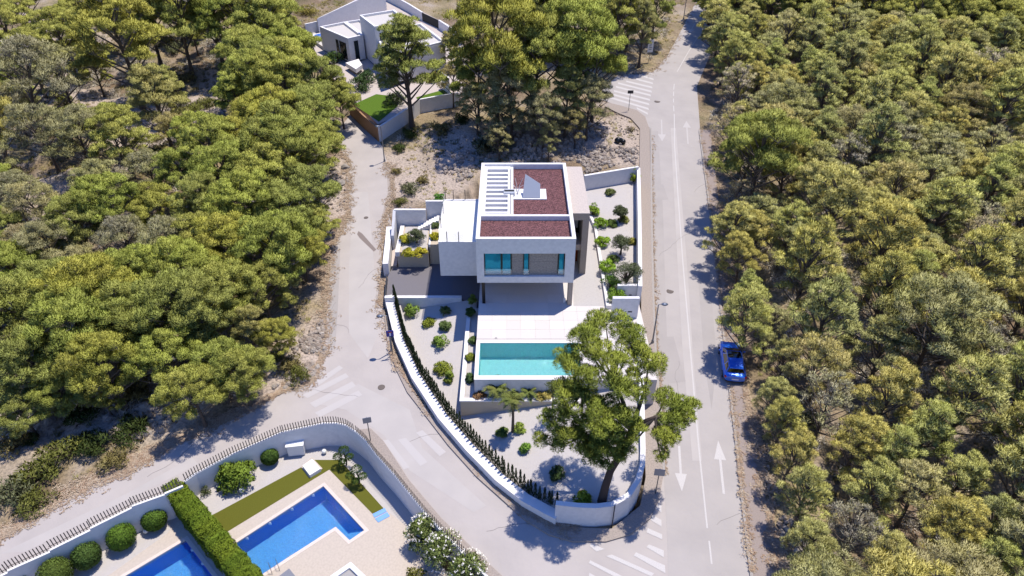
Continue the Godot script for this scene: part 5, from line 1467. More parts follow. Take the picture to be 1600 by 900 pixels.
# ---------------------------------------------------------------- the villa up the lane
func upper_house() -> void:
	var w := white()
	var roof_m := rough_mat("roof_grey_white", Color(0.74, 0.725, 0.7), 0.88, 1.0, 2.0, 0.03)
	var dark := plain("frame_dark", Color(0.07, 0.075, 0.085), 0.4, 0.3)
	var base := 5.1
	var b := MB.new()
	b.prism([Vector3(-17.491, 3.585, -85.324), Vector3(-13.41, 3.939, -89.183), Vector3(-12.639, 4.065, -90.898), Vector3(-7.414, 4.322, -92.569), Vector3(-6.169, 4.922, -101.955), Vector3(-8.166, 5.687, -115.699), Vector3(-10.917, 5.979, -121.937), Vector3(-20.638, 6.472, -135.02), Vector3(-24.429, 6.652, -139.916), Vector3(-28.98, 6.183, -134.371), Vector3(-33.395, 5.424, -123.926), Vector3(-34.903, 5.218, -121.249), Vector3(-29.478, 4.474, -106.14)], 3.0)
	struct("yard", b, rough_mat("yard_paving", Color(0.72, 0.68, 0.65), 0.88, 1.0, 2.0, 0.02))
	var o := thing("house", "white flat-roofed house up the lane behind a tall pine", "house")
	var blocks := [
		[[Vector3(-30.159, 8.5, -111.715), Vector3(-24.541, 8.5, -105.581), Vector3(-22.588, 8.5, -107.336), Vector3(-26.704, 8.5, -114.465)], 8.5],
		[[Vector3(-26.959, 8.2, -115.555), Vector3(-23.183, 8.2, -108.85), Vector3(-20.888, 8.2, -110.516), Vector3(-24.693, 8.2, -116.875)], 8.2],
		[[Vector3(-23.072, 11, -108.85), Vector3(-19.851, 11, -102.849), Vector3(-15.044, 11, -105.248), Vector3(-18.213, 11, -111.927)], 11.0],
		[[Vector3(-9.819, 8.9, -103.01), Vector3(-14.244, 8.9, -112.164), Vector3(-20.81, 8.9, -107.426), Vector3(-17.411, 8.9, -96.096)], 8.9],
	]
	for e in blocks:
		var p: Array = e[0]
		b = MB.new()
		b.prism(p.map(func(q): return q - Vector3(0, 0.35, 0)), 5.0, base - 0.2)
		var side := 1.0 if Geometry2D.is_polygon_clockwise(fl(p)) else -1.0
		var body := part("wall", b, w, o)
		b = MB.new()
		b.wall(p, -0.02 * side, -0.32 * side, [p[0].y - 0.5], true)
		part("parapet", b, w, body)
		b = MB.new()
		b.sheet(p, -0.34)
		part("roof", b, roof_m, body)
	# dark openings in the near block's two faces
	var l: Array = blocks[0][0]
	for s in [[0, 1, 0.55, 0.64, base, 7.6], [0, 1, 0.68, 0.9, base, 7.6], [1, 2, 0.35, 0.62, base, 7.9]]:
		var a: Vector3 = l[s[0]]
		var e: Vector3 = l[s[1]]
		var len_ := Vector2(a.x, a.z).distance_to(Vector2(e.x, e.z))
		var f := part("window", on_face(a, e, len_ * s[2], len_ * s[3], s[4], s[5], -0.05, 0.04), dark, o)
		part("pane", on_face(a, e, len_ * s[2] + 0.12, len_ * s[3] - 0.12, s[4] + 0.1, s[5] - 0.12, 0.04, 0.05), glass(), f)
	var m: Array = blocks[2][0]
	for s in [[1, 2, 0.12, 0.34, 8.9, 10.0], [1, 2, 0.5, 0.8, 8.9, 10.0]]:
		var a: Vector3 = m[s[0]]
		var e: Vector3 = m[s[1]]
		var len_ := Vector2(a.x, a.z).distance_to(Vector2(e.x, e.z))
		var f := part("window", on_face(a, e, len_ * s[2], len_ * s[3], s[4], s[5], -0.05, 0.04), dark, o)
		part("pane", on_face(a, e, len_ * s[2] + 0.1, len_ * s[3] - 0.1, s[4] + 0.1, s[5] - 0.1, 0.04, 0.05), glass(), f)
	# low terrace, pool and steps
	b = MB.new()
	b.prism([Vector3(-24.921, 5.5, -103.649), Vector3(-23.316, 5.5, -105.405), Vector3(-22.279, 5.5, -102.789), Vector3(-22.875, 5.5, -100.826)], 0.6)
	part("porch", b, w, o)
	b = MB.new()
	b.prism([Vector3(-33.754, 5.35, -119.689), Vector3(-29.285, 5.35, -116.836), Vector3(-28.244, 5.35, -111.777), Vector3(-30.08, 5.35, -111.777), Vector3(-32.664, 5.35, -115.45)], 0.5)
	struct("terrace", b, roof_m)
	o = thing("swimming_pool", "small blue pool beside the upper white house", "swimming pool")
	var rim := [Vector3(-33.245, 5.42, -118.009), Vector3(-31.924, 5.42, -119.266), Vector3(-30.43, 5.42, -117.301), Vector3(-32.429, 5.42, -115.389)]
	b = MB.new()
	b.wall(rim, 0.0, 0.3, [5.2], true)
	part("coping", b, w, o)
	b = MB.new()
	b.sheet(rim, -0.02)
	part("water", b, plain("small_pool", Color(0.22, 0.42, 0.75), 0.08), o)
	# garden: two lawns
	var lawn := rough_mat("lawn_bright", Color(0.34, 0.45, 0.13), 0.8, 1.0, 1.2, 0.07, 0.95, false, 0.6)
	for q in [[Vector3(-21.734, 3.871, -91.388), Vector3(-19.036, 4.138, -94.49), Vector3(-16.77, 4.159, -93.708), Vector3(-15.479, 4.01, -90.579), Vector3(-17.41, 3.674, -85.944)], [Vector3(-13.302, 4.224, -93.059), Vector3(-9.307, 4.492, -95.52), Vector3(-8.39, 4.427, -93.972), Vector3(-12.618, 4.157, -91.587)]]:
		b = MB.new()
		b.sheet(q)
		struct("lawn", b, lawn)
	# walls
	b = MB.new()
	b.wall([Vector3(-22.157, 4.527, -90.87), Vector3(-19.421, 4.344, -86.449), Vector3(-17.038, 4.201, -82.873)], -0.12, 0.12, [0.5, 0.5, 0.5])
	o = thing("garden_wall", "brown earth-coloured wall beside the lane below the upper lawn", "wall")
	part("wall", b, rough_mat("wall_brown", Color(0.6, 0.47, 0.36), 0.85, 1.0, 1.5, 0.03), o)
	b = MB.new()
	var ww := [Vector3(-16.997, 4.202, -82.871), Vector3(-13.302, 4.692, -89.178), Vector3(-12.572, 4.813, -90.83), Vector3(-9.62, 4.968, -91.947), Vector3(-7.383, 5.076, -92.617)]
	b.wall(ww, -0.14, 0.14, ww.map(func(q): return q.y - 2.6))
	o = thing("garden_wall", "greyish white wall in front of the upper lawn and the tall pine", "wall")
	part("wall", b, w, o)
	b = MB.new()
	ww = [Vector3(-34.513, 6.846, -119.015), Vector3(-32.636, 6.975, -120.233), Vector3(-32.295, 7.641, -119.496), Vector3(-26.911, 9.039, -125.105), Vector3(-22.655, 9.986, -130.426)]
	b.wall(ww, -0.15, 0.15, ww.map(func(q): return q.y - 5.6))
	o = thing("garden_wall", "long white wall climbing behind the upper house", "wall")
	part("wall", b, w, o)
	b = MB.new()
	ww = [Vector3(-23.784, 7.916, -136.5), Vector3(-20.042, 7.718, -131.327), Vector3(-18.238, 7.614, -128.684), Vector3(-15.391, 7.42, -124.035)]
	b.wall(ww, -0.15, 0.15, ww.map(func(q): return q.y - 3.2))
	var w2 := [Vector3(-12.193, 7.269, -119.916), Vector3(-9.774, 7.093, -115.773), Vector3(-7.908, 6.933, -112.169)]
	b.wall(w2, -0.15, 0.15, w2.map(func(q): return q.y - 3.2))
	o = thing("garden_wall", "white street wall with the dark gate, right of the upper house", "wall")
	part("wall", b, w, o)
	o = thing("gate", "dark slatted gate in the upper house's street wall", "gate")
	var ga: Vector3 = Vector3(-15.391, 7.42, -124.035)
	var gb: Vector3 = Vector3(-12.193, 7.269, -119.916)
	for k in 26:
		var p := ga.lerp(gb, (k + 0.5) / 26.0)
		part("slat", bx(p + Vector3(-0.13, -2.3, -0.04), p + Vector3(0.1, -0.1, 0.02)), plain("gate_dark", Color(0.2, 0.21, 0.225), 0.5, 0.3), o)
	# plants round the house
	var leaf := leaf_mat("leaf_shrub", Color(1, 1, 1), 0.4)
	for e in [[Vector3(-27.206, 4.489, -106.094), 1.6, 1.9, Color(0.05, 0.085, 0.025), "dark green round shrub left of the upper house's porch"], [Vector3(-21.716, 4.072, -96.397), 1.9, 2.2, Color(0.05, 0.085, 0.03), "dark green shrub at the top of the upper lawn"], [Vector3(-20.869, 4.226, -98.538), 1.7, 2.2, Color(0.045, 0.08, 0.03), "dark shrub beside the upper house's porch steps"], [Vector3(-16.01, 3.934, -91.23), 1.6, 1.7, Color(0.07, 0.1, 0.04), "grey-green shrub at the right end of the upper lawn"], [Vector3(-35.482, 3.977, -120.025), 2.0, 2.4, Color(0.12, 0.14, 0.08), "silvery olive beside the small upper pool"], [Vector3(-23.826, 6.118, -131.544), 0.9, 1.2, Color(0.2, 0.18, 0.03), "yellow-green shrub behind the upper house's roof"], [Vector3(-11.49, 4.409, -98.556), 1.1, 1.5, Color(0.2, 0.11, 0.05), "reddish brown shrub at the right side of the upper house"], [Vector3(-37.816, 4.693, -133.122), 2.2, 1.4, Color(0.22, 0.19, 0.05), "dry yellowish bush outside the upper house's back wall"]]:
		plant("house_shrub", bush(300 + int(e[0].x * 3.0) % 90, e[1], e[2], 20, 70, 0.24, 0.06, e[3], 0.5), e[4], "shrub", e[0], leaf, "shrubs round the upper house")
	b = MB.new()
	b.prism([Vector3(-9.837, 6.803, -95.965), Vector3(-8.619, 6.716, -93.905), Vector3(-8.589, 6.691, -93.473), Vector3(-9.802, 6.777, -95.519)], 2.4)
	o = thing("garden_wall", "short white wall return right of the upper house", "wall")
	part("wall", b, w, o)
	# a white house beyond the trees at the top left
	o = thing("house", "partly hidden white building among pines at the photo's top left", "house")
	var far := [Vector3(-80.132, 6.864, -137.124), Vector3(-75.349, 6.672, -131.547), Vector3(-71.932, 6.884, -133.362), Vector3(-75.985, 7.147, -139.774)]
	b = MB.new()
	b.prism(far.map(func(q): return Vector3(q.x, far[0].y, q.z)), 4.0)
	part("wall", b, w, o)
	b = MB.new()
	b.prism(far.map(func(q): return Vector3(q.x, far[0].y + 0.22, q.z)), 0.2)
	part("roof", b, roof_m, o)

# ---------------------------------------------------------------- street furniture
func pole_lamp(base: Vector3, h: float, arm: Vector3, label: String) -> void:
	var o := thing("street_lamp", label, "street lamp")
	var grey := plain("lamp_grey", Color(0.5, 0.51, 0.53), 0.45, 0.5)
	var b := MB.new()
	b.tube([base + Vector3(0, -0.1, 0), base + Vector3(0, h * 0.5, 0), base + Vector3(0, h, 0)], [0.075, 0.06, 0.045], 8)
	part("post", b, grey, o)
	b = MB.new()
	var t := base + Vector3(0, h, 0)
	b.tube([t + Vector3(0, -0.05, 0), t + arm * 0.5 + Vector3(0, 0.05, 0), t + arm], [0.035, 0.03, 0.03], 6)
	part("arm", b, grey, o)
	b = MB.new()
	b.ball(t + arm + Vector3(0, -0.02, 0), Vector3(0.3, 0.09, 0.2), 12)
	part("head", b, plain("lamp_head", Color(0.42, 0.45, 0.5), 0.4, 0.4), o)
	b = MB.new()
	b.ball(t + arm + Vector3(0, -0.09, 0), Vector3(0.2, 0.06, 0.14), 10)
	part("lens", b, plain("lens", Color(0.75, 0.76, 0.74), 0.2), o)
	b = MB.new()
	b.tube([base + Vector3(0, -0.05, 0), base + Vector3(0, 0.28, 0)], [0.13, 0.11], 8)
	part("base", b, grey, o)

func sign_post(base: Vector3, h: float, wide: float, high: float, turn: float, face: Material, label: String, tilt := 0.0) -> Node3D:
	var o := thing("road_sign", label, "road sign")
	var grey := plain("post_grey", Color(0.36, 0.36, 0.37), 0.5, 0.5)
	var b := MB.new()
	b.tube([Vector3(0, -0.2, 0), Vector3(0, h, 0)], [0.035, 0.035], 6)
	part("post", b, grey, o)
	b = MB.new()
	b.box(Vector3(-wide / 2, -high / 2, -0.02), Vector3(wide / 2, high / 2, 0.02), Transform3D(Basis(Vector3.UP, turn), Vector3(0, h - high * 0.5 + 0.02, 0)) * Transform3D(Basis(), Vector3(0, 0, 0.06)))
	part("panel", b, face, o)
	o.position = base
	return o

func street_things() -> void:
	pole_lamp(Vector3(-10.335, 0.212, -44.703), 4.0, Vector3(-0.55, 0.02, 0.05), "grey street lamp leaning over the lane beside the blue sign")
	pole_lamp(Vector3(12.022, 1.022, -45.023), 4.1, Vector3(0.5, 0.05, 0.0), "grey street lamp on the pavement right of the villa")
	pole_lamp(Vector3(-15.614, 2.032, -77.678), 4.6, Vector3(-0.35, 0.02, 0.1), "pale street lamp at the corner of the upper garden walls")
	pole_lamp(Vector3(29.691, 6.187, -124.273), 5.0, Vector3(0.3, 0.05, 0.2), "thin street lamp beside the road's far end at the photo's top")
	var panel_back := plain("sign_back", Color(0.52, 0.53, 0.56), 0.45, 0.4)
	var blue := plain("sign_blue", Color(0.06, 0.1, 0.5), 0.4)
	var o := sign_post(Vector3(-10.173, 0.194, -44.314), 2.75, 0.62, 0.62, 0.15, blue, "blue square sign with a white T mark beside the lane")
	var mk := MB.new()
	var xf := Transform3D(Basis(Vector3.UP, 0.15), Vector3(0, 2.75 - 0.29, 0))
	mk.box(Vector3(-0.06, -0.22, 0.081), Vector3(0.06, 0.1, 0.086), xf)
	for q in mk.v.size(): mk.v[q] += o.position
	part("white_stem", mk, plain("sign_white", Color(0.85, 0.85, 0.85), 0.4), o)
	mk = MB.new()
	mk.box(Vector3(-0.17, 0.1, 0.081), Vector3(0.17, 0.19, 0.086), xf)
	for q in mk.v.size(): mk.v[q] += o.position
	part("red_bar", mk, plain("sign_red", Color(0.6, 0.08, 0.07), 0.4), o)
	sign_post(Vector3(-10.654, -0.244, -35.252), 2.5, 0.62, 0.55, 0.25, panel_back, "grey-backed square road sign at the top of the fenced bend")
	sign_post(Vector3(9.92, 0.07, -30.204), 2.6, 0.7, 0.62, -0.12, panel_back, "grey-backed square road sign at the right-hand corner of the curved wall")
	sign_post(Vector3(15.699, 3.674, -89.391), 2.9, 0.75, 0.42, 0.0, plain("sign_dark", Color(0.22, 0.22, 0.24), 0.5, 0.3), "small dark sign on a thin post below the upper hatching")
	o = sign_post(Vector3(20.91, 4.826, -105.971), 3.4, 0.85, 1.9, 0.1, plain("sign_white", Color(0.85, 0.85, 0.85), 0.4), "tall white information sign at the top of the road")
	for k in 5:
		mk = MB.new()
		mk.box(Vector3(-0.25 + 0.05 * (k % 2), 2.95 - k * 0.26, 0.085), Vector3(0.25 - 0.06 * (k % 3), 3.05 - k * 0.26, 0.09), Transform3D(Basis(Vector3.UP, 0.1), Vector3()))
		for q in mk.v.size(): mk.v[q] += o.position
		part("text_line", mk, plain("sign_grey", Color(0.35, 0.36, 0.38), 0.5), o)
	# dark bag on the dirt, blue tarpaulin
	rng.seed = 400
	var b := MB.new()
	for k in 6: b.ball(Vector3(rng.randf() - 0.5, 0.25 + 0.25 * rng.randf(), rng.randf() - 0.5) * 0.8, Vector3(0.42, 0.34, 0.38) * (0.8 + 0.4 * rng.randf()), 10)
	var p: Vector3 = Vector3(13.604, 3.081, -80.551)
	for q in b.v.size(): b.v[q] += Vector3(p.x, ground_y(p.x, p.z), p.z)
	tag(part("bag", b, plain("bag_dark", Color(0.05, 0.065, 0.075), 0.25)), "dark shiny bag lying on the bare dirt above the villa", "bag")
	b = MB.new()
	p = Vector3(-86.556, 2.663, -123.667)
	for k in 7:
		var a := Vector3(-1.2 + 0.4 * k, 0.15 + 0.5 * sin(k * 0.9), 0.3)
		b.quad(a, a + Vector3(0.4, 0.2 * cos(k * 2.0), 0), a + Vector3(0.4, -0.2, 1.3), a + Vector3(0, -0.25, 1.2))
	for q in b.v.size(): b.v[q] += Vector3(p.x, ground_y(p.x, p.z) + 0.3, p.z)
	tag(part("tarpaulin", b, plain("tarp_blue", Color(0.1, 0.25, 0.75), 0.5)), "crumpled bright blue tarpaulin under trees at the top left", "tarpaulin")

# ---------------------------------------------------------------- the parked car
func ring(z: float, hw: float, y0: float, y1: float, rnd: float, n := 20) -> Array:
	var r := []
	for k in n:
		var a := TAU * k / n
		var x := signf(cos(a)) * pow(absf(cos(a)), rnd)
		var y := signf(sin(a)) * pow(absf(sin(a)), rnd)
		r.append(Vector3(x * hw, (y0 + y1) / 2 + y * (y1 - y0) / 2, z))
	return r

func loft(b: MB, rings: Array) -> void:
	var n: int = rings[0].size()
	var nor := []
	for i in rings.size():
		var row := []
		for k in n:
			var u: Vector3 = rings[i][(k + 1) % n] - rings[i][(k + n - 1) % n]
			var v: Vector3 = rings[mini(i + 1, rings.size() - 1)][k] - rings[maxi(i - 1, 0)][k]
			row.append(u.cross(v).normalized())
		nor.append(row)
	for i in rings.size() - 1:
		for k in n:
			var j := (k + 1) % n
			b.quads(rings[i][k], rings[i][j], rings[i + 1][j], rings[i + 1][k], nor[i][k], nor[i][j], nor[i + 1][j], nor[i + 1][k])
	for e in [0, rings.size() - 1]:
		for k in range(1, n - 1): b.tri(rings[e][0], rings[e][k], rings[e][k + 1])

func blue_car(at: Vector3, turn: float) -> void:
	var paint := StandardMaterial3D.new()
	paint.albedo_color = Color(0.06, 0.4, 0.84)
	paint.metallic = 0.2; paint.roughness = 0.3
	paint.clearcoat_enabled = true; paint.clearcoat = 1.0; paint.clearcoat_roughness = 0.05
	var gl := plain("car_glass", Color(0.02, 0.025, 0.03), 0.04, 0.0, 0.8)
	var black := plain("car_black", Color(0.03, 0.03, 0.032), 0.55)
	var chrome := plain("car_chrome", Color(0.75, 0.76, 0.78), 0.2, 0.9)
	var o := thing("parked_car", "bright blue hatchback parked facing uphill at the road's right edge", "car")
	var b := MB.new()
	loft(b, [ring(-2.12, 0.62, 0.38, 0.62, 0.7), ring(-2.0, 0.8, 0.26, 0.76, 0.6), ring(-1.6, 0.88, 0.2, 0.87, 0.5), ring(-1.0, 0.9, 0.18, 0.95, 0.45), ring(-0.2, 0.9, 0.18, 0.97, 0.42), ring(0.8, 0.91, 0.18, 0.99, 0.42), ring(1.5, 0.9, 0.2, 1.0, 0.45), ring(1.9, 0.85, 0.26, 0.98, 0.5), ring(2.1, 0.76, 0.34, 0.88, 0.6)])
	part("body", b, paint, o)
	# cabin: glass all round, pillars and roof in paint
	var lo := [Vector3(-0.74, 0.93, -1.12), Vector3(0.74, 0.93, -1.12), Vector3(0.8, 0.95, -0.4), Vector3(0.8, 0.97, 0.9), Vector3(0.74, 0.97, 1.75), Vector3(-0.74, 0.97, 1.75), Vector3(-0.8, 0.97, 0.9), Vector3(-0.8, 0.95, -0.4)]
	var hi := [Vector3(-0.55, 1.4, -0.3), Vector3(0.55, 1.4, -0.3), Vector3(0.61, 1.44, 0.1), Vector3(0.61, 1.44, 0.95), Vector3(0.55, 1.38, 1.45), Vector3(-0.55, 1.38, 1.45), Vector3(-0.61, 1.44, 0.95), Vector3(-0.61, 1.44, 0.1)]
	b = MB.new()
	for k in 8: b.quad(lo[k], lo[(k + 1) % 8], hi[(k + 1) % 8], hi[k])
	var cab := part("cabin", b, paint, o)
	var panes := [["windscreen", 0, 0.06], ["side_window", 2, 0.1], ["side_window", 3, 0.16], ["rear_window", 4, 0.09], ["side_window", 5, 0.16], ["side_window", 6, 0.1], ["side_window", 1, 0.2], ["side_window", 7, 0.2]]
	for e in panes:
		var k: int = e[1]
		var c: Vector3 = (lo[k] + lo[(k + 1) % 8] + hi[(k + 1) % 8] + hi[k]) / 4.0
		var q := []
		for s in [lo[k], lo[(k + 1) % 8], hi[(k + 1) % 8], hi[k]]: q.append(s.lerp(c, e[2]))
		var nn: Vector3 = (q[2] - q[0]).cross(q[1] - q[0]).normalized()
		if nn.dot(c - Vector3(0, 1.1, 0.3)) < 0: nn = -nn
		b = MB.new()
		b.quad(q[0] + nn * 0.012, q[1] + nn * 0.012, q[2] + nn * 0.012, q[3] + nn * 0.012)
		part(e[0], b, gl, cab)
	b = MB.new()
	var up := Vector3(0, 0.006, 0)
	for q in [[0, 1, 2, 7], [7, 2, 3, 6], [6, 3, 4, 5]]: b.quad(hi[q[0]] + up, hi[q[1]] + up, hi[q[2]] + up, hi[q[3]] + up)
	part("roof", b, paint, o)
	b = MB.new()
	b.quad(Vector3(-0.5, 1.424, -0.22), Vector3(0.5, 1.424, -0.22), Vector3(0.54, 1.455, 0.1), Vector3(-0.54, 1.455, 0.1))
	b.quad(Vector3(-0.54, 1.455, 0.1), Vector3(0.54, 1.455, 0.1), Vector3(0.54, 1.455, 0.55), Vector3(-0.54, 1.455, 0.55))
	part("roof_glass", b, gl, o)
	b = MB.new()
	b.box(Vector3(-0.52, 1.37, 1.43), Vector3(0.52, 1.41, 1.7))
	part("spoiler", b, paint, o)
	for s in [-1.0, 1.0]:
		b = MB.new()
		b.tube([Vector3(0.58 * s, 1.46, 0.0), Vector3(0.6 * s, 1.51, 0.4), Vector3(0.57 * s, 1.46, 1.2)], [0.018, 0.018, 0.018], 5)
		part("roof_rail", b, chrome, o)
		b = MB.new()
		b.ball(Vector3(0.98 * s, 0.98, -0.72), Vector3(0.12, 0.08, 0.07), 8)
		part("mirror", b, paint, o)
		b = MB.new()
		b.box(Vector3(0.72 * s - 0.14, 0.68, 1.93), Vector3(0.72 * s + 0.14, 0.83, 2.08))
		part("tail_light", b, plain("tail_red", Color(0.6, 0.03, 0.03), 0.2), o)
		b = MB.new()
		b.box(Vector3(0.62 * s - 0.15, 0.6, -2.07), Vector3(0.62 * s + 0.15, 0.72, -1.9))
		part("headlight", b, plain("lens", Color(0.75, 0.76, 0.74), 0.2), o)
		for z in [-1.35, 1.3]:
			b = MB.new()
			b.tube([Vector3(0.72 * s, 0.32, z), Vector3(0.9 * s, 0.32, z), Vector3(0.925 * s, 0.32, z)], [0.32, 0.32, 0.28], 18)
			var wh := part("wheel", b, black, o)
			b = MB.new()
			b.tube([Vector3(0.9 * s, 0.32, z), Vector3(0.932 * s, 0.32, z)], [0.21, 0.2], 14)
			part("rim", b, chrome, wh)
	b = MB.new()
	b.box(Vector3(-0.26, 0.5, 2.07), Vector3(0.26, 0.61, 2.11))
	part("number_plate", b, plain("sign_white", Color(0.85, 0.85, 0.85), 0.4), o)
	b = MB.new()
	b.box(Vector3(-0.7, 0.26, 2.0), Vector3(0.7, 0.4, 2.06))
	part("bumper", b, black, o)
	b = MB.new()
	b.box(Vector3(-0.45, 0.79, 2.02), Vector3(0.45, 0.815, 2.1))
	part("trim", b, chrome, o)
	o.position = Vector3(at.x, lie(at.x, at.z) + 0.0, at.z)
	o.rotation = Vector3(atan(0.06), -0.13 + turn, 0)

# ---------------------------------------------------------------- pines
func forest() -> void:
	var kinds := []          # [pieces, height]
	var specs := [
		# seed, height, radius, lobes, cushions in a lobe, needles, skirt, lean, grey, tall, lobe size, needle length, tone
		[501, 9.0, 3.5, 21, 9, 420, 0.46, 0.05, 0.0, 0.0, 0.26, 0.17, 0],
		[502, 8.6, 3.6, 23, 9, 420, 0.42, 0.09, 0.0, 0.0, 0.25, 0.17, 1],
		[503, 9.6, 3.3, 22, 9, 420, 0.42, 0.03, 0.05, 0.0, 0.25, 0.17, 2],
		[504, 8.0, 3.4, 19, 9, 400, 0.42, 0.12, 0.05, 0.0, 0.26, 0.18, 1],
		[505, 9.8, 3.0, 24, 8, 340, 0.34, 0.05, 0.2, 1.0, 0.24, 0.2, 3],
		[506, 8.6, 3.3, 22, 8, 260, 0.38, 0.1, 0.5, 0.0, 0.24, 0.2, 3],
		[507, 8.8, 3.4, 20, 8, 190, 0.4, 0.14, 0.85, 0.0, 0.25, 0.21, 3],
		[508, 7.4, 3.6, 22, 9, 420, 0.4, 0.06, 0.05, 0.0, 0.25, 0.17, 0],
		[509, 10.5, 3.1, 30, 8, 360, 0.36, 0.03, 0.0, 1.0, 0.25, 0.18, 1],
		[510, 8.2, 3.2, 19, 8, 190, 0.38, 0.16, 0.6, 0.0, 0.24, 0.21, 3],
		[511, 8.4, 2.7, 30, 6, 330, 0.34, 0.08, 0.25, 1.0, 0.2, 0.22, 3],
		[512, 9.0, 2.6, 32, 6, 310, 0.32, 0.05, 0.3, 1.0, 0.2, 0.22, 2],
		[513, 7.8, 2.9, 28, 6, 270, 0.36, 0.12, 0.45, 0.0, 0.2, 0.23, 3],
		[514, 8.8, 2.8, 30, 6, 330, 0.34, 0.1, 0.2, 0.0, 0.21, 0.22, 3],
		[515, 7.6, 2.6, 24, 5, 120, 0.34, 0.14, 0.95, 0.0, 0.2, 0.22, 3],
	]
	var leaf_tints := [Color(1, 1, 1), Color(0.96, 0.99, 0.95), Color(1.0, 0.98, 0.92), Color(0.92, 0.94, 0.97), Color(0.96, 1.0, 0.88)]
	for s in specs:
		var sh := pine(s[0], s[1], s[2], s[3], s[4], s[5], s[6], s[7], s[8], s[9], s[10], s[11], s[12])
		kinds.append([sh[0].mesh(bark_mat()), sh[1].mesh(leaf_mat("needles_0", leaf_tints[0], 0.35))])
	var tint_m := []
	for k in leaf_tints.size():
		tint_m.append(leaf_mat("needles_%d" % k, leaf_tints[k], 0.35))
	var place := []          # [x, z, scale, kind, zone]
	# pines that can be told apart in the photo
	var left := [Vector4(-68.36, -98.47, 0.94, 5), Vector4(-81.75, -119.37, 0.75, 6), Vector4(-66.5, -104.43, 1.09, 5), Vector4(-71.88, -119.6, 0.87, 6), Vector4(-52.35, -94.38, 1.61, 2), Vector4(-54.89, -108.03, 1.27, 2), Vector4(-48.89, -105.02, 1.44, 0), Vector4(-45.35, -108.52, 1.28, 1), Vector4(-41.62, -106.5, 1.39, 1), Vector4(-45.72, -90.09, 0.78, 4), Vector4(-60.27, -83.48, 1.39, 6), Vector4(-61.43, -92.85, 1.02, 5), Vector4(-49.14, -80.09, 0.8, 3), Vector4(-43.53, -72.06, 0.95, 2), Vector4(-49.73, -74.01, 0.97, 5), Vector4(-35.96, -75.43, 0.81, 0), Vector4(-36.24, -94.24, 1.07, 1), Vector4(-35.07, -102.18, 1.35, 1), Vector4(-30.57, -96.88, 1.09, 0), Vector4(-32.04, -92.55, 1.13, 1), Vector4(-28.89, -85.26, 1.12, 0), Vector4(-25.06, -87.55, 1.02, 3), Vector4(-32.97, -86, 0.96, 2), Vector4(-35.67, -85.66, 0.72, 1), Vector4(-24.17, -78.45, 1.07, 1), Vector4(-28.25, -76.57, 1.04, 0), Vector4(-22.26, -86.61, 0.73, 7), Vector4(-32.71, -69.18, 0.92, 2), Vector4(-29.73, -72.08, 0.91, 0), Vector4(-24.49, -68.03, 1.1, 0), Vector4(-22.44, -72.82, 0.81, 1), Vector4(-35.2, -67.79, 0.81, 3), Vector4(-29.77, -64.21, 0.88, 1), Vector4(-25.55, -63.57, 0.92, 0), Vector4(-21.1, -62.81, 0.91, 3), Vector4(-22.32, -58.51, 0.88, 1), Vector4(-26.28, -58.16, 0.87, 0), Vector4(-30.33, -59.63, 0.8, 2), Vector4(-19.69, -59.37, 0.6, 7), Vector4(-21.7, -51.85, 0.92, 1), Vector4(-25.24, -51.93, 0.88, 0), Vector4(-28.97, -53.69, 0.75, 2), Vector4(-19.84, -54.77, 0.64, 7), Vector4(-34.96, -59.98, 0.79, 3), Vector4(-31.96, -53.08, 0.78, 6), Vector4(-32.66, -48.47, 0.78, 1), Vector4(-28.02, -48.26, 0.84, 0), Vector4(-24.41, -47.18, 0.8, 1), Vector4(-21.62, -48.37, 0.68, 2), Vector4(-20.7, -50.85, 0.59, 4), Vector4(-34.3, -45.41, 0.92, 0), Vector4(-38.45, -47.1, 0.88, 1), Vector4(-39.79, -44.75, 0.92, 0), Vector4(-27.64, -43.85, 0.88, 1), Vector4(-30.62, -42.56, 0.81, 0), Vector4(-33.74, -41.09, 0.93, 1), Vector4(-37.21, -40.22, 0.87, 3), Vector4(-25.07, -44.02, 0.74, 2), Vector4(-30.61, -38.79, 0.74, 1), Vector4(-27.24, -39.98, 0.7, 0), Vector4(-34.7, -38.29, 0.58, 7), Vector4(-22.86, -39.54, 0.69, 3), Vector4(-20.85, -39.02, 0.61, 1), Vector4(-23.8, -37.01, 0.63, 0), Vector4(-25.08, -44.34, 0.47, 8), Vector4(-21.68, -43.94, 0.51, 4), Vector4(-19.67, -44.18, 0.47, 7), Vector4(-37.13, -36.83, 0.56, 7), Vector4(-31.7, -38.22, 0.46, 3), Vector4(-45.57, -51.36, 0.76, 1), Vector4(-46.94, -55.72, 0.72, 6), Vector4(-43.09, -54.35, 0.74, 5), Vector4(-42.14, -57.75, 0.82, 2), Vector4(-39.21, -59.68, 0.84, 1), Vector4(-48.27, -61.95, 0.77, 9), Vector4(-52.99, -65.32, 0.7, 6), Vector4(-43.78, -65.16, 0.79, 5), Vector4(-39.8, -68.38, 0.72, 6), Vector4(-38.94, -51.75, 0.68, 5), Vector4(-36.53, -54.38, 0.7, 6)]
	for q in left: place.append([q.x, q.y, q.z * 1.12, int(q.w), 0, 1.0])
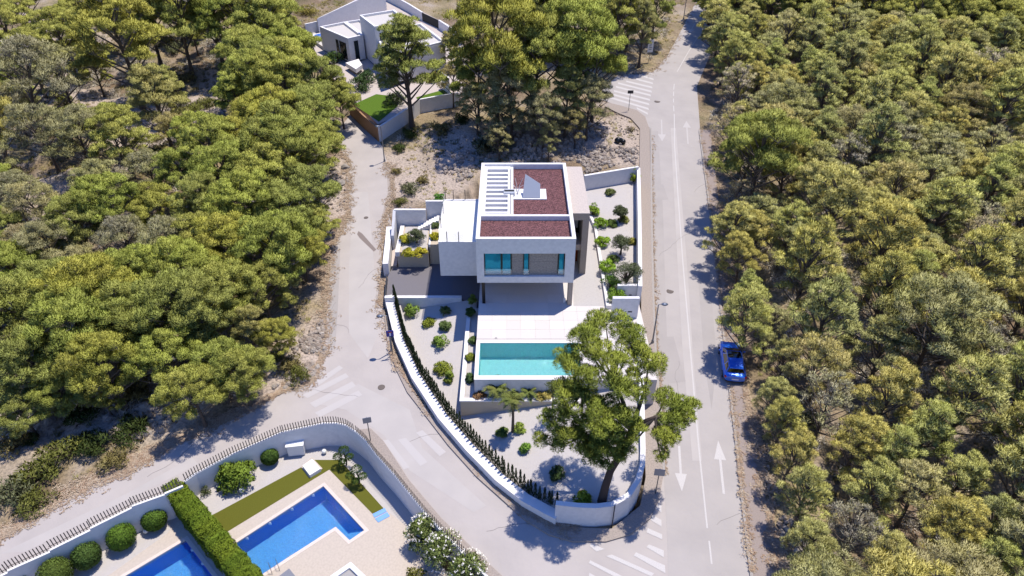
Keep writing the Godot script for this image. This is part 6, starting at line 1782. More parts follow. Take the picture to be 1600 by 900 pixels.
	var mid := [Vector4(-1.91, -84.07, 1.57, 0), Vector4(2.71, -83.76, 1.25, 1), Vector4(8.22, -86.51, 1.45, 1), Vector4(10.34, -85.45, 0.98, 0), Vector4(6.59, -81.42, 0.8, 4), Vector4(0, -81.1, 0.95, 5), Vector4(-4.45, -87.22, 1, 3), Vector4(15.32, -104.13, 0.96, 2), Vector4(17.91, -110.01, 1, 8), Vector4(19.12, -104.07, 0.82, 4), Vector4(13.36, -108.78, 1.12, 1), Vector4(3.78, -107.09, 1.11, 2), Vector4(6.71, -110.14, 1.27, 1), Vector4(22.31, -112.41, 0.82, 3), Vector4(-0.95, -107.45, 1.12, 6), Vector4(9.28, -81.26, 0.8, 5)]
	for q in mid: place.append([q.x, q.y, q.z * 1.12, int(q.w), 1, 1.12])
	for q in [Vector4(-0.78, -80.55, 0.73, 9), Vector4(3.83, -78.92, 0.74, 5), Vector4(-4.38, -82.95, 0.7, 5), Vector4(7.75, -79.55, 0.57, 9), Vector4(-1.52, -76.97, 0.49, 5), Vector4(4.39, -76.64, 0.49, 9), Vector4(-8.9, -102.63, 0.69, 4), Vector4(-8.11, -92.32, 0.71, 9)]: place.append([q.x, q.y, q.z, int(q.w), 1, 1.1])
	var lone: Vector3 = Vector3(-13.295, 2.654, -86.873)
	place.append([lone.x, lone.z, 1.5, 8, 1, 1.0])
	var right := [Vector4(24.95, -63.79, 1.17, 0), Vector4(31.36, -99.82, 0.74, 10), Vector4(29.15, -88.73, 0.67, 11), Vector4(26.68, -78.72, 0.67, 13), Vector4(33.33, -109.96, 0.75, 12), Vector4(22.7, -62.37, 0.62, 14), Vector4(21.44, -57.27, 0.62, 10), Vector4(20.69, -51.85, 0.61, 13), Vector4(20.38, -47.79, 0.56, 11), Vector4(21.03, -43.77, 0.55, 12), Vector4(21.11, -39.96, 0.52, 10), Vector4(19.35, -36.29, 0.52, 13), Vector4(19.07, -33.61, 0.55, 11), Vector4(18.71, -30.66, 0.59, 10), Vector4(18.56, -27.42, 0.61, 11), Vector4(18.05, -24.47, 0.56, 13), Vector4(18.29, -22.33, 0.52, 12), Vector4(20.39, -24.66, 0.63, 14), Vector4(22.42, -27.57, 0.66, 10), Vector4(22.99, -31.08, 0.64, 13), Vector4(25.3, -30.54, 0.64, 11), Vector4(24.99, -27.08, 0.65, 12), Vector4(28.33, -28.35, 0.67, 10), Vector4(25.64, -24.17, 0.62, 13), Vector4(28.99, -24.91, 0.63, 11), Vector4(22.37, -23.24, 0.56, 10), Vector4(27.48, -22.41, 0.56, 11), Vector4(33.93, -57.19, 0.74, 13), Vector4(36.42, -50.94, 0.64, 12), Vector4(28.06, -48.99, 0.7, 14), Vector4(25.82, -52.28, 0.7, 10)]
	for q in right: place.append([q.x, q.y, q.z * 1.1, int(q.w), 2, 1.0])
	# the rest of the woods, scattered evenly
	rng.seed = 600
	var zones := [
		[fl([Vector3(-103.552, 7.609, -122.92), Vector3(-90.119, 8.339, -128.368), Vector3(-77.95, 8.888, -131.445), Vector3(-63.48, 9.235, -129.982), Vector3(-49.328, 9.573, -128.551), Vector3(-40.828, 9.95, -130.582), Vector3(-35.726, 8.912, -110.732), Vector3(-22.898, 7.717, -84.405), Vector3(-19.989, 7.275, -75.576), Vector3(-18.276, 6.491, -61.66), Vector3(-17.381, 5.996, -52.956), Vector3(-18.819, 5.732, -49.278), Vector3(-17.292, 5.338, -41.947), Vector3(-17.877, 5.113, -38.483), Vector3(-19.751, 4.907, -35.989), Vector3(-22.379, 4.725, -34.27), Vector3(-28.137, 4.597, -35.018), Vector3(-33.1, 4.386, -33.984), Vector3(-38.277, 4.205, -33.551), Vector3(-48.864, 4.241, -39.445), Vector3(-70.857, 5.071, -64.274)]), 0, 4.9, 3000],
		[fl([Vector3(34.465, 12.064, -128.173), Vector3(29.394, 10.212, -99.842), Vector3(27.118, 9.238, -84.734), Vector3(24.833, 8.456, -72.848), Vector3(21.652, 7.787, -63.297), Vector3(20.023, 7.325, -56.406), Vector3(18.677, 6.874, -49.56), Vector3(18.339, 6.467, -42.943), Vector3(19.573, 6.245, -38.631), Vector3(18.352, 5.914, -33.716), Vector3(17.7, 5.639, -29.465), Vector3(17.694, 5.416, -25.749), Vector3(17.513, 5.215, -22.488), Vector3(16.619, 4.975, -18.941), Vector3(31.914, 5.343, -17.429), Vector3(52.571, 7.334, -40.28), Vector3(67.444, 9.579, -70.256), Vector3(95.451, 13.606, -123.373)]), 2, 3.2, 16000],
	]
	var bare := [fl([Vector3(-82.458, 4.331, -116.076), Vector3(-80.418, 4.645, -120.291), Vector3(-67.098, 4.47, -110.723), Vector3(-60.715, 3.973, -99.236), Vector3(-64.288, 3.619, -95.122), Vector3(-72.852, 3.799, -102.409)]), fl([Vector3(-65.614, 3.847, -99.583), Vector3(-57.733, 3.917, -96.814), Vector3(-45.736, 3.576, -85.137), Vector3(-39.69, 3.189, -75.654), Vector3(-40.751, 2.854, -70.616), Vector3(-48.304, 3.052, -77.686), Vector3(-58.826, 3.343, -87.793)]), fl([Vector3(-46.796, 3.772, -88.93), Vector3(-43.368, 4.768, -103.817), Vector3(-36.203, 3.881, -85.454), Vector3(-35.772, 3.293, -75.439), Vector3(-39.776, 3.327, -78)]), fl([Vector3(-41.072, 0.927, -38.649), Vector3(-33.721, 1.115, -38.118), Vector3(-27.946, 1.042, -34.004), Vector3(-30.788, 0.733, -30.284), Vector3(-36.208, 0.578, -30.404)]), fl([Vector3(-60.169, 2.532, -74.95), Vector3(-52.791, 2.793, -75.608), Vector3(-47.021, 2.483, -67.568), Vector3(-46.193, 2.071, -60.279), Vector3(-52.621, 2.033, -62.865)]), fl([Vector3(-27.273, 1.318, -38.262), Vector3(-23.916, 1.533, -40.171), Vector3(-21.819, 1.396, -36.837), Vector3(-24.59, 1.207, -35.086)])]
	for zn in zones:
		var f: PackedVector2Array = zn[0]
		var r := Rect2(f[0], Vector2.ZERO)
		for q in f: r = r.expand(q)
		for k in zn[3]:
			var p := r.position + Vector2(rng.randf() * r.size.x, rng.randf() * r.size.y)
			if not Geometry2D.is_point_in_polygon(p, f): continue
			# only the part of the woods that the drone overlooks, and a margin round it
			if absf(p.x) > 12.0 + 0.62 * (0.8 * -p.y + 20.0) or p.y > -15.0: continue
			var skip := false
			for q in bare:
				if Geometry2D.is_point_in_polygon(p, q): skip = true
			if skip: continue
			var s := (0.72 + 0.62 * rng.randf()) if zn[1] == 0 else (0.82 + 0.42 * rng.randf())
			for e in place:
				var need: float = zn[2] * (0.5 * (s + e[2])) * (1.25 if zn[1] == 0 and p.y < -88.0 and p.x < -30.0 else 1.0)
				if absf(e[0] - p.x) < need and absf(e[1] - p.y) < need and Vector2(e[0], e[1]).distance_to(p) < need:
					skip = true
					break
			if skip: continue
			var kd: int = [0, 1, 2, 3, 4, 5, 6, 7, 8, 9, 5, 1, 6, 0, 7, 2][rng.randi() % 16]
			if zn[1] == 2: kd = [10, 11, 12, 13, 10, 11, 13, 12, 10, 13, 11, 14, 5, 10, 13, 11][rng.randi() % 16]
			place.append([p.x, p.y, s, kd, zn[1], 1.0])
	# the nearest three hundred stand as trees of their own, the rest as one far wood
	place.sort_custom(func(a, c): return Vector2(a[0], a[1]).length() < Vector2(c[0], c[1]).length())
	print("pines ", place.size())
	var rest := place.slice(298)
	place = place.slice(0, 298)
	if rest.size():
		var whole: ArrayMesh = kinds[2][1].duplicate()
		whole.add_surface_from_arrays(Mesh.PRIMITIVE_TRIANGLES, kinds[2][0].surface_get_arrays(0))
		whole.surface_set_material(1, bark_mat())
		var mm := MultiMesh.new()
		mm.transform_format = MultiMesh.TRANSFORM_3D
		mm.mesh = whole
		mm.instance_count = rest.size()
		for k in rest.size():
			var e: Array = rest[k]
			mm.set_instance_transform(k, Transform3D(Basis(Vector3.UP, rng.randf() * TAU).scaled(Vector3(e[2], e[2], e[2])), Vector3(e[0], ground_y(e[0], e[1]) - 0.05, e[1])))
		var o := MultiMeshInstance3D.new()
		o.name = "pine_wood"
		o.multimesh = mm
		add_child(o)
		tag(o, "far pine wood closing the view at the photo's upper edge", "wood", "", "stuff")
	# rows back from the road, and the order within a row, for the labels
	var looks := ["broad dense", "wide rounded", "tall dense", "low spreading", "slim", "thin greyish", "sparse grey-brown", "low broad", "tall slender", "thin straggling", "olive plumed", "tall plumed", "low greyish", "leaning olive", "half-bare grey"]
	var zone_edge := [fl(ROAD_LEFT), PackedVector2Array(), fl(ROAD_RIGHT)]
	var rows := {}
	for e in place:
		var p := Vector2(e[0], e[1])
		var key := "up"
		if e[4] != 1: key = "%d_%d" % [e[4], int(edge_dist(p, zone_edge[e[4]]) / 5.2)]
		if not rows.has(key): rows[key] = []
		rows[key].append(e)
	for key in rows:
		var row: Array = rows[key]
		row.sort_custom(func(a, c): return a[1] > c[1])
		for k in row.size():
			var e: Array = row[k]
			var label := ""
			if e[4] == 1: label = "%s pine by the upper house, %s from the photo's foot" % [looks[e[3]], ordinal(k + 1)]
			else: label = "%s pine %s, %s row back, %s from the photo's foot" % [looks[e[3]], "right of the road" if e[4] == 2 else "left of the lane", ordinal(int(key.split("_")[1]) + 1), ordinal(k + 1)]
			var o := thing("pine_tree", label, "pine tree", Vector3.ZERO, "Aleppo pines of the surrounding woods")
			var kk: Array = kinds[e[3]]
			piece("trunk", kk[0], o)
			var cr := piece("crown", kk[1], o)
			var bright: bool = e[4] == 2 and e[2] > 1.5 and e[0] < 27.0 and e[1] < -60.0
			cr.set_surface_override_material(0, tint_m[4] if bright else tint_m[(k * 3 + e[3]) % 4])
			o.position = Vector3(e[0], ground_y(e[0], e[1]) - 0.05, e[1])
			var hs: float = e[2] * e[5] * (0.92 + 0.16 * rng.randf())
			o.rotation.y = rng.randf() * TAU
			o.scale = Vector3(e[2], hs, e[2])
	corner_pine()

# the big pine inside the corner wall, leaning and forked
func corner_pine() -> void:
	rng.seed = 640
	var o := thing("pine_tree", "big many-limbed pine growing inside the curved corner wall, beside the pool", "pine tree")
	var tb := MB.new()
	var cb := MB.new()
	var base: Vector3 = Vector3(5.994, 0.984, -28.895)
	tb.col = Color(0.085, 0.065, 0.055)
	var t0 := base + Vector3(0, -0.3, 0)
	var stem := [t0, base + Vector3(0.1, 1.6, 0.1), base + Vector3(0.35, 3.0, -0.1), base + Vector3(1.1, 4.6, -0.5), base + Vector3(1.5, 6.0, -0.9)]
	tb.tube(stem, [0.32, 0.26, 0.235, 0.21, 0.18], 10)
	var clumps := [Vector3(5.922, 12.3, -33.837), Vector3(7.012, 12, -33.319), Vector3(4.377, 12, -32.463), Vector3(5.055, 11.7, -31.913), Vector3(3.423, 11, -32.225), Vector3(8.462, 11, -31.872), Vector3(6.187, 11.6, -30.815), Vector3(4.021, 10.8, -31.053), Vector3(5.901, 10.6, -29.933), Vector3(7.306, 10, -29.943), Vector3(3.477, 9.8, -29.765), Vector3(4.541, 9.7, -29.49), Vector3(6.749, 9.2, -29.233), Vector3(5.518, 9.4, -29.41), Vector3(3.252, 7.8, -29.02), Vector3(2.327, 7.6, -30.152), Vector3(2.414, 6.8, -28.825), Vector3(4.116, 6.8, -28.825), Vector3(5.796, 6.8, -28.621), Vector3(5.151, 5.8, -28.558), Vector3(7.185, 6.2, -29.138), Vector3(4.795, 11, -30.284), Vector3(7.82, 10.6, -30.982), Vector3(3.445, 10, -30.599), Vector3(4.301, 8.4, -29.355), Vector3(6.288, 7.6, -29.044), Vector3(5.109, 7.6, -29.044), Vector3(7.341, 11.6, -32.503), Vector3(5.049, 12, -33.758), Vector3(3.159, 8.4, -29.885), Vector3(6.51, 6, -29.052), Vector3(6.991, 7.4, -28.862), Vector3(5.973, 5.4, -28.841), Vector3(7.549, 8, -29.358), Vector3(5.113, 6.2, -28.881), Vector3(6.022, 8.6, -29.17), Vector3(5.523, 7, -28.804), Vector3(6.907, 5.2, -29.059), Vector3(4.164, 7.4, -29.38), Vector3(5.094, 9.2, -28.106)]
	var sizes := [1.25, 1.25, 1.25, 1.1, 1.05, 1.25, 1.1, 1.1, 1.15, 0.95, 1.25, 1.15, 0.95, 1.0, 1.0, 0.7, 1.05, 1.05, 1.05, 0.9, 0.7, 1.0, 1.0, 0.8, 0.9, 0.8, 0.85, 1.0, 0.8, 0.8, 0.85, 0.8, 0.8, 0.75, 0.85, 1.0, 0.9, 0.6, 0.85, 0.9]
	var arm := [Vector3(9.906, 7.6, -31.933), Vector3(10.656, 7.6, -31.308), Vector3(11.629, 7.4, -31.501), Vector3(10.236, 7.2, -30.307), Vector3(9.307, 6.8, -29.55), Vector3(9.961, 6.8, -29.185), Vector3(9.215, 6.2, -28.576), Vector3(8.197, 7.2, -29.931), Vector3(10.957, 7.2, -30.47)]
	var arm_size := [0.85, 1.05, 0.7, 1.1, 0.9, 0.85, 0.6, 0.5, 0.75]
	# main forks
	var forks := [base + Vector3(0.4, 8.6, -2.6), base + Vector3(-1.6, 8.0, -2.2), base + Vector3(2.4, 8.2, -2.4), base + Vector3(-1.6, 5.2, -1.0), base + Vector3(3.0, 6.6, -1.4)]
	for f in forks:
		tb.tube([stem[3 if f.y < base.y + 7.0 else 4], (stem[4] + f) * 0.5 + Vector3(0, 0.3, 0.1), f], [0.17, 0.13, 0.1], 7)
	var all := []
	for k in clumps.size(): all.append([clumps[k], sizes[k]])
	for k in arm.size(): all.append([arm[k], arm_size[k]])
	for e in all:
		var c: Vector3 = e[0]
		var r: float = e[1]
		var near: Vector3 = forks[0]
		for f in forks:
			if f.distance_to(c) < near.distance_to(c): near = f
		tb.col = Color(0.12, 0.1, 0.085)
		tb.tube([near, near.lerp(c, 0.5) + Vector3(0, -0.35, 0), c - Vector3(0, 0.15, 0)], [0.085, 0.06, 0.03], 5, false)
		var tone: Color = Color(0.235, 0.265, 0.065).lerp(Color(0.31, 0.32, 0.075), rng.randf())
		for k in 9:
			var d := rdir()
			var p := c + d * Vector3(r, r * 0.6, r) * (0.4 + 0.45 * rng.randf())
			tb.col = Color(0.16, 0.145, 0.13)
			tb.tube([c - Vector3(0, 0.15, 0), c.lerp(p, 0.6) - Vector3(0, 0.1, 0), p], [0.028, 0.018, 0.008], 3, false)
			puff(cb, p, r * 0.4, 0.8, int(360 * r * r), 0.18, 0.02, tone * (0.85 + 0.3 * rng.randf()))
	part("trunk", tb, bark_mat(), o)
	part("crown", cb, leaf_mat("needles_4", Color(0.96, 1.0, 0.88), 0.2), o)

# ---------------------------------------------------------------- undergrowth, grass, stones
func loose_cover() -> void:
	var leaf := leaf_mat("leaf_shrub", Color(1, 1, 1), 0.4)
	# scrub bushes that stand in the clearings: five shapes, copied
	var protos := []
	var looks := ["grey-green", "dry yellowish", "bare twiggy grey", "olive-green", "dark green"]
	var cols := [Color(0.12, 0.13, 0.065), Color(0.2, 0.17, 0.065), Color(0.15, 0.13, 0.1), Color(0.13, 0.14, 0.035), Color(0.05, 0.07, 0.02)]
	for k in 5:
		var s := bush(700 + k, 0.9, 0.95, 18, 75 if k != 2 else 30, 0.17, 0.028, cols[k], 0.45, 0.15 if k != 2 else 0.7)
		protos.append([s[0].mesh(bark_mat()), s[1].mesh(leaf)])
	rng.seed = 720
	var spots := []
	# [x, y of the photo's survey points]: named clearings
	var known := [[Vector3(-2.379, 2.519, -79.17), 2.6, 0, "in the dirt just above the villa's roof"], [Vector3(-11.723, 1.715, -70.448), 1.4, 0, "on the dry slope left of the villa"], [Vector3(-10.456, 1.875, -72.478), 1.2, 1, "on the dry slope near the villa's back wall"], [Vector3(-12.458, 1.551, -68.077), 1.0, 3, "at the lane's edge above the stepped wall"], [Vector3(-9.066, 2.572, -83.404), 1.6, 1, "in dry grass below the tall pine"], [Vector3(-13.226, 2.462, -83.65), 1.5, 4, "at the foot of the tall lone pine"], [Vector3(-14.054, 2.237, -80.317), 1.3, 4, "in shade beside the upper wall corner"], [Vector3(-6.839, 2.901, -87.773), 1.4, 4, "under the upper clump of pines"], [Vector3(-13.754, 1.917, -74.832), 0.9, 1, "at the dirt edge of the lane"], [Vector3(-17.643, -0.172, -41.951), 1.3, 3, "on the stony bank at the lane's bend"], [Vector3(-18.614, -0.134, -43.072), 1.2, 1, "on the stony bank above the lane's bend"], [Vector3(-20.17, -0.11, -44.244), 1.1, 3, "under pines at the stony bank"], [Vector3(15.213, 3.319, -83.704), 0.9, 2, "beside the dark bag on the dirt"], [Vector3(10.803, 3.535, -89.512), 1.0, 2, "in the dirt left of the upper hatching"], [Vector3(-31.555, -0.997, -35.155), 1.8, 4, "in the deep shade above the lower lane"], [Vector3(-33.448, -1.121, -34.035), 1.7, 3, "at the left above the lower lane"], [Vector3(-34.504, -1.252, -32.381), 1.8, 3, "near the photo's left edge above the lane"], [Vector3(-35.276, -1.37, -30.801), 1.7, 0, "on the bank at the photo's left edge"], [Vector3(-33.599, -1.353, -30.25), 1.3, 3, "on the lane's edge at the lower left"], [Vector3(-29.417, -1.023, -33.655), 1.2, 1, "at the sunny edge of the lower lane"], [Vector3(-29.35, -0.862, -36.306), 1.6, 4, "in shade below the left wood"], [Vector3(-33.745, -0.912, -37.668), 1.5, 4, "below the left wood's lower edge"], [Vector3(-38.037, -1.182, -35.314), 1.4, 1, "on the tan clearing at the left"], [Vector3(-55.387, 3.516, -122.288), 1.0, 4, "on the pale track at the top left"]]
	for e in known: spots.append([e[0].x, e[0].z, e[1], e[2], e[3]])
	var zn := fl([Vector3(-90.516, 1.946, -113.693), Vector3(-98.961, 3.241, -139.494), Vector3(-71.354, 3.703, -133.401), Vector3(-40.698, 3.213, -109.906), Vector3(-27.327, 2.251, -87.178), Vector3(-19.726, -0.098, -44.231), Vector3(-23.941, -0.556, -38.7), Vector3(-29.337, -0.898, -35.698), Vector3(-33.266, -1.249, -31.813), Vector3(-38.61, -1.527, -29.847)])
	var r := Rect2(zn[0], Vector2.ZERO)
	for q in zn: r = r.expand(q)
	var tries := 0
	while spots.size() < 84 and tries < 3000:
		tries += 1
		var p := r.position + Vector2(rng.randf() * r.size.x, rng.randf() * r.size.y)
		if Geometry2D.is_point_in_polygon(p, zn): spots.append([p.x, p.y, 0.8 + 1.0 * rng.randf(), rng.randi() % 5, ""])
	for k in 26:
		var z := -30.0 - rng.randf() * 75.0
		var x := 19.5 + (-z - 30.0) * 0.12 + rng.randf() * 26.0
		spots.append([x, z, 0.8 + 0.9 * rng.randf(), [2, 0, 2, 1, 3][rng.randi() % 5], "right"])
	spots.sort_custom(func(a, c): return a[1] > c[1])
	var order := {}
	for e in spots:
		var y := ground_y(e[0], e[1])
		if absf(y - lie(e[0], e[1]) + 0.05) < 0.001: 
			if e[4] == "" or e[4] == "right": continue
		var ok := "%d%s" % [e[3], e[4]]
		order[ok] = order.get(ok, 0) + 1
		var label := "%s scrub bush %s" % [looks[e[3]], e[4]]
		if e[4] == "": label = "%s scrub bush under the left wood's pines, %s from the photo's foot" % [looks[e[3]], ordinal(order[ok])]
		if e[4] == "right": label = "%s scrub bush under the right wood's pines, %s from the photo's foot" % [looks[e[3]], ordinal(order[ok])]
		var o := thing("scrub_bush", label, "bush", Vector3.ZERO, ("%s scrub under the %s wood" % [looks[e[3]], "right" if e[4] == "right" else "left"]) if e[4] in ["", "right"] else "scrub bushes round the roads")
		piece("stems", protos[e[3]][0], o)
		piece("foliage", protos[e[3]][1], o)
		o.position = Vector3(e[0], y - 0.05, e[1])
		o.rotation.y = rng.randf() * TAU
		o.scale = Vector3.ONE * e[2] * (0.85 + 0.3 * rng.randf())
	dry_grass()
	litter()
	brushwood()
	stones()

# fallen needles, bark and grit that thin out over the edges of roads and pavements
func litter() -> void:
	rng.seed = 760
	var b := MB.new()
	for k in 9:
		var p := Vector3(rng.randf() - 0.5, 0.012 * k, rng.randf() - 0.5) * 0.3
		p.y = 0.004 + 0.004 * k
		var a := rng.randf() * TAU
		b.col = Color(1, 1, 1) * (0.7 + 0.5 * rng.randf())
		blade(b, p, Vector3(cos(a), 0.08, sin(a)).normalized(), 0.02 + 0.02 * rng.randf(), 0.07 + 0.09 * rng.randf(), Vector3.UP)
	var xf := []
	var cols := []
	var lines := [
		[SIDE_LINE, 2600, 0.12, 0.55, -0.25], 
		[[Vector3(24.14, 3.565, -83.342), Vector3(21.745, 2.54, -67.465), Vector3(19.678, 1.673, -54.045), Vector3(17.803, 0.914, -42.332), Vector3(16.588, 0.394, -34.265), Vector3(15.721, 0.044, -28.87), Vector3(15.058, -0.244, -24.407)], 700, 0.11, 0.16, 0.0],
		[[Vector3(-23.345, 2.205, -84.422), Vector3(-22.278, 2.089, -81.95), Vector3(-19.991, 1.915, -77.917), Vector3(-18.905, 1.588, -71.918), Vector3(-17.887, 1.258, -65.906), Vector3(-18.388, 1.069, -63.018), Vector3(-18.638, 0.911, -60.507), Vector3(-17.889, 0.634, -55.51), Vector3(-17.036, 0.321, -49.86), Vector3(-16.118, 0.05, -44.886), Vector3(-16.46, -0.139, -41.916), Vector3(-17.866, -0.23, -41.107)], 3000, 0.01, 0.5, 0.2],
		[[Vector3(-17.866, -0.23, -41.107), Vector3(-20.475, -0.426, -39.134), Vector3(-23.245, -0.633, -37.079), Vector3(-25.886, -0.818, -35.313), Vector3(-27.699, -0.964, -33.785), Vector3(-29.325, -1.078, -32.703), Vector3(-32.373, -1.321, -30.173), Vector3(-34.712, -1.532, -27.816), Vector3(-36.403, -1.675, -26.282)], 3200, 0.01, 0.45, 0.2],
		[[Vector3(-15.354, 2.03, -77.507), Vector3(-14.312, 1.876, -74.417), Vector3(-13.556, 1.625, -69.859), Vector3(-13.797, 1.347, -65.344), Vector3(-13.235, 1.182, -62.323), Vector3(-13.104, 1.017, -59.5), Vector3(-12.705, 0.807, -55.809), Vector3(-12.214, 0.617, -52.398), Vector3(-11.891, 0.517, -50.563), Vector3(-10.729, 0.276, -45.97)], 1500, 0.01, 0.4, 0.0],
		[[Vector3(17.759, 3.334, -82.68), Vector3(15.735, 2.457, -69.083), Vector3(14.305, 1.835, -59.436), Vector3(13.112, 1.294, -51.007), Vector3(12.107, 0.798, -43.243), Vector3(11.574, 0.452, -37.738), Vector3(10.883, 0.08, -31.893)], 900, 0.015, 0.16, 0.0],
		[[Vector3(34.024, 6.91, -134.159), Vector3(27.592, 5.693, -117.079), Vector3(24.182, 5.061, -108.264), Vector3(21.069, 4.61, -102.303), Vector3(15.627, 4.386, -101.291)], 500, 0.01, 0.7, 0.0],
		[[Vector3(-10.584, 0.266, -45.727), Vector3(-9.726, 0.152, -43.395), Vector3(-7.627, 0.006, -39.917), Vector3(-5.21, -0.12, -36.611), Vector3(-3.014, -0.224, -33.767), Vector3(-0.769, -0.311, -31.199), Vector3(0.704, -0.367, -29.529), Vector3(2.161, -0.39, -28.422), Vector3(4.438, -0.364, -27.711)], 1200, 0.125, 0.25, 0.0],
	]
	for e in lines:
		var l: Array = e[0]
		for k in e[1]:
			var i := rng.randi() % (l.size() - 1)
			var p: Vector3 = l[i].lerp(l[i + 1], rng.randf())
			var d: Vector3 = (l[i + 1] - l[i]).normalized()
			var clump := clampf(0.7 + 1.6 * noise2.get_noise_2d(p.x * 5.0, p.z * 5.0), 0.15, 1.6)
			var o: float = (rng.randfn(0.0, 1.0) * e[3] + e[4]) * clump
			var q: Vector3 = p + Vector3(-d.z, 0, d.x) * o
			var s := 0.6 + 0.8 * rng.randf()
			xf.append(Transform3D(Basis(Vector3.UP, rng.randf() * TAU).scaled(Vector3(s, s, s)), on(q.x, q.z, e[2])))
			cols.append(Color(0.3, 0.2, 0.13).lerp(Color(0.42, 0.35, 0.26), rng.randf()))
	var mm := MultiMesh.new()
	mm.transform_format = MultiMesh.TRANSFORM_3D
	mm.use_colors = true
	mm.mesh = b.mesh(leaf_mat("leaf_litter", Color(1, 1, 1), 0.1))
	mm.instance_count = xf.size()
	for k in xf.size():
		mm.set_instance_transform(k, xf[k]); mm.set_instance_color(k, cols[k])
	var o := MultiMeshInstance3D.new()
	o.name = "leaf_litter"
	o.multimesh = mm
	add_child(o)
	tag(o, "brown fallen needles along the edges of the roads", "leaf litter", "", "stuff")

# dead twigs and low brush on the floor of the woods
func brushwood() -> void:
	var s := bush(770, 0.8, 0.7, 14, 34, 0.2, 0.02, Color(0.3, 0.27, 0.2), 0.4, 0.55)
	var whole: ArrayMesh = s[1].mesh(leaf_mat("leaf_shrub", Color(1, 1, 1), 0.4))
	whole.add_surface_from_arrays(Mesh.PRIMITIVE_TRIANGLES, s[0].mesh(bark_mat()).surface_get_arrays(0))
	whole.surface_set_material(1, rough_mat("twig_grey", Color(1, 0.97, 0.92), 0.8, 1.0, 0.6, 0.03, 0.95))
	rng.seed = 771
	var xf := []
	while xf.size() < 2600:
		var x := -70.0 + rng.randf() * 150.0
		var z := -130.0 + rng.randf() * 108.0
		if absf(x) > 10.0 + (-z) * 0.72: continue
		var lift := ground_y(x, z) - lie(x, z) + 0.05
		if absf(lift) < 0.02 or (x > -14.0 and x < 17.0): continue
		if x < 0.0 and noise2.get_noise_2d(x * 1.4 + 31.0, z * 1.4) > 0.02: continue
		var k := 0.6 + 0.9 * rng.randf()
		xf.append(Transform3D(Basis(Vector3.UP, rng.randf() * TAU).scaled(Vector3(k, k, k)), Vector3(x, ground_y(x, z) - 0.05, z)))
	var mm := MultiMesh.new()
	mm.transform_format = MultiMesh.TRANSFORM_3D
	mm.mesh = whole
	mm.instance_count = xf.size()
	for k in xf.size(): mm.set_instance_transform(k, xf[k])
	var o := MultiMeshInstance3D.new()
	o.name = "undergrowth"
	o.multimesh = mm
	add_child(o)
	tag(o, "grey brown twiggy undergrowth on the floor of the woods", "undergrowth", "", "stuff")

func dry_grass() -> void:
	rng.seed = 730
	var b := MB.new()
	for k in 26:
		var a := rng.randf() * TAU
		var d := Vector3(cos(a) * 0.5, 1.0, sin(a) * 0.5).normalized()
		b.col = Color(1, 1, 1) * (0.75 + 0.4 * rng.randf())
		blade(b, Vector3(cos(a), 0, sin(a)) * 0.22 * rng.randf(), d, 0.02, 0.22 + 0.25 * rng.randf(), (d + Vector3.UP).normalized())
	var mm := MultiMesh.new()
	mm.transform_format = MultiMesh.TRANSFORM_3D
	mm.use_colors = true
	mm.mesh = b.mesh(leaf_mat("leaf_grass", Color(1, 1, 1), 0.3))
	var xs := []
	for k in 42000:
		var x := -80.0 + rng.randf() * 150.0
		var z := -150.0 + rng.randf() * 128.0
		if absf(x) > 10.0 + (-z) * 0.75: continue
		var lift := ground_y(x, z) - lie(x, z) + 0.05
		if absf(lift) < 0.004: continue
		var n1 := noise2.get_noise_2d(x * 1.4 + 31.0, z * 1.4)
		if n1 < -0.12 + 0.3 * rng.randf(): continue
		xs.append([x, z, n1])
	mm.instance_count = xs.size()
	for k in xs.size():
		var e: Array = xs[k]
		var s := 0.5 + 0.7 * rng.randf()
		mm.set_instance_transform(k, Transform3D(Basis(Vector3.UP, rng.randf() * TAU).scaled(Vector3(s, s, s)), Vector3(e[0], ground_y(e[0], e[1]) - 0.02, e[1])))
		mm.set_instance_color(k, Color(0.34, 0.27, 0.12).lerp(Color(0.2, 0.2, 0.06), clampf(rng.randf() * 0.9 + e[2] - 0.1, 0, 1)))
	var o := MultiMeshInstance3D.new()
	o.name = "dry_grass"
	o.multimesh = mm
	add_child(o)
	tag(o, "dry yellow grass scattered over the hillside", "grass", "", "stuff")

func rock(seed_: int) -> MB:
	rng.seed = seed_
	var b := MB.new()
	var t := MB.new()
	t.ball(Vector3.ZERO, Vector3.ONE, 10)
	var f := FastNoiseLite.new()
	f.seed = seed_; f.frequency = 0.9
	for k in range(0, t.v.size(), 3):
		var q := []
		for i in 3:
			var p: Vector3 = t.v[k + i]
			q.append(p * Vector3(0.55, 0.4, 0.45) * (1.0 + 0.55 * f.get_noise_3dv(p)))
		b.col = Color(0.9, 0.87, 0.82) * (0.85 + 0.15 * f.get_noise_3dv(q[0] * 3.0))
		b.tri(q[0], q[1], q[2])
	return b

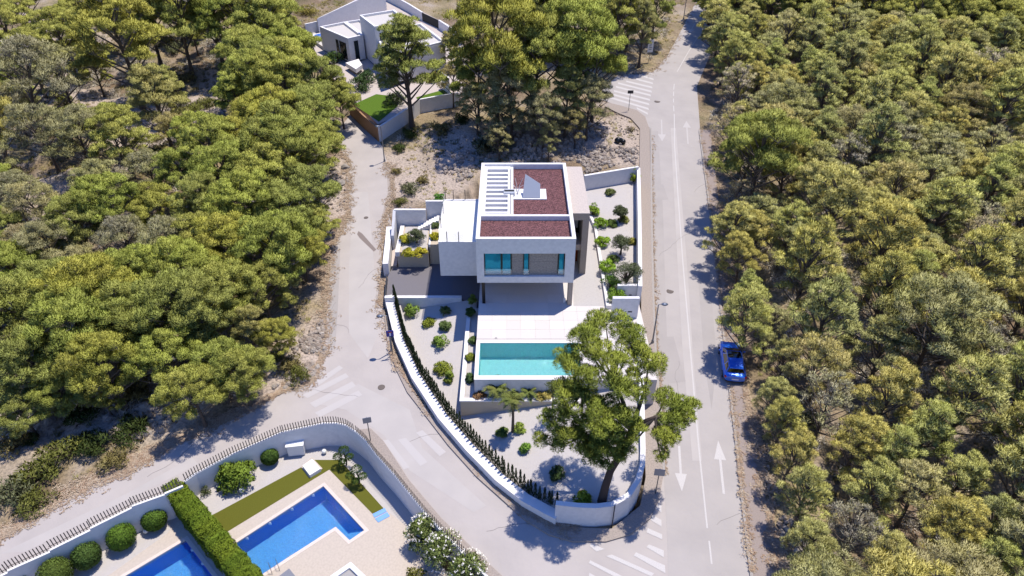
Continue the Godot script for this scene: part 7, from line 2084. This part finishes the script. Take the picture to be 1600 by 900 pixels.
func stones() -> void:
	var m := rough_mat("limestone", Color(1, 1, 1), 0.78, 1.0, 0.9, 0.05, 0.95, true, 0.8)
	var meshes := []
	for k in 4: meshes.append(rock(800 + k).mesh(m))
	var boulder_m := rough_mat("boulder_stone", Color(0.72, 0.7, 0.68), 0.75, 1.0, 0.9, 0.05, 0.95, true, 0.8)
	# single boulders
	rng.seed = 820
	var boulders := [[Vector3(-20.098, 1.598, -72.686), 1.0, "pale boulder at the lane's left edge, lower of the two by the bend"], [Vector3(-20.18, 1.817, -76.379), 0.8, "shaded boulder at the lane's left edge, upper of the two by the bend"], [Vector3(8.546, 3.038, -82.366), 0.9, "pale rock at the top of the rubble slope behind the villa"], [Vector3(4.083, 2.92, -82.629), 0.8, "grey rock in the shade of the upper pines above the villa"], [Vector3(-19.968, 0.085, -47.409), 1.0, "white rock on the shaded bank beside the lane"], [Vector3(-20.837, 0.022, -46.783), 0.8, "grey rock on the shaded bank under the pines"], [Vector3(-20.36, 0.987, -62.636), 0.7, "pale rock at the foot of the pines beside the lane"], [Vector3(-7.307, 2.162, -75.689), 0.8, "pale rock on the dry slope left of the villa's roof"], [Vector3(-4.902, 2.111, -73.632), 0.7, "pale rock close behind the villa's left corner"], [Vector3(-29.401, -0.711, -38.848), 0.9, "grey rock in the gully below the left wood"], [Vector3(-27.71, -0.722, -37.829), 0.7, "pale rock at the gully's lower end"], [Vector3(-36.757, -0.979, -38.068), 0.8, "tan rock on the clearing at the left"], [Vector3(18.38, -0.081, -25.457), 0.9, "bluish pale rock at the lower right wood's edge"]]
	for k in boulders.size():
		var e: Array = boulders[k]
		var o := MeshInstance3D.new()
		o.name = numbered("boulder")
		o.mesh = meshes[k % 4]
		o.material_override = boulder_m
		add_child(o)
		tag(o, e[2], "rock", "boulders round the villa")
		o.position = Vector3(e[0].x, ground_y(e[0].x, e[0].z) + 0.1, e[0].z)
		o.rotation = Vector3(rng.randf() * 0.5, rng.randf() * TAU, rng.randf() * 0.5)
		o.scale = Vector3.ONE * e[1] * 1.2

	# rubble
	var areas := [[fl([Vector3(-8.468, 2.131, -75.751), Vector3(-3.283, 2.725, -83.063), Vector3(0, 2.812, -82.87), Vector3(3.993, 2.767, -80.112), Vector3(8.391, 3.246, -85.909), Vector3(11.134, 3.211, -83.95), Vector3(15.165, 3.113, -80.295), Vector3(15.059, 2.824, -75.544), Vector3(11.385, 2.663, -74.688), Vector3(7.847, 2.453, -72.966), Vector3(6.853, 2.541, -74.931), Vector3(-3.682, 2.259, -75.495), Vector3(-6.33, 1.986, -72.267)]), 2400, 0.33], [fl([Vector3(-17.149, 0.265, -48.997), Vector3(-16.037, 0.029, -44.498), Vector3(-16.568, -0.142, -41.919), Vector3(-18.097, -0.244, -40.974), Vector3(-19.543, -0.319, -40.46), Vector3(-19.53, -0.138, -43.471), Vector3(-18.618, 0.074, -46.548)]), 700, 0.26], [fl([Vector3(-21.512, 1.709, -75.241), Vector3(-20.382, 1.877, -77.469), Vector3(-18.702, 1.527, -70.795), Vector3(-18.643, 1.141, -64.342), Vector3(-19.091, 0.953, -61.428), Vector3(-20.922, 1.228, -66.931)]), 160, 0.22], [fl([Vector3(-32.171, -0.625, -41.662), Vector3(-27.836, -0.627, -39.469), Vector3(-26.32, -0.739, -36.846), Vector3(-29.337, -0.898, -35.698), Vector3(-33.327, -0.823, -38.954)]), 420, 0.3], [fl([Vector3(-40.183, -1.017, -39.14), Vector3(-37.361, -0.897, -39.732), Vector3(-34.778, -0.942, -37.695), Vector3(-36.037, -1.125, -35.265), Vector3(-39.04, -1.211, -35.338)]), 90, 0.2], [fl([Vector3(17.902, 0.098, -28.679), Vector3(19.36, 0.055, -27.23), Vector3(19.554, -0.124, -24.161), Vector3(17.189, -0.192, -24.203)]), 160, 0.25], [fl([Vector3(-14.516, 2.176, -79.528), Vector3(-12.011, 2.765, -88.094), Vector3(-6.839, 2.901, -87.773), Vector3(-4.753, 2.436, -78.981), Vector3(-8.316, 2.019, -73.81), Vector3(-11.271, 1.491, -66.478), Vector3(-12.835, 1.448, -66.551)]), 260, 0.17], [fl([Vector3(11.412, 3.669, -91.439), Vector3(15.806, 3.608, -88.234), Vector3(16.676, 3.357, -83.616), Vector3(15.394, 2.879, -76.29), Vector3(12.699, 2.998, -79.614), Vector3(9.981, 3.234, -84.908)]), 300, 0.15], [fl([Vector3(18.661, 0.982, -43.039), Vector3(18.424, 0.361, -32.808), Vector3(18.541, 0.116, -28.666), Vector3(17.902, 0.098, -28.679), Vector3(17.802, 0.628, -37.57)]), 160, 0.14]]
	for a in areas:
		var f: PackedVector2Array = a[0]
		var r := Rect2(f[0], Vector2.ZERO)
		for q in f: r = r.expand(q)
		var xf := []
		var cols := []
		for k in a[1] * 2:
			var p := r.position + Vector2(rng.randf() * r.size.x, rng.randf() * r.size.y)
			if not Geometry2D.is_point_in_polygon(p, f): continue
			if noise2.get_noise_2d(p.x * 5.0, p.y * 5.0) < -0.15: continue
			var s: float = a[2] * (0.5 + 1.6 * pow(rng.randf(), 2.0))
			xf.append(Transform3D(Basis.from_euler(Vector3(rng.randf() * 3.0, rng.randf() * TAU, rng.randf() * 3.0)).scaled(Vector3(s, s, s)), Vector3(p.x, ground_y(p.x, p.y) + s * 0.15, p.y)))
			var g := 0.42 + 0.24 * rng.randf()
			cols.append(Color(g, g * 0.93, g * 0.85).lerp(Color(0.34, 0.2, 0.12), 0.35 * rng.randf()))
		var mm := MultiMesh.new()
		mm.transform_format = MultiMesh.TRANSFORM_3D
		mm.use_colors = true
		mm.mesh = meshes[areas.find(a) % 4]
		mm.instance_count = xf.size()
		for k in xf.size():
			mm.set_instance_transform(k, xf[k])
			mm.set_instance_color(k, cols[k])
		var o := MultiMeshInstance3D.new()
		o.name = numbered("rubble")
		o.multimesh = mm
		add_child(o)
		tag(o, "loose pale limestone rubble on bare ground", "rubble", "patches of limestone rubble", "stuff")
